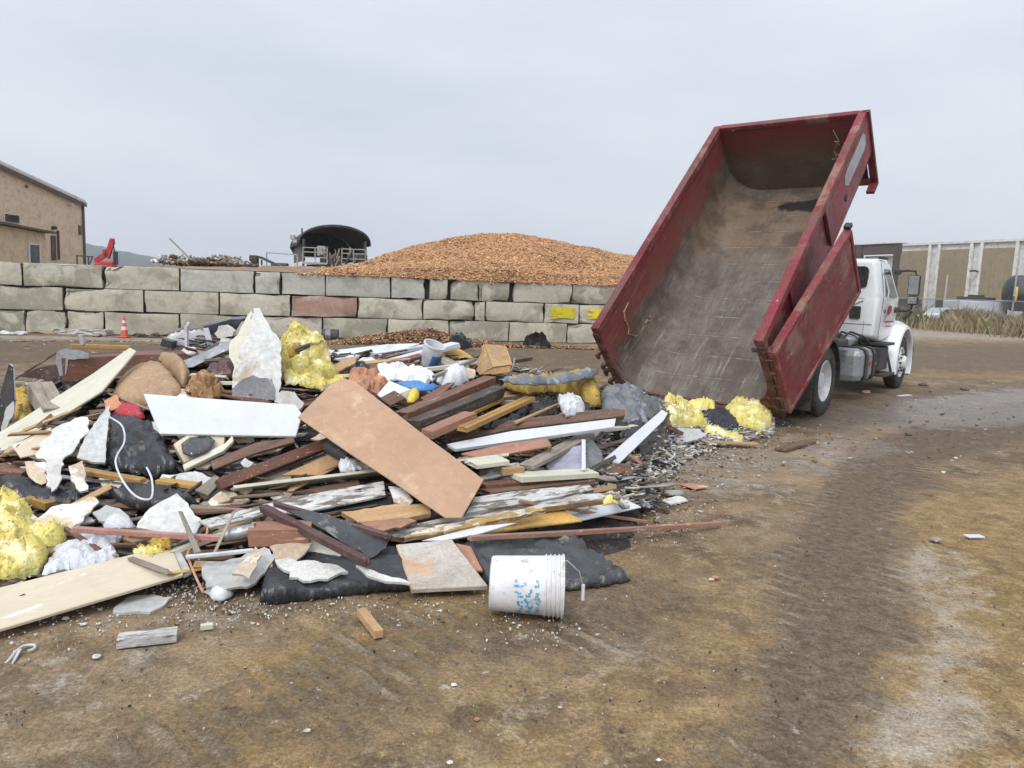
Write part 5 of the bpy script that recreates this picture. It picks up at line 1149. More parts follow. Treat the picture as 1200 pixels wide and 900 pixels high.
def wire(name, label, cat, px, r, mat, dz=.08, dep=None, group=None, n=8, parent=None):
    """a bent rod, hose or cable through picture points"""
    P = as_pts(px, dz, dep); Q = []
    for i in range(len(P)-1):
        p0, p1, p2, p3 = P[max(i-1, 0)], P[i], P[i+1], P[min(i+2, len(P)-1)]
        for t in np.linspace(0, 1, 6 if len(P) > 2 else 2)[:-1]:
            Q.append(.5*((2*p1)+(-p0+p2)*t+(2*p0-5*p1+4*p2-p3)*t*t+(-p0+3*p1-3*p2+p3)*t**3))
    Q.append(P[-1]); c = np.mean(Q, 0); mb = MB(); mb.tube([q-c for q in Q], r, n=n); o = mb.build(name, mat, parent); o.location = c
    if cat: tag(o, label, cat, group)
    return o
def lap(w, t, n=2):
    """section of a grooved siding or trim board"""
    P = [(-w/2, -t), (w/2, -t), (w/2, -.002)]; 
    for i in range(n, 0, -1):
        y = -w/2+w*i/(n+1); P += [(y+.006, -.001), (y+.003, -t*.45), (y-.003, -t*.45), (y-.006, 0)]
    return P+[(-w/2, 0)]
# ================================================================== the heap body: crushed mixed debris
hxs = np.arange(-9.5, 5.2, .06); hys = np.arange(3.0, 11.0, .06); HX2, HY2 = np.meshgrid(hxs, hys)
hh = hp(HX2, HY2); HZ2 = hh+(.16*fbm(HX2*3.1, HY2*3.1, 5)+.05*fbm(HX2*11, HY2*11, 3))*np.clip(hh/.25, 0, 1)-.05-.08*(hh < .01)
K['rubble'] = pm('crushed_debris', (.036, .030, .026), (.016, .014, .013), (.12, .09, .07), .60, 7, 9, rough=.9, bump=1.0, bscale=20, world=True, var=.2)  # near-black puts the shade of the gaps between boards into the colour
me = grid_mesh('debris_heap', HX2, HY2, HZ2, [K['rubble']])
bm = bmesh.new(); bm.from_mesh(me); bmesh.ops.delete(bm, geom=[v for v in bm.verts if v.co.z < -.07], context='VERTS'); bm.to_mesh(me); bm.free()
o = link('debris_heap', me); o['kind'] = 'stuff'; tag(o, 'crushed mixed debris filling the inside of the heap, coloured dark for the shade in its gaps', 'debris')
def sample(n, cols, d0=0., d1=1.):
    """random spots on the heap inside picture columns cols, between fraction d0 and d1 of its depth"""
    u = np.interp(rng.uniform(cols[0], cols[1], n), [c[0] for c in _cols], _U)
    df = np.interp(u, _U, _T[:, 0]); db = np.interp(u, _U, _T[:, 3]); y = df+(db-df)*rng.uniform(d0, d1, n); x = u*y
    return x, y, hp(x, y)
def frags(name, label, n, cols, L_, W_, T_, mats, p, d0=0., d1=1., flat=.5, up=.03, yaw=None, cat='debris'):
    x, y, z = sample(n, cols, d0, d1); P = np.stack([x, y, z+up*rng.random(n)], -1)
    q = (P-EYEP); w__ = q @ fwd; ppx = 600+FPX*(q @ CR)/w__; ppy = 450-FPX*(q @ CU)/w__
    keep = ~(((ppx > 440) & (ppx < 770) & (ppy > 592)) | ((ppx > 296) & (ppx < 760) & (ppy > 636))); P = P[keep]; n = len(P); yaw = yaw[keep] if yaw is not None else None
    o = shards(name, P, L_[0]+(L_[1]-L_[0])*rng.random(n)**1.6, W_[0]+(W_[1]-W_[0])*rng.random(n)**1.5, T_[0]+(T_[1]-T_[0])*rng.random(n), mats, flat, mi=rng.choice(len(mats), n, p=p), yaw=yaw)
    o['kind'] = 'stuff'; tag(o, label, cat); return o
mixed = [K['dark_wood'], K['brown'], K['grey_wood'], K['drywall'], K['black'], K['paper'], K['peel'], K['red_wood'], K['insul_brown'], K['metal']]
yw = rng.normal(.12, .5, 2300)
frags('splintered_debris', 'broken splinters, plaster and scraps mixed all through the heap', 2300, (-60, 760), (.06, .55), (.02, .12), (.004, .02), mixed, [.34, .19, .09, .06, .17, .04, .04, .05, .01, .01], .02, .97, .35, .05, yw)  # extra dark pieces deepen the painted shade under the boards
frags('plaster_crumbs', 'small white plaster crumbs sprinkled over the heap', 1900, (-60, 760), (.006, .035), (.006, .028), (.003, .012), [K['drywall'], K['plaster'], K['grey_paper'], K['paper']], [.35, .3, .2, .15], .0, .8, .5, .07)
frags('grey_rubble', 'grey plaster rubble and lath bits spread under the tipped bed', 5200, (690, 905), (.01, .12), (.01, .045), (.003, .012), [K['plaster'], K['grey_wood'], K['grey_paper'], K['paper'], K['drywall'], K['dark_wood'], K['insul']], [.28, .24, .16, .10, .12, .08, .02], .0, .62, .5, .05)
frags('grey_rubble', 'grey splinters and lath bits inside the right part of the heap', 1500, (600, 770), (.04, .24), (.010, .035), (.004, .012), [K['plaster'], K['grey_wood'], K['grey_paper'], K['brown'], K['peel']], [.3, .3, .15, .15, .1], .1, .75, .5, .06)
# crumbs on the ground round the heap and through the foreground
def crumbs(name, label, n, pts, spread, sz, mats, p, cat='crumbs'):
    P = []
    for k in range(n):
        a = pts[rng.integers(0, len(pts))]; g = G(a[0]+rng.normal(0, spread[0]), max(400, a[1]+rng.normal(0, spread[1]))); P.append([g[0], g[1], .006])
    P = np.array(P); o = shards(name, P, sz[0]+(sz[1]-sz[0])*rng.random(n)**3, sz[0]*.7+(sz[1]-sz[0])*.6*rng.random(n)**3, .004+.010*rng.random(n)**2, mats, .3, mi=rng.choice(len(mats), n, p=p)); o['kind'] = 'stuff'; tag(o, label, cat); return o
lt = [K['drywall'], K['plaster'], K['grey_wood'], K['brown'], K['dark_wood']]
crumbs('ground_crumbs', 'small white and grey crumbs along the front foot of the heap', 1100, [(60, 735), (130, 712), (200, 690), (235, 680), (250, 712), (300, 715), (400, 712), (500, 705), (640, 735), (760, 620), (250, 690), (240, 700)], (45, 14), (.003, .02), lt, [.4, .25, .15, .1, .1])
crumbs('ground_crumbs', 'tiny chips and grit scattered over the open dirt', 800, [(x, y) for x in range(0, 1300, 100) for y in (480, 520, 560, 620, 680, 740, 800, 860)], (70, 40), (.003, .015), lt, [.12, .12, .22, .22, .32])
crumbs('ground_crumbs', 'pale splinters and grit around the grey rubble under the bed', 750, [(760, 580), (800, 560), (840, 535), (880, 520), (910, 505), (780, 600)], (38, 13), (.006, .045), lt, [.25, .25, .25, .1, .15])
crumbs('ground_crumbs', 'dark bark bits on the dirt road near the truck', 200, [(1000, 500), (1080, 480), (1150, 470), (950, 520), (1100, 520)], (60, 16), (.01, .07), lt, [.05, .05, .15, .35, .4])
crumbs('ground_crumbs', 'small scraps lying on the strip along the block wall', 500, [(x, 398) for x in range(0, 760, 60)], (50, 4), (.03, .16), lt, [.22, .2, .2, .19, .19])
# ================================================================== pieces one can point to on the heap
SL, BM, PF, WR_ = slab, beam, puff, wire
# ---- far left
SL('white_board', 'long cream painted trim board slanting up from the left edge of the heap', 'board', [(-24, 520), (30, 488), (110, 437), (152, 407), (160, 411), (119, 459), (40, 508), (-24, 545)], K['cream'], .022, .20, face=.35)
BM('timber_beam', 'thick dark red beam with a pinkish top lying across the back left of the heap', 'beam', (76, 417), (262, 410), .36, .20, K['red_wood'], dep=(6.35, 6.9))
SL('metal_flashing', 'crumpled rusty metal flashing on the left end of the red beam', 'flashing', [(66, 412), (78, 408), (104, 414), (104, 420), (80, 421), (77, 438), (70, 441), (65, 425)], K['metal'], .006, dep=6.2, torn=.006)
BM('wood_strip', 'bright orange wood strip resting on top of the red beam', 'strip', (84, 403), (152, 405), .07, .035, K['gold'], dep=(6.5, 6.7))
SL('metal_bracket', 'small grey metal clip standing on the orange strip', 'bracket', [(91, 393), (97, 392), (99, 404), (94, 406)], K['metal'], .03, dep=6.4)
SL('dark_sheet', 'thin dark maroon sheet behind the left end of the red beam', 'sheet', [(20, 441), (44, 431), (70, 426), (74, 437), (64, 446)], K['maroon'], .01, dep=6.4)
SL('black_board', 'bent black panel with a pale rim standing at the left edge of the picture', 'panel', [(-8, 500), (2, 455), (10, 426), (15, 430), (17, 470), (12, 500), (2, 512)], K['dark_metal'], .03, dep=5.6, edge=K['white'])
SL('white_sheet', 'torn white scrap hanging below the bent black panel', 'scrap', [(0, 512), (8, 478), (15, 470), (16, 480), (9, 500), (5, 505)], K['drywall'], .01, dep=5.5, torn=.01)
BM('timber_block', 'short pale grey timber block leaning near the left edge', 'block', (47, 447), (66, 478), .17, .12, K['grey_wood'], dz=.20, za=.12)
PF('foam_scraps', 'brown and yellow foam scraps left of the grey timber block', 'foam', [(14, 460), (24, 455), (34, 462), (42, 476), (40, 492), (28, 500), (16, 490)], K['insul_brown'], .10, .05, 12, .06)
SL('paper_note', 'small grey printed card on the black rubble below the red beam', 'card', [(91, 448), (105, 445), (106, 452), (92, 455)], K['film'], .004, .10)
PF('seat_cushion', 'round tan leather seat cushion lying face up behind the white panel', 'cushion', [(130, 466), (140, 446), (156, 430), (178, 424), (196, 432), (208, 448), (216, 462), (200, 476), (165, 474), (140, 478)], K['cushion'], .13, .012, 3, .10, R=30)
PF('seat_cushion', 'pinkish tan cushion tucked behind the round tan cushion', 'cushion', [(178, 428), (188, 420), (205, 419), (218, 430), (226, 446), (215, 456), (200, 440)], K['cushion'], .16, .015, 3, .06, R=20)
PF('red_shell', 'glossy red plastic shell under the tan cushion', 'plastic', [(130, 488), (135, 476), (152, 471), (167, 479), (170, 488), (150, 494)], K['red'], .08, .012, 6, .10, R=16)
SL('drywall_sheet', 'large torn white drywall piece with ragged edge below the cream board', 'drywall', [(41, 533), (50, 514), (66, 500), (88, 490), (103, 489), (104, 503), (90, 523), (76, 536), (70, 555), (56, 556), (54, 540)], K['drywall'], .014, .16, torn=.014, edge=K['paper'], warp=.02)
SL('drywall_sheet', 'upright white drywall strip with a straight right edge beside the black bag', 'drywall', [(121, 483), (129, 474), (123, 542), (107, 541), (90, 536), (98, 516), (110, 497)], K['drywall'], .016, .20, torn=.005, edge=K['paper'])
SL('cream_board', 'grey cream panel lying below the long cream board', 'panel', [(14, 522), (60, 500), (61, 508), (48, 520), (44, 532), (24, 536)], K['shelf'], .015, .10)
SL('paper_piece', 'small torn pink and white paper under the cushion', 'paper', [(122, 470), (136, 462), (144, 474), (134, 480), (124, 482)], K['orange_cloth'], .006, .17, torn=.01)
PF('bin_bag', 'shiny black bin bag sagging under the big white panel', 'bag', [(124, 545), (127, 492), (140, 488), (160, 494), (178, 502), (192, 518), (200, 535), (208, 552), (185, 560), (160, 552), (138, 552)], K['black'], .09, .05, 6, .06, sheet=1, R=16, step=3.2)
WR_('cable', 'thin white cable looping out of the black bag down the heap', 'cable', [(129, 489), (143, 499), (146, 517), (137, 534), (136, 545), (143, 562), (155, 578), (168, 585), (178, 582), (178, 562), (172, 548)], .006, K['white_plastic'], .26)
SL('white_board', 'large smooth white panel lying flat across the left of the heap', 'panel', [(168, 461), (346, 474), (354, 485), (347, 511), (187, 508)], K['white'], .022, .27, face=.30, edge=K['cream'])
mn = thing('old_monitor', 'old beige screen housing with a dark oval glass under the white panel', 'monitor', tuple(S(238, 530, .12)))
def child(o, par):
    o.parent = par; o.matrix_parent_inverse = Matrix.Translation(-Vector(par.location)) if not isinstance(par, str) else None
    for k_ in ('label', 'category', 'group'):
        if k_ in o: del o[k_]
    return o
child(SL('bezel', '', '', [(203, 520), (222, 508), (264, 508), (262, 524), (216, 542)], K['shelf'], .09, .16, face=.4), mn)
child(PF('screen', '', '', [(212, 520), (224, 511), (243, 509), (252, 516), (244, 528), (224, 534), (214, 530)], K['glass'], .012, .002, 4, .185, R=12, jag=.2), mn)
child(SL('frame_edge', '', '', [(214, 544), (264, 520), (272, 510), (274, 516), (262, 528), (216, 550)], K['cream'], .03, .16), mn)
# ---- left foreground
PF('insulation', 'big yellow glass wool lump at the left edge of the heap', 'insulation', [(-20, 585), (0, 588), (14, 594), (40, 606), (46, 624), (60, 626), (86, 620), (82, 634), (60, 652), (46, 672), (18, 680), (-20, 676)], K['insul'], .13, .07, 8, .06, R=20)
SL('drywall_sheet', 'broken drywall with tan paper face above the yellow wool on the left', 'drywall', [(34, 630), (45, 608), (60, 595), (84, 590), (105, 581), (115, 588), (107, 600), (89, 615), (86, 624), (60, 628), (40, 635)], K['paper'], .014, .14, torn=.014, edge=K['drywall'])
PF('plastic_sheet', 'crumpled white plastic sheet between the yellow wool and the cream shelf', 'plastic', [(48, 674), (60, 652), (76, 640), (100, 623), (130, 622), (148, 626), (132, 640), (140, 655), (110, 664), (80, 668)], K['white_film'], .05, .035, 8, .10, ridge=True)
PF('plastic_sheet', 'small crumpled white plastic by the pink pipe', 'plastic', [(118, 610), (134, 602), (150, 606), (160, 616), (140, 620), (122, 618)], K['white_film'], .04, .02, 10, .12)
SL('shelf_board', 'long flat cream shelf board at the bottom left of the heap', 'board', [(-24, 694), (200, 638), (215, 673), (-24, 744)], K['shelf'], .020, .09, face=.15)
SL('shelf_lip', 'pale strip lying across the right end of the cream shelf board', 'strip', [(196, 638), (207, 636), (225, 670), (215, 675)], K['drywall'], .02, .10, face=.15)
SL('drywall_scrap', 'flat grey white drywall scrap on the ground beneath the shelf board', 'drywall', [(131, 717), (150, 700), (168, 697), (203, 699), (190, 711), (176, 717), (150, 718)], K['drywall'], .012, .014, dep=None, torn=.012, face=0)
SL('white_tile', 'square white ceiling tile propped above the pink pipe', 'tile', [(162, 612), (176, 596), (207, 578), (220, 590), (237, 612), (226, 628), (196, 626), (160, 618)], K['drywall'], .016, .18, torn=.006)
BM('plastic_pipe', 'pink plastic pipe crossing the lower left of the heap', 'pipe', (85, 617), (262, 628), .030, .030, K['pink_pipe'], dz=.20)
PF('insulation', 'small yellow wool tuft on the cream shelf board', 'insulation', [(156, 646), (166, 640), (188, 640), (194, 646), (178, 652), (168, 655)], K['insul'], .03, .02, 14, .12, R=8)
PF('foam_scraps', 'brown crumbled foam beside the white tile', 'foam', [(175, 636), (188, 628), (204, 634), (198, 642), (184, 642)], K['insul_brown'], .04, .03, 16, .14, R=8)
SL('wood_offcut', 'thin splintered lath standing right of the white tile', 'lath', [(209, 598), (214, 599), (236, 646), (228, 648)], K['grey_wood'], .012, .24)
SL('wood_offcut', 'pale narrow stick crossing behind the splintered lath', 'stick', [(272, 600), (276, 598), (252, 650), (247, 652)], K['grey_wood'], .010, .22)
BM('metal_tube', 'thin white metal tube right of the cream shelf board', 'tube', (216, 651), (297, 643), .020, .02, K['white_plastic'], dz=.20)
WR_('cable', 'brown cord curling over the thin white tube', 'cord', [(243, 617), (241, 628), (226, 640), (220, 650), (226, 668), (234, 686), (238, 694)], .006, K['orange_cloth'], .16)
SL('hanging_paper', 'tan cardboard flap hanging at the far left of the heap', 'cardboard', [(29, 541), (53, 541), (55, 566), (48, 568), (33, 558)], K['paper'], .006, .20, torn=.012)
SL('drywall_piece', 'tapered white piece hanging beside the tan cardboard flap', 'drywall', [(54, 538), (71, 538), (72, 560), (66, 572), (60, 576), (55, 564)], K['drywall'], .012, .23, torn=.008)
SL('drywall_piece', 'white edged tan piece hanging left of the black bag', 'drywall', [(80, 546), (96, 540), (103, 574), (94, 576), (83, 562)], K['paper'], .016, .22, torn=.008, edge=K['drywall'])
BM('wood_plank', 'orange brown plank under the black bag on the left', 'plank', (92, 548), (168, 561), .07, .03, K['gold'], dz=.16)
BM('wood_plank', 'dull orange plank end right below the black bag', 'plank', (188, 561), (232, 567), .08, .03, K['gold'], dz=.12)
BM('metal_strip', 'thin grey metal strip under the orange brown plank', 'strip', (70, 572), (226, 574), .04, .012, K['dark_metal'], dz=.12)
BM('metal_strip', 'long dark slat beneath the black bag, topmost of the dark slats', 'slat', (60, 556), (230, 577), .045, .012, K['metal'], dz=.10)
BM('wood_plank', 'dark plank sticking out left above the yellow wool', 'plank', (-20, 562), (90, 580), .09, .03, K['dark_wood'], dz=.10)
BM('wood_block', 'short orange block in the dark gap above the left yellow wool', 'block', (35, 580), (60, 588), .07, .05, K['gold'], dz=.12)
SL('metal_sheet', 'bluish grey sheet in the gap above the left yellow wool', 'sheet', [(10, 584), (30, 580), (36, 590), (20, 594)], K['film'], .006, .10)
BM('wood_plank', 'reddish dark plank end under the white drywall at left', 'plank', (-10, 548), (30, 552), .08, .04, K['red_wood'], dz=.18)
# ---- upper middle
SL('drywall_sheet', 'tall pointed white drywall shard standing upright at the top of the heap', 'drywall', [(297, 361), (304, 361), (316, 383), (329, 400), (329, 444), (327, 468), (300, 470), (272, 467), (273, 436), (282, 408), (292, 382)], K['drywall'], .016, dep=[6.35, 6.35, 6.25, 6.15, 5.95, 5.8, 5.8, 5.8, 5.95, 6.1, 6.25], torn=.008, edge=K['paper'], warp=.008)
SL('drywall_sheet', 'folded cream flap on the left side of the tall white shard', 'drywall', [(296, 360), (293, 385), (283, 408), (275, 432), (268, 414), (270, 400), (279, 392), (288, 374)], K['cream'], .012, dep=[6.33, 6.2, 6.05, 5.9, 6.1, 6.2, 6.3, 6.35], torn=.008)
SL('grey_board', 'grey lower face across the foot of the tall white shard', 'board', [(272, 456), (284, 444), (296, 440), (304, 443), (318, 444), (323, 456), (322, 469), (297, 468), (272, 466)], K['grey_paper'], .01, dep=5.72, torn=.004)
PF('insulation', 'bright yellow glass wool clump right of the tall white shard', 'insulation', [(328, 436), (327, 410), (338, 398), (342, 388), (338, 382), (350, 383), (358, 394), (370, 402), (382, 412), (386, 428), (396, 436), (392, 446), (376, 452), (352, 446)], K['insul'], .22, .09, 8, dep=(6.9, 6.15), R=22)
PF('foam_scraps', 'brown torn foam on the bright yellow clump', 'foam', [(336, 408), (346, 404), (356, 404), (350, 414), (340, 418)], K['insul_brown'], .05, .03, 12, dep=6.12, R=8)
BM('black_rod', 'short dark stick poking from the bright yellow clump', 'stick', (346, 409), (362, 402), .035, .035, K['dark_wood'], dep=(6.05, 6.15))
PF('insulation', 'low yellow wool strip under the bright yellow clump', 'insulation', [(330, 440), (348, 436), (380, 444), (408, 444), (404, 454), (380, 458), (350, 450), (334, 450)], K['insul'], .06, .05, 10, .10, R=10)
SL('plaster_slab', 'grey white plaster slab at the foot of the yellow clump', 'plaster', [(322, 470), (330, 458), (346, 460), (356, 472), (348, 482), (330, 474)], K['plaster'], .03, .22, torn=.01)
PF('paper_bag', 'crumpled brown paper and yellow scraps left of the tall shard', 'paper', [(214, 460), (224, 446), (232, 437), (246, 442), (258, 450), (266, 460), (248, 468), (230, 466)], K['brown_paper'], .10, .06, 9, .12, ridge=True, R=12)
PF('dark_bag', 'dark brown bag behind the crumpled brown paper', 'bag', [(238, 440), (246, 428), (262, 422), (274, 426), (272, 442), (262, 450), (248, 446)], K['maroon'], .10, .04, 8, .10, ridge=True)
SL('metal_sheet', 'grey metal sheet sloping down left of the tall shard', 'sheet', [(212, 424), (232, 416), (262, 402), (276, 396), (280, 404), (258, 414), (226, 430), (215, 431)], K['metal'], .006, .16)
SL('metal_sheet', 'pale bent metal strip below the grey metal sheet', 'strip', [(238, 385), (244, 384), (252, 412), (260, 428), (254, 430), (244, 410)], K['white'], .008, dep=6.9)
BM('plastic_gutter', 'long pale gutter section lying across the top left of the heap', 'gutter', (206, 387), (288, 371), .10, .03, K['film'], dep=(7.3, 7.5), roll=.3)
SL('dark_sheet', 'black sheet under the pale gutter section at the top', 'sheet', [(240, 383), (270, 374), (284, 374), (276, 388), (256, 394), (244, 392)], K['black'], .02, dep=7.15)
SL('plaster_lump', 'grey plaster lump sitting below the pale gutter section', 'plaster', [(251, 391), (256, 382), (264, 381), (274, 388), (272, 394), (256, 396)], K['plaster'], .08, dep=7.0, torn=.01)
PF('plastic_sheet', 'white crumpled plastic on the right end of the red beam', 'plastic', [(190, 402), (200, 394), (214, 388), (236, 388), (242, 396), (234, 406), (214, 410), (198, 408)], K['white_film'], .07, .04, 8, dep=7.0, ridge=True)
BM('black_box', 'small black plastic box on the red beam', 'box', (192, 396), (206, 400), .10, .07, K['black'], dep=(6.9, 6.9))
wf_ = MB(); c0 = D(219, 400, 6.7); wf_.bar((0, 0, -.05), (0, 0, .14), .045, .02).bar((0, 0, -.05), (-.03, 0, -.12), .03, .02).bar((0, 0, -.05), (.05, 0, -.11), .03, .02).bar((-.02, 0, .06), (.02, 0, .17), .03, .02)
o = wf_.build('plastic_fork', K['white_plastic']); o.location = tuple(c0); tag(o, 'forked white plastic bit standing in front of the red beam', 'plastic')
SL('cream_board', 'short cream trim crossing under the right end of the gutter', 'board', [(205, 393), (214, 386), (238, 382), (240, 386), (216, 392), (208, 396)], K['grey_wood'], .02, dep=7.1)
# ---- the tan hardboard sheet and the boards under it
hb = SL('hardboard_sheet', 'large tan hardboard sheet lying slanted over the middle of the heap', 'sheet', [(349, 489), (391, 447), (402, 443), (416, 447), (567, 561), (541, 607), (522, 607)], K['hard'], .012, .37, face=.22, warp=.012)
BM('timber_beam', 'dark red stained beam running out from under the tan hardboard', 'beam', (253, 563), (386, 513), .12, .07, K['red_wood'], dz=.20, roll=.5, broken=.02)
SL('wood_plank', 'thin dark plank beneath the dark red stained beam', 'plank', [(230, 576), (300, 548), (372, 522), (380, 530), (300, 562), (240, 585)], K['dark_wood'], .02, .12)
SL('wood_plank', 'brown plank behind the dark red stained beam', 'plank', [(246, 540), (300, 518), (344, 512), (346, 518), (300, 530), (250, 550)], K['brown'], .02, .14)
SL('grey_board', 'grey weathered board below the dark red stained beam', 'board', [(228, 574), (252, 556), (262, 562), (244, 580)], K['grey_wood'], .02, .13)
SL('wood_plank', 'tan plank showing between the red beam and the cream siding', 'plank', [(330, 556), (400, 526), (420, 534), (372, 556)], K['oak'], .02, .13)
BM('siding_board', 'grooved cream siding board passing under the tan hardboard', 'board', (272, 572), (592, 534), .17, .02, K['cream'], dz=.15, prof=lap(.17, .02), roll=.45)
SL('peeling_board', 'wide weathered board with flaking white paint under the cream siding', 'board', [(306, 591), (330, 585), (450, 563), (452, 580), (345, 602), (330, 600)], K['peel'], .022, .16)
SL('peeling_board', 'short weathered white board end right of the tan hardboard', 'board', [(562, 548), (608, 541), (611, 552), (564, 562)], K['peel'], .03, .17)
SL('white_board', 'white board with a dark underside left of the reddish block', 'board', [(232, 610), (304, 592), (312, 602), (246, 618)], K['peel'], .02, .18)
SL('dark_board', 'black tarred board under the weathered white board', 'board', [(344, 603), (452, 581), (462, 586), (460, 594), (380, 606)], K['black'], .03, .11)
BM('timber_block', 'chunky reddish timber end in the lower middle of the heap', 'block', (294, 616), (366, 614), .15, .10, K['pink_wood'], dz=.20, broken=.02)
SL('wood_offcut', 'tan broken board under the tan hardboard corner', 'board', [(400, 600), (455, 592), (502, 589), (505, 602), (450, 611), (420, 612)], K['oak'], .035, .16, torn=.006)
SL('wood_offcut', 'orange splintered board beside the dark brown sheet', 'board', [(420, 612), (470, 606), (488, 610), (470, 618), (440, 622)], K['pink_wood'], .02, .14, torn=.008)
SL('plaster_scrap', 'brown and white torn scrap just left of the hardboard corner', 'scrap', [(455, 570), (472, 572), (484, 586), (478, 594), (462, 588)], K['paper'], .015, .17, torn=.01)
BM('timber_beam', 'dark timber under the lower corner of the tan hardboard', 'beam', (470, 606), (525, 600), .10, .06, K['red_wood'], dz=.08)
mr_ = thing('window_screen', 'dark brown window frame with torn insect screen lying over the black tarp', 'frame', tuple(S(400, 620, .1)))
child(BM('rail', '', '', (308, 591), (432, 655), .05, .04, K['maroon'], dz=.22), mr_)
child(BM('rail', '', '', (322, 588), (456, 626), .03, .03, K['maroon'], dz=.17), mr_)
child(SL('screen', '', '', [(335, 598), (380, 604), (440, 618), (460, 626), (452, 642), (436, 654), (400, 636)], K['tarp'], .006, .15, warp=.03, torn=.006), mr_)
SL('drywall_sheet', 'torn white and tan drywall heap at the front left of the black tarp', 'drywall', [(237, 661), (262, 658), (290, 648), (310, 641), (324, 652), (312, 670), (290, 686), (240, 687)], K['drywall'], .016, .10, torn=.014, edge=K['paper'], warp=.02)
SL('drywall_sheet', 'tan paper faced drywall triangle on the torn white heap', 'drywall', [(272, 672), (300, 640), (306, 650), (292, 678)], K['paper'], .014, .16, torn=.008, edge=K['drywall'])
SL('drywall_sheet', 'cream drywall flap behind the black tarp at left', 'drywall', [(316, 640), (340, 636), (366, 636), (356, 650), (344, 660), (324, 656)], K['paper'], .014, .12, torn=.008, edge=K['drywall'])
SL('drywall_scrap', 'ragged bright white plaster piece lying on the black tarp', 'plaster', [(322, 656), (340, 654), (360, 656), (388, 660), (408, 670), (384, 678), (364, 681), (340, 676), (332, 668)], K['plaster'], .015, .10, torn=.014, face=.1)
PF('white_rag', 'small white bowl shaped scrap on the ground below the torn drywall', 'scrap', [(240, 692), (256, 686), (270, 688), (274, 694), (262, 702), (248, 702)], K['white_film'], .05, .01, 8, .02, R=8)
# ---- tarps at the front
PF('black_tarp', 'black plastic wrapped bundle along the front edge of the heap', 'tarp', [(304, 706), (306, 684), (322, 664), (346, 648), (400, 640), (440, 642), (466, 646), (480, 676), (482, 690), (440, 692), (380, 700), (330, 706)], K['black'], .055, .045, 4, .01, sheet=1, R=3.5, step=3.2)
PF('black_tarp', 'dusty black plastic sheet spread behind and right of the white bucket', 'tarp', [(536, 640), (560, 630), (620, 630), (676, 628), (690, 645), (716, 662), (738, 680), (700, 687), (640, 693), (575, 688), (556, 668)], K['tarp'], .035, .045, 4, .01, sheet=1, R=3.5, step=3.4)
SL('wrapped_board', 'plywood board wrapped in dusty clear film between the two black plastic sheets', 'board', [(464, 638), (530, 632), (572, 686), (482, 690)], K['clear'], .03, .075, face=.1, warp=.006)
SL('veneer_board', 'orange veneer edge showing beside the film wrapped board', 'board', [(534, 636), (552, 640), (566, 668), (556, 668)], K['pink_wood'], .02, .09, face=.1)
SL('white_trim', 'narrow broken white trim on the black bundle', 'trim', [(417, 662), (424, 664), (452, 674), (476, 680), (482, 684), (452, 681), (430, 674)], K['plaster'], .015, .14, torn=.006)
# ---- layered boards, front right
SL('old_board', 'long grey white board with a flaking ochre edge at the front of the heap', 'board', [(457, 628), (474, 616), (560, 598), (640, 582), (725, 576), (728, 583), (640, 594), (560, 610), (474, 630)], K['peel'], .05, .16, edge=K['ochre_edge'], face=.3)
SL('ochre_strip', 'ochre coloured flaking strip along the front board', 'strip', [(474, 631), (490, 621), (560, 607), (626, 594), (640, 597), (560, 615), (500, 627)], K['ochre_edge'], .03, .155, torn=.006)
SL('white_board', 'thin white panel end poking out right above the orange veneer', 'panel', [(652, 600), (733, 585), (752, 594), (684, 609)], K['white'], .012, .08, face=.1)
SL('veneer_board', 'orange veneer panel lying at the front right of the heap', 'panel', [(520, 627), (560, 614), (640, 600), (662, 598), (683, 610), (620, 617), (545, 629)], K['orange_board'], .014, .10, face=.1)
SL('white_strip', 'narrow white strip beneath the ochre edged board', 'strip', [(494, 633), (560, 617), (606, 612), (560, 626), (520, 633)], K['white'], .012, .12)
SL('white_board', 'rounded grey white board right of the lower hardboard corner', 'board', [(546, 601), (556, 582), (600, 576), (650, 571), (690, 567), (697, 573), (650, 583), (600, 592)], K['peel'], .05, .22)
BM('copper_stick', 'thin copper brown stick slanting over the front right boards', 'stick', (609, 585), (759, 610), .024, .022, K['copper'], dz=.22, zb=-.19)
st_ = BM('long_stick', 'long reddish pole lying flat out to the right of the heap', 'pole', (550, 628), (845, 611), .030, .03, K['copper'], dz=.15, zb=-.10)
BM('gutter_trim', 'pale end trim crossing the right end of the grey white board', 'trim', (714, 575), (734, 592), .06, .03, K['peel'], dz=.14)
PF('insulation', 'small yellow wool scrap at the right end of the ochre edged board', 'insulation', [(704, 584), (716, 577), (728, 580), (722, 590), (708, 590)], K['insul'], .03, .02, 14, .22, R=6)
BM('timber_beam', 'dark brown board sandwiched above the grey white board', 'board', (570, 575), (692, 560), .12, .035, K['brown'], dz=.16)
BM('white_board', 'long white round edged board above the dark brown sandwiched board', 'board', (604, 556), (696, 551), .15, .04, K['cream'], dz=.20)
BM('timber_beam', 'reddish brown board end near the lilac panel', 'board', (566, 566), (646, 560), .09, .03, K['red_wood'], dz=.16)
SL('lilac_board', 'lilac grey flat panel inside the right part of the heap', 'panel', [(640, 546), (648, 533), (660, 526), (682, 521), (683, 549), (644, 552)], K['lilac'], .02, .16)
SL('grey_board', 'pale grey panel right of the lilac panel', 'panel', [(684, 522), (692, 512), (706, 530), (706, 552), (686, 549)], K['film'], .012, .15)
BM('white_trim', 'slim white bar standing between the lilac and grey panels', 'trim', (684, 515), (684, 548), .03, .02, K['white'], dz=.24)
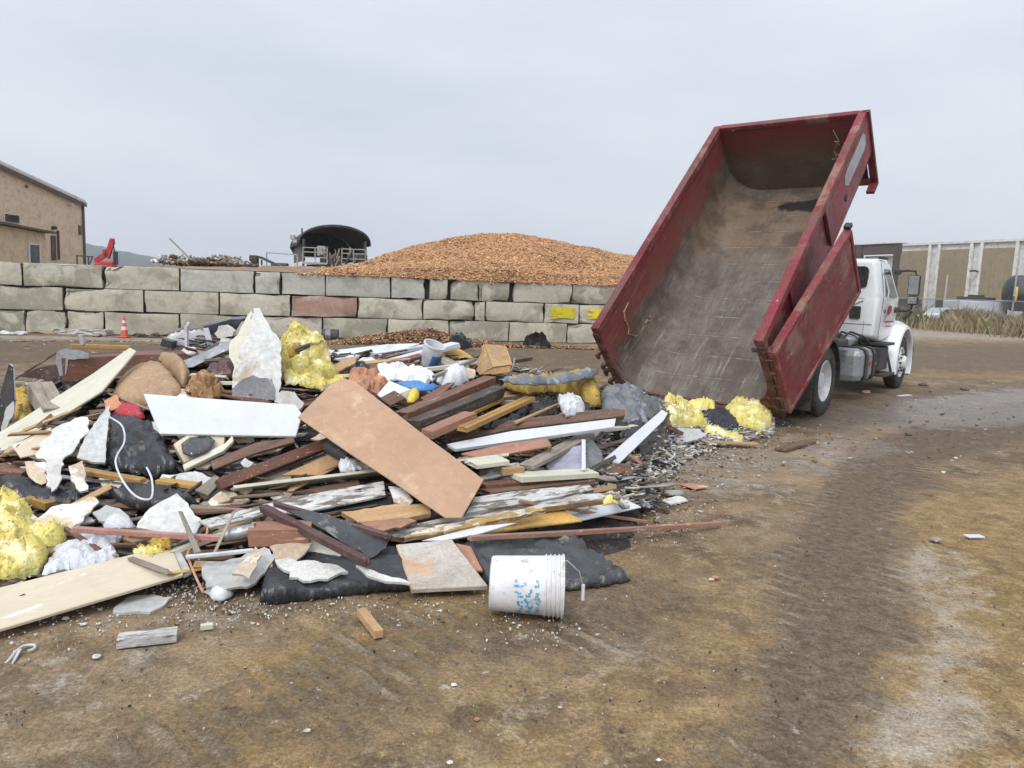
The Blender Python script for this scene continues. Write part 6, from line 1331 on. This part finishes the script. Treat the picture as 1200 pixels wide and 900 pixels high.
SL('white_trim', 'long white metal profile leaning diagonally at the right side of the heap', 'profile', [(687, 561), (696, 548), (776, 480), (783, 484), (778, 492), (700, 568), (695, 570)], K['white'], .035, .26, face=.35)
BM('wood_plank', 'dark weathered plank slanting behind the lilac panel', 'plank', (616, 545), (690, 507), .12, .03, K['grey_wood'], dz=.20)
BM('siding_board', 'wide cream clapboard end right of the hardboard sheet', 'board', (552, 541), (590, 536), .19, .03, K['cream'], dz=.24, prof=lap(.19, .03))
BM('timber_block', 'short pale block on top of the weathered board end', 'block', (588, 548), (611, 546), .07, .05, K['oak'], dz=.22)
SL('wood_plank', 'smooth reddish panel with a batten below the long white board', 'panel', [(540, 531), (592, 520), (640, 513), (647, 522), (600, 531), (560, 536)], K['pink_wood'], .02, .20)
BM('batten', 'small batten lying across the smooth reddish panel', 'batten', (632, 514), (645, 524), .03, .02, K['red_wood'], dz=.23)
SL('white_board', 'long white board running right from under the hardboard', 'board', [(524, 520), (600, 505), (722, 490), (720, 500), (600, 517), (534, 526)], K['white'], .03, .24)
SL('wood_board', 'long dark brown board stacked above the long white board', 'board', [(521, 506), (600, 492), (718, 478), (732, 480), (732, 487), (600, 503), (529, 516)], K['brown'], .05, .27)
SL('board_end', 'pink raw end of the long dark brown board', 'block', [(717, 479), (732, 478), (733, 486), (718, 487)], K['pink_wood'], .05, .285)
BM('timber_beam', 'dark brown timber, rearmost of the three stacked beside the hardboard', 'beam', (470, 483), (574, 441), .12, .07, K['red_wood'], dz=.26, broken=.02)
BM('timber_beam', 'black charred timber in the middle of the three stacked beside the hardboard', 'beam', (484, 493), (584, 453), .13, .08, K['dark_wood'], dz=.27, broken=.03)
BM('timber_beam', 'short reddish timber, frontmost of the three stacked beside the hardboard', 'beam', (500, 504), (552, 482), .12, .06, K['pink_wood'], dz=.27, broken=.015)
SL('wood_plank', 'small brown plank above the three stacked timbers', 'plank', [(492, 466), (524, 448), (533, 448), (520, 460), (500, 470)], K['red_wood'], .025, .24)
BM('golden_trim', 'golden varnished trim pointing right beside the charred timber', 'trim', (542, 500), (622, 464), .10, .035, K['gold'], dz=.26, prof=lap(.10, .035, 1))
BM('golden_trim', 'short gold brown plank below the charred timber', 'plank', (548, 482), (584, 466), .10, .03, K['gold'], dz=.18)
BM('wood_plank', 'thin tan lath right of the golden trim', 'lath', (604, 494), (660, 470), .03, .02, K['oak'], dz=.22)
PF('bin_bag', 'wrinkled black bag between the golden trim and the brown board', 'bag', [(560, 500), (586, 482), (610, 475), (622, 482), (616, 490), (590, 498), (572, 503)], K['black'], .07, .04, 9, .16, ridge=True)
# ---- behind: bags, cloth, box
PF('orange_cloth', 'crumpled orange cloth behind the hardboard sheet', 'cloth', [(408, 446), (412, 434), (428, 432), (446, 438), (454, 450), (446, 462), (430, 460), (418, 450)], K['orange_cloth'], .09, .05, 9, .16, ridge=True)
SL('brown_tile', 'brown flat board beside the yellow bottle', 'board', [(445, 466), (462, 457), (476, 466), (458, 475)], K['brown'], .02, .22)
SL('white_paper', 'white folded paper sheet behind the hardboard sheet', 'paper', [(442, 462), (456, 446), (482, 456), (466, 462), (450, 468)], K['white_film'], .01, .24, warp=.02)
PF('blue_bag', 'bright blue plastic bag strip near the middle of the heap', 'bag', [(463, 448), (480, 446), (500, 450), (516, 452), (504, 458), (480, 456)], K['blue'], .04, .02, 12, .24, R=7)
bt = PF('yellow_bottle', 'yellow plastic bottle lying below the blue bag', 'bottle', [(477, 470), (478, 462), (484, 456), (492, 458), (491, 466), (484, 471)], K['yellow'], .05, .006, 6, .22, R=7, jag=.4)
PF('plastic_bag', 'white crumpled plastic bags behind the blue strip', 'bag', [(432, 440), (448, 430), (470, 424), (476, 432), (500, 434), (512, 442), (500, 450), (470, 446), (445, 446)], K['white_film'], .10, .05, 8, .16, ridge=True)
PF('plastic_bag', 'round white bag right behind the blue strip', 'bag', [(512, 446), (520, 436), (534, 430), (546, 434), (549, 446), (538, 452), (520, 454)], K['white_film'], .12, .02, 6, .18, R=14)
tp = D(505, 416, 7.0); tb_ = thing('plastic_tub', 'white tub with a dark blue side standing at the top of the heap', 'tub', tuple(tp)); tb_.rotation_euler = (.25, .35, 0)
MB().lathe([(0, -.13), (.075, -.13), (.08, -.12), (.098, .10), (.106, .10), (.106, .115), (.096, .115), (.076, -.11), (0, -.11)], n=32).build('body', K['white_plastic'], tb_)
m_ = MB(); m_.add([((.0845+.018*(z+.11)/.22)*math.cos(q), (.0845+.018*(z+.11)/.22)*math.sin(q), z) for q in np.linspace(-1.3, -.1, 9) for z in (-.09, .03)], [(2*k, 2*k+2, 2*k+3, 2*k+1) for k in range(8)], 0, True); m_.build('blue_wrapper', K['blue'], tb_)
SL('orange_board', 'yellow foam board lying behind the cardboard box', 'board', [(521, 413), (533, 405), (556, 419), (546, 426), (536, 424)], K['orange_board'], .03, dep=[7.5, 7.6, 7.5, 7.2, 7.2])
SL('grey_sheet', 'grey sheet under the yellow foam board', 'sheet', [(518, 416), (536, 424), (546, 430), (530, 432), (517, 424)], K['grey_wood'], .02, .14)
SL('white_gutter', 'wide pale metal sheet on the back of the heap', 'sheet', [(372, 418), (384, 411), (455, 403), (492, 402), (470, 410), (430, 418)], K['white_plastic'], .02, dep=[7.2, 7.5, 7.6, 7.6, 7.3, 7.1])
BM('white_gutter', 'long white gutter lying in front of the pale metal sheet', 'gutter', (450, 424), (534, 401), .14, .05, K['white'], dep=(6.8, 7.4))
BM('metal_strip', 'thin pale rail below the wide metal sheet', 'rail', (380, 421), (450, 421), .05, .03, K['peel'], dep=(7.2, 7.2))
PF('black_bag', 'grey black plastic at the far end of the white gutter', 'plastic', [(524, 404), (530, 394), (540, 391), (552, 402), (554, 407), (538, 408)], K['tarp'], .08, .03, 8, dep=8.1, ridge=True)
bx = thing('cardboard_box', 'tan cardboard box lying open on the back of the heap', 'box', tuple(D(580, 420, 7.3)))
A_b, B_b, C_b, D_b = D(568, 403, 6.85), D(592, 405, 6.95), D(599, 427, 6.7), D(578, 430, 6.6); E_b, F_b = D(557, 430, 6.95), D(562, 439, 6.7)
bc = Vector(bx.location)
def bpoly(nm, pts, th, mat):
    m = MB(); n_ = nrm(np.cross(pts[1]-pts[0], pts[2]-pts[0])); n_ = n_ if n_ @ (EYEP-pts[0]) < 0 else -n_
    m.prism([p-np.array(bc) for p in pts], n_*th); return m.build(nm, mat, bx)
bpoly('side', [A_b, B_b, C_b, D_b], .006, K['cardboard']); bpoly('side', [A_b, D_b, F_b, E_b], .006, K['cardboard'])
bpoly('flap', [D(578, 430, 6.62), D(599, 427.5, 6.72), D(597, 436, 6.6), D(576, 439, 6.52)], .006, K['brown_paper']); bpoly('flap', [D(562, 439, 6.7), D(578, 431, 6.62), D(577, 438, 6.55)], .006, K['brown_paper'])
bpoly('bottom', [D(566, 404, 7.2), D(593, 406, 7.3), D(601, 428, 7.05), D(561, 432, 7.1)], .006, K['cardboard'])
BM('branch_stick', 'grey crooked stick leading up to the cardboard box', 'stick', (508, 440), (556, 420), .035, .03, K['grey_wood'], dz=.28)
WR_('branch_stick', 'thin twig leaning against the cardboard box', 'twig', [(553, 440), (560, 425), (566, 412)], .012, K['grey_wood'], dep=[6.9, 7.0, 7.1])
WR_('branch_stick', 'thin bent twig right of the cardboard box', 'twig', [(592, 440), (600, 432), (603, 420)], .010, K['grey_wood'], dep=[6.9, 7.0, 7.1])
PF('black_hose', 'tangle of black hoses behind the orange cloth', 'hose', [(404, 430), (418, 423), (432, 426), (436, 434), (422, 434), (410, 436)], K['black'], .05, .04, 14, .14, ridge=True)
SL('wood_scrap', 'tan splintered wood left of the white bags', 'wood', [(384, 430), (400, 422), (420, 418), (412, 428), (392, 436)], K['oak'], .02, .18, torn=.01)
BM('gutter_trim', 'second long white metal profile behind the white gutter', 'profile', (392, 420), (500, 404), .10, .04, K['white_plastic'], dep=(6.9, 7.6))
BM('wood_plank', 'brown plank under the pale metal sheet at the back', 'plank', (376, 428), (470, 414), .10, .04, K['brown'], dep=(6.8, 7.2))
WR_('plastic_pipe', 'short grey plastic pipe sticking out left of the reddish timber end', 'pipe', [(264, 628), (300, 621)], .040, K['metal'], .17, n=16)
WR_('round_post', 'dark round post end under the lower edge of the hardboard', 'post', [(384, 523), (410, 536)], .045, K['dark_metal'], .20, n=16)
PF('white_rag', 'crumpled white paper under the lower edge of the hardboard', 'paper', [(396, 546), (404, 536), (416, 538), (424, 548), (412, 552), (400, 551)], K['white_film'], .04, .03, 9, .18, ridge=True, R=6)
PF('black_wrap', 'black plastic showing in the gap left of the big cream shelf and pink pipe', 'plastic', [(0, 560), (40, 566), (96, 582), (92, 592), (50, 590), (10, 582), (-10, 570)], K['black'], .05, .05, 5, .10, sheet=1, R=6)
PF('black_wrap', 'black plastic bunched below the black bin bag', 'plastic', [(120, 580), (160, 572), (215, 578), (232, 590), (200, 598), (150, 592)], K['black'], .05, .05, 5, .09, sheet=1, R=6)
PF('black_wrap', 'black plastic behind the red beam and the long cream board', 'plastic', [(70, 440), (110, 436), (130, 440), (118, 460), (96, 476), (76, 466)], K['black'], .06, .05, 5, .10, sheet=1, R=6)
SL('drywall_sheet', 'jagged grey white plasterboard piece right of the white tile', 'drywall', [(108, 600), (124, 592), (140, 596), (152, 606), (136, 612), (116, 610)], K['drywall'], .014, .16, torn=.01, edge=K['paper'])
# ---- old insulation bale at right
PF('old_insulation', 'thick brown yellow wool batt under a grey film at the right top of the heap', 'insulation', [(588, 452), (600, 447), (640, 446), (678, 440), (700, 442), (703, 474), (692, 474), (676, 462), (650, 458), (620, 460), (604, 458)], K['insul_brown'], .14, .04, 10, .20, R=12)
PF('grey_film', 'grey film covering the top of the brown yellow batt', 'film', [(584, 445), (600, 440), (640, 441), (672, 437), (694, 431), (702, 434), (696, 442), (660, 448), (630, 451), (606, 450)], K['film'], .03, .03, 5, .40, R=5, sheet=1)
PF('white_bag', 'small knotted white bag in front of the brown yellow batt', 'bag', [(653, 468), (662, 463), (672, 462), (684, 472), (685, 484), (664, 487), (656, 476)], K['white_film'], .10, .03, 10, .30, R=10, ridge=True)
PF('grey_film', 'big grey translucent plastic draped at the right end of the heap', 'plastic', [(703, 462), (715, 455), (733, 453), (750, 458), (776, 474), (780, 482), (764, 500), (740, 502), (722, 496), (706, 486)], K['film'], .10, .06, 5, .10, sheet=1, R=14, step=3.2)
PF('bin_bag', 'black bag under the grey translucent plastic', 'bag', [(715, 500), (740, 498), (766, 490), (786, 484), (784, 510), (772, 530), (750, 536), (738, 520), (720, 514)], K['black'], .09, .05, 6, .06, sheet=1, R=12, step=3.2)
BM('wood_plank', 'cream splintered strip under the black bag at right', 'strip', (706, 502), (745, 498), .06, .03, K['cream'], dz=.16)
PF('dark_rag', 'dark grey rags between the white bag and the brown board', 'rag', [(622, 478), (640, 466), (655, 472), (652, 482), (636, 490), (620, 488)], K['tarp'], .08, .04, 9, .16, ridge=True)
PF('insulation', 'pale yellow wool heap just left of the bed opening', 'insulation', [(776, 468), (784, 462), (796, 470), (812, 480), (822, 486), (830, 502), (816, 500), (800, 502), (784, 496), (780, 484)], K['insul'], .16, .07, 8, .04, R=14)
PF('insulation', 'yellow wool lump tucked against the sill of the tipped bed', 'insulation', [(799, 468), (808, 464), (826, 466), (838, 473), (838, 480), (824, 480), (812, 476)], K['insul'], .10, .04, 8, .08, R=10)
PF('insulation', 'largest pale yellow wool clump at the right corner of the bed', 'insulation', [(848, 480), (858, 470), (874, 469), (886, 476), (900, 480), (906, 490), (903, 500), (890, 506), (874, 502), (858, 494)], K['insul'], .18, .07, 7, .04, R=14)
PF('insulation', 'low yellow wool tail trailing right along the rubble', 'insulation', [(822, 498), (836, 500), (854, 506), (874, 512), (870, 518), (848, 514), (826, 508)], K['insul'], .06, .04, 10, .03, R=8)
PF('navy_bag', 'dark navy bag between the yellow wool lumps under the bed', 'bag', [(822, 484), (836, 479), (852, 482), (864, 492), (868, 502), (854, 504), (836, 500)], K['navy'], .14, .03, 6, .03, ridge=True, R=12)
SL('drywall_scrap', 'pale drywall slab under the yellow wool near the bed', 'drywall', [(782, 512), (796, 501), (820, 503), (828, 512), (800, 519), (784, 520)], K['drywall'], .03, .08, torn=.01)
BM('wood_offcut', 'flat tan board on the rubble beside the largest wool clump', 'board', (828, 517), (888, 519), .10, .02, K['oak'], dz=.05)
BM('wood_offcut', 'red brown stick end at the left of the pale drywall slab', 'stick', (785, 499), (799, 506), .06, .04, K['red_wood'], dz=.14)
BM('wood_offcut', 'weathered grey lath in the grey rubble', 'lath', (752, 568), (792, 566), .07, .02, K['grey_wood'], dz=.06)
BM('wood_offcut', 'mossy grey plank bit at the right edge of the rubble', 'plank', (781, 576), (800, 575), .08, .025, K['peel'], dz=.05)
SL('wood_offcut', 'flat orange brown veneer scrap on the dirt right of the rubble', 'scrap', [(796, 567), (812, 566), (831, 570), (814, 573)], K['orange_cloth'], .008, .02, face=0)
BM('wood_offcut', 'pinkish short lath in front of the black bag at right', 'lath', (738, 532), (752, 542), .06, .02, K['pink_wood'], dz=.14)
SL('drywall_scrap', 'light grey drywall bit at the front of the rubble', 'drywall', [(776, 586), (796, 580), (806, 586), (786, 591)], K['plaster'], .012, .02, face=0, torn=.006)
BM('black_lath', 'black bent scrap in the front of the rubble', 'scrap', (760, 588), (772, 584), .05, .03, K['black'], dz=.05)
# ================================================================== more splintered boards packed between them
fill_specs = [
 ('brown board', K['brown']), ('dark charred board', K['dark_wood']), ('grey weathered board', K['grey_wood']), ('flaking painted board', K['peel']), ('reddish board', K['red_wood']), ('tan raw board', K['oak']), ('cream painted board', K['cream'])]
zones = [((0, 130), (440, 530), 'under the long cream board', .05), ((60, 250), (560, 660), 'between white tile and black bag', .05), ((235, 440), (560, 632), 'below the hardboard', .04),
         ((560, 690), (490, 580), 'in the layered stack at the right', .05), ((360, 600), (425, 470), 'behind the hardboard sheet', .10), ((200, 340), (400, 470), 'round the foot of the tall white shard', .08)]
RF = random.Random(11)
for (xa, xb), (ya, yb), where, dzb in zones:
    for adj, mat in fill_specs:
        for k in range(3):
            x = RF.uniform(xa, xb); y = RF.uniform(ya, yb); ln = RF.uniform(35, 95); an = RF.gauss(.12, .22); x2 = x+ln*math.cos(an); y2 = y-ln*math.sin(an)
            if y2 < ya-15 or y > yb+15: continue
            BM('broken_board', '@', 'board', (x, y), (x2, y2), RF.uniform(.05, .12), RF.uniform(.015, .045), mat, dz=dzb+RF.uniform(0, .06), broken=.03, roll=RF.gauss(0, .3), group=adj+'s packed '+where)
for zi, ((xa, xb), (ya, yb), where, dzb) in enumerate(zones):
    if zi in (4, 5): continue
    for adj, mat in (('thin splintered brown lath', K['brown']), ('thin splintered grey lath', K['grey_wood']), ('thin splintered dark lath', K['dark_wood']), ('thin splintered tan lath', K['oak'])):
        for k in range(4):
            x = RF.uniform(xa, xb); y = RF.uniform(ya+8, yb); ln = RF.uniform(30, 80); an = RF.gauss(.15, .40)
            BM('splintered_lath', '@', 'lath', (x, y), (x+ln*math.cos(an), y-ln*math.sin(an)), RF.uniform(.02, .045), RF.uniform(.008, .02), mat, dz=dzb+.04+RF.uniform(0, .08), broken=.05, roll=RF.gauss(0, .5), group=adj+'s '+where)
for k in range(46):
    xa, xb, ya, yb, where = RF.choice([(0, 240, 470, 660, 'over the left side'), (240, 440, 480, 630, 'scattered below the white panel'), (560, 720, 450, 600, 'among the stacked boards at right'), (200, 560, 400, 470, 'scattered along the top of the heap')])
    x = RF.uniform(xa, xb); y = RF.uniform(ya, yb); r = RF.uniform(8, 20); n = RF.randint(4, 6); P = []
    for j in range(n): q = j*6.283/n+RF.uniform(-.3, .3); P.append((x+r*math.cos(q)*RF.uniform(.8, 1.5), y+r*.6*math.sin(q)*RF.uniform(.7, 1.2)))
    SL('drywall_chunk', '@', 'drywall', P, RF.choice([K['drywall'], K['drywall'], K['paper'], K['grey_paper']]), .014, .07+RF.uniform(0, .06), torn=.008, edge=K['plaster'], group='drywall chunks '+where)
groups = {}
for o in COL.objects:
    if o.get('label') == '@': groups.setdefault(o['group'], []).append(o)
ORD = ['first', 'second', 'third', 'fourth', 'fifth', 'sixth', 'seventh', 'eighth', 'ninth', 'tenth', 'eleventh', 'twelfth', 'thirteenth', 'fourteenth', 'fifteenth', 'sixteenth', 'seventeenth', 'eighteenth']
for g_, os_ in groups.items():
    os_.sort(key=lambda o: proj(o.matrix_world.translation if o.parent is None and o.matrix_world.translation.length > .01 else o.location)[0])
    one = g_.replace('laths ', 'lath ').replace('boards packed', 'board packed').replace('drywall chunks', 'small torn drywall chunk')
    for i, o in enumerate(os_): o['label'] = one if len(os_) == 1 else one.replace('flaking painted', 'flaky')+', '+ORD[min(i, 17)]+' from left'
# ================================================================== bucket
gb = G(616, 727); br = .152; bd = nrm(np.array([1.0, -.03, 0]))
bk = thing('bucket', 'dirty white plastic bucket with faded blue print lying on its side in front', 'bucket', mat4=frame(np.array([gb[0], gb[1]+.08, br+.004]), bd, (0, 0, 1)))
tap = lambda x: .135+.017*(x+.185)/.37
prof = [(0, -.185), (.125, -.185), (.134, -.178), (.1345, -.17)]+[(tap(x), x) for x in np.linspace(-.16, .085, 12)]
for x in (.09, .112, .134, .156): prof += [(tap(x)+.001, x), (tap(x)+.008, x+.002), (tap(x)+.008, x+.007), (tap(x)+.001, x+.009)]
prof += [(tap(.18)+.002, .176), (tap(.18)+.009, .178), (tap(.18)+.009, .186), (tap(.18)-.002, .188), (tap(.18)-.004, .18), (.136, .08), (.130, -.17), (0, -.175)]
K['bucket'] = pm('bucket_plastic', (.70, .70, .72), (.60, .58, .56), (.44, .38, .32), .61, 13, 5, rough=.42, bump=.06, var=.05, dust=.3)
K['print'] = pm('faded_blue_print', (.06, .32, .58), (.16, .44, .66), (.70, .73, .76), .56, 60, 30, rough=.5, bump=0)
MB().lathe(prof, ax=(1, 0, 0), n=64).build('body', K['bucket'], bk)
# faded printing: rows of short illegible strokes wrapped round the side that faces the camera
RB = random.Random(5)
def glyphs(x0, x1, a0, a1, cw, hgt, seed, fn):
    """strokes run round the bucket; a is the angle about the axis"""
    mb = MB(); RB.seed(seed); a = a0
    while a < a1:
        for _ in range(fn):
            s0 = (x0+RB.random()*(x1-x0), a+RB.random()*cw*.8); 
            if RB.random() < .5: s1 = (s0[0], s0[1]+cw*RB.uniform(.3, .8)); wx_, wa = .012, 0
            else: s1 = (min(x1, s0[0]+(x1-x0)*RB.uniform(.4, .8)), s0[1]); wx_, wa = 0, .09
            P = []
            for (x, q) in ((s0[0]-wx_/2, s0[1]-wa/2), (s1[0]+wx_/2 if wx_ else s1[0], s0[1]-wa/2), (s1[0]+wx_/2, s1[1]+wa/2), (s0[0]-wx_/2, s1[1]+wa/2)):
                r = tap(x)+.0012; P.append((x, -r*math.cos(q), r*math.sin(q)))
            mb.add(P, [(0, 1, 2, 3)])
        a += cw
    return mb
gl = MB()
for args in ((-.055, -.015, -.95, .12, .22, 0, 3, 4), (-.005, .035, -.95, .12, .22, 0, 9, 4), (.043, .066, -.85, .0, .16, 0, 4, 4), (-.075, .03, .28, .45, .18, 0, 8, 3), (.045, .06, .2, .4, .15, 0, 6, 2)):
    g_ = glyphs(*args); gl.add(g_.v, g_.f)
gl.build('faded_print', K['print'], bk)
hp_ = [(.165, -.02, .147), (.20, -.03, .145), (.26, -.05, .10), (.282, -.055, .03), (.284, -.055, -.04), (.26, -.05, -.09), (.215, -.03, -.128), (.168, -.02, -.142)]
Q = []
for i in range(len(hp_)-1):
    for t_ in (0, .5): Q.append(np.array(hp_[i])*(1-t_)+np.array(hp_[i+1])*t_)
Q.append(np.array(hp_[-1])); ha = MB().tube(Q, .0025, n=8).build('handle', K['metal'], bk); MB().tube([(.2825, -.055, .035), (.284, -.055, -.045)], .009, n=12).build('grip', K['white_plastic'], ha)
# ================================================================== loose things on the ground
def gbeam(name, label, cat, A, B, w_, t_, mat, z=None, **k):
    a = G(*A); b2 = G(*B); L_ = math.hypot(b2[0]-a[0], b2[1]-a[1]); z = t_ if z is None else z
    X = nrm(b2-a); m = frame(np.array([(a[0]+b2[0])/2, (a[1]+b2[1])/2, z+.004]), X, (0, 0, 1))
    o = MB().box((0, 0, -t_/2), (L_, w_, t_)).build(name, mat, None, m, bevel=.003); return tag(o, label, cat)
gbeam('wood_offcut', 'short stained timber offcut lying alone on the dirt front left', 'block', (138, 757), (208, 749), .085, .04, K['peel'])
gbeam('wood_offcut', 'small raw orange wood block on the dirt left of the bucket', 'block', (423, 722), (444, 749), .045, .04, K['oak'])
gbeam('pale_tube', 'small pale tube end on the dirt below the torn drywall', 'tube', (235, 739), (250, 737), .028, .025, K['cream'])
gbeam('wood_offcut', 'reddish brown plank lying on the dirt before the tipped bed', 'plank', (914, 529), (950, 519), .13, .03, K['brown'])
gbeam('white_lath', 'small white lath on the dirt at the right side', 'lath', (1132, 630), (1151, 630), .06, .012, K['white'])
gbeam('white_lath', 'tiny white stick on the dirt behind the truck tank', 'lath', (1053, 465), (1066, 464), .08, .02, K['white'])
WR_('plastic_hook', 'white curled plastic strap on the dirt at the lower left edge', 'strap', [(2, 782), (10, 774), (18, 764), (28, 757), (40, 756), (40, 760), (33, 763)], .006, K['white_plastic'], .008)
SL('paper_scrap', 'bent white paper tab beside the curled strap', 'paper', [(8, 777), (16, 762), (25, 760), (18, 772), (10, 783)], K['drywall'], .004, .01, face=0, torn=.004)
for px_, py_, r_, lb, mt in ((113, 771, 7, 'white plaster crumb on the dirt below the left timber offcut', 'plaster'), (77, 726, 6, 'white plaster crumb close under the cream shelf board', 'plaster'), (98, 733, 5, 'small flat white crumb right below the shelf board', 'plaster'),
        (360, 858, 6, 'cream chip alone in the bottom foreground', 'paper'), (532, 804, 5, 'white pebble in the foreground under the bucket', 'plaster'), (527, 895, 5, 'white pebble at the very bottom edge', 'plaster'), (656, 830, 3.5, 'tiny white pebble right of the bottom centre', 'plaster'),
        (602, 731, 3, 'tiny white pebble under the bucket', 'plaster'), (838, 678, 6, 'orange brown leaf like scrap on the dirt right of the tarp', 'orange_cloth'), (834, 680, 4, 'white crumb beside the orange brown scrap', 'plaster'), (1096, 634, 9, 'tan stone on the dirt at the edge of the dark track', 'grey_wood'),
        (559, 844, 5, 'brown bark bit in the bottom middle', 'brown_paper'), (772, 892, 4, 'white chip near the bottom right of centre', 'plaster'), (1015, 461, 8, 'crumpled pink paper on the dirt beside the truck', 'pink_pipe'), (1130, 457, 6, 'dark lump on the wet dirt right of the truck', 'dark_wood'),
        (1064, 510, 5, 'dark bark bit on the dirt road right of centre', 'dark_wood'), (955, 541, 4, 'brown curled splinter on the dirt before the bed', 'brown'), (1082, 452, 7, 'dark flat scrap on the dirt by the front wheel', 'dark_wood')):
    R2 = random.Random(int(px_)); P = [(px_+r_*math.cos(q)*R2.uniform(.7, 1.3), py_+r_*.55*math.sin(q)*R2.uniform(.7, 1.3)) for q in np.linspace(0, 6.283, 7, endpoint=False)]
    g = G(px_, py_); dpt = g[1]; m_ = max(.004, r_*dpt/FPX*.5)
    bm = bmesh.new(); bmesh.ops.create_icosphere(bm, subdivisions=2, radius=1)
    for v in bm.verts:
        f_ = 1+.5*mnoise.noise(v.co*1.5+Vector((px_, 0, 0))); v.co = Vector((v.co.x*f_*m_*1.6, v.co.y*f_*m_*1.3, max(-.2, v.co.z)*f_*m_*.8))
    me = bpy.data.meshes.new('scrap'); bm.to_mesh(me); bm.free(); me.materials.append(K[mt]); nm = 'pebble' if 'pebble' in lb or 'stone' in lb or 'crumb' in lb else 'scrap'
    o = link(nm, me); o.location = (g[0], g[1], m_*.16+.004); tag(o, lb, nm)
# ================================================================== along the wall
def at_wall(px_, d):
    d0 = ray(px_, 400)[:2]; n_ = WN; t_ = ((WL-WN*d) @ n_)/(d0 @ n_); return d0*t_
gc = at_wall(146, .75); co = thing('traffic_cone', 'orange traffic cone with two white bands before the block wall', 'cone', (gc[0], gc[1], 0)); co.scale = (.85, .85, .88)
MB().box((0, 0, .02), (.29, .29, .04), ch=.015).build('base', K['cone'], co); MB().lathe([(.11, .04), (.028, .60), (.02, .64), (0, .64)], n=24).build('body', K['cone'], co)
for a, b2 in ((.22, .32), (.42, .50)): MB().lathe([(.11-.082*(a-.04)/.56+.003, a), (.11-.082*(b2-.04)/.56+.003, b2)], n=24).build('band', K['white'], co)
gbeam('timber_slab', 'whitish weathered slab lying along the foot of the wall left of the cone', 'slab', (66, 391), (128, 393), .4, .14, K['peel'])
g = at_wall(387, .9); o = thing('paint_can', 'dark paint can lying on its side at the foot of the wall', 'can', (g[0], g[1], .17), .1)
MB().lathe([(0, -.22), (.16, -.22), (.165, -.2), (.165, .2), (.16, .22), (0, .215)], ax=(1, 0, 0), n=28).build('body', K['dark_metal'], o); MB().lathe([(.168, -.12), (.168, .02)], ax=(1, 0, 0), n=28).build('label_band', K['film'], o)
PF('black_bag', 'crumpled black plastic lying at the foot of the wall near the yellow sprayed blocks', 'plastic', [(612, 404), (617, 395), (624, 392), (636, 392), (642, 400), (646, 406), (630, 407)], K['black'], .05, .16, 3.5, dep=21.0, ridge=True, step=2.2, R=6, jag=.5)
PF('black_bag', 'grey black plastic heap on the spilled chips behind the heap', 'plastic', [(526, 406), (530, 396), (535, 390), (545, 396), (553, 404), (552, 407)], K['tarp'], .05, .14, 3.5, dep=19.5, ridge=True, step=2.2, R=6, jag=.5)
gbeam('metal_strip', 'dark flat strip on the spilled chips by the wall', 'strip', (577, 399), (598, 396), .15, .06, K['dark_metal'])
for i, (px_, py_, l_, mt) in enumerate(((8, 391, 'white rag', 'drywall'), (24, 390, 'pale scrap', 'plaster'), (114, 395, 'grey rubble lump', 'grey_wood'), (165, 392, 'dark rubble lump', 'dark_metal'), (182, 391, 'brown rubble lump', 'brown'), (205, 393, 'grey block lump', 'plaster'))):
    g = at_wall(px_, .5); m_ = .13; bm = bmesh.new(); bmesh.ops.create_icosphere(bm, subdivisions=2, radius=1)
    for v in bm.verts: f_ = 1+.6*mnoise.noise(v.co*1.6+Vector((px_*3, 0, 0))); v.co = Vector((v.co.x*f_*m_*1.5, v.co.y*f_*m_, max(-.1, v.co.z)*f_*m_*.6))
    me = bpy.data.meshes.new('rubble_lump'); bm.to_mesh(me); bm.free(); me.materials.append(K[mt]); o = link('rubble_lump', me); o.location = (g[0], g[1], .02); o.rotation_euler = (0, 0, i); tag(o, l_+' '+['at the left end of the wall foot', 'second from the left end of the wall foot', 'right of the whitish slab by the wall', 'just right of the traffic cone', 'farther right of the traffic cone', 'by the wall behind the pale gutter'][i], 'scrap')
# ================================================================== the damp air of the overcast day
bpy.ops.mesh.primitive_cube_add(size=1, location=(0, 640, 38)); hz = bpy.context.object; hz.name = 'haze'; hz.scale = (2600, 1500, 84); hz['kind'] = 'stuff'
hz['label'] = 'thin pale haze in the damp air over the yard'
hm = bpy.data.materials.new('haze'); hm.use_nodes = True; hm.node_tree.nodes.clear()
ho_ = hm.node_tree.nodes.new('ShaderNodeOutputMaterial'); hv = hm.node_tree.nodes.new('ShaderNodeVolumePrincipled'); hv.inputs['Density'].default_value = .0005; hv.inputs['Color'].default_value = (.86, .90, .96, 1); hv.inputs['Anisotropy'].default_value = .2
hm.node_tree.links.new(hv.outputs[0], ho_.inputs['Volume']); hz.data.materials.append(hm)
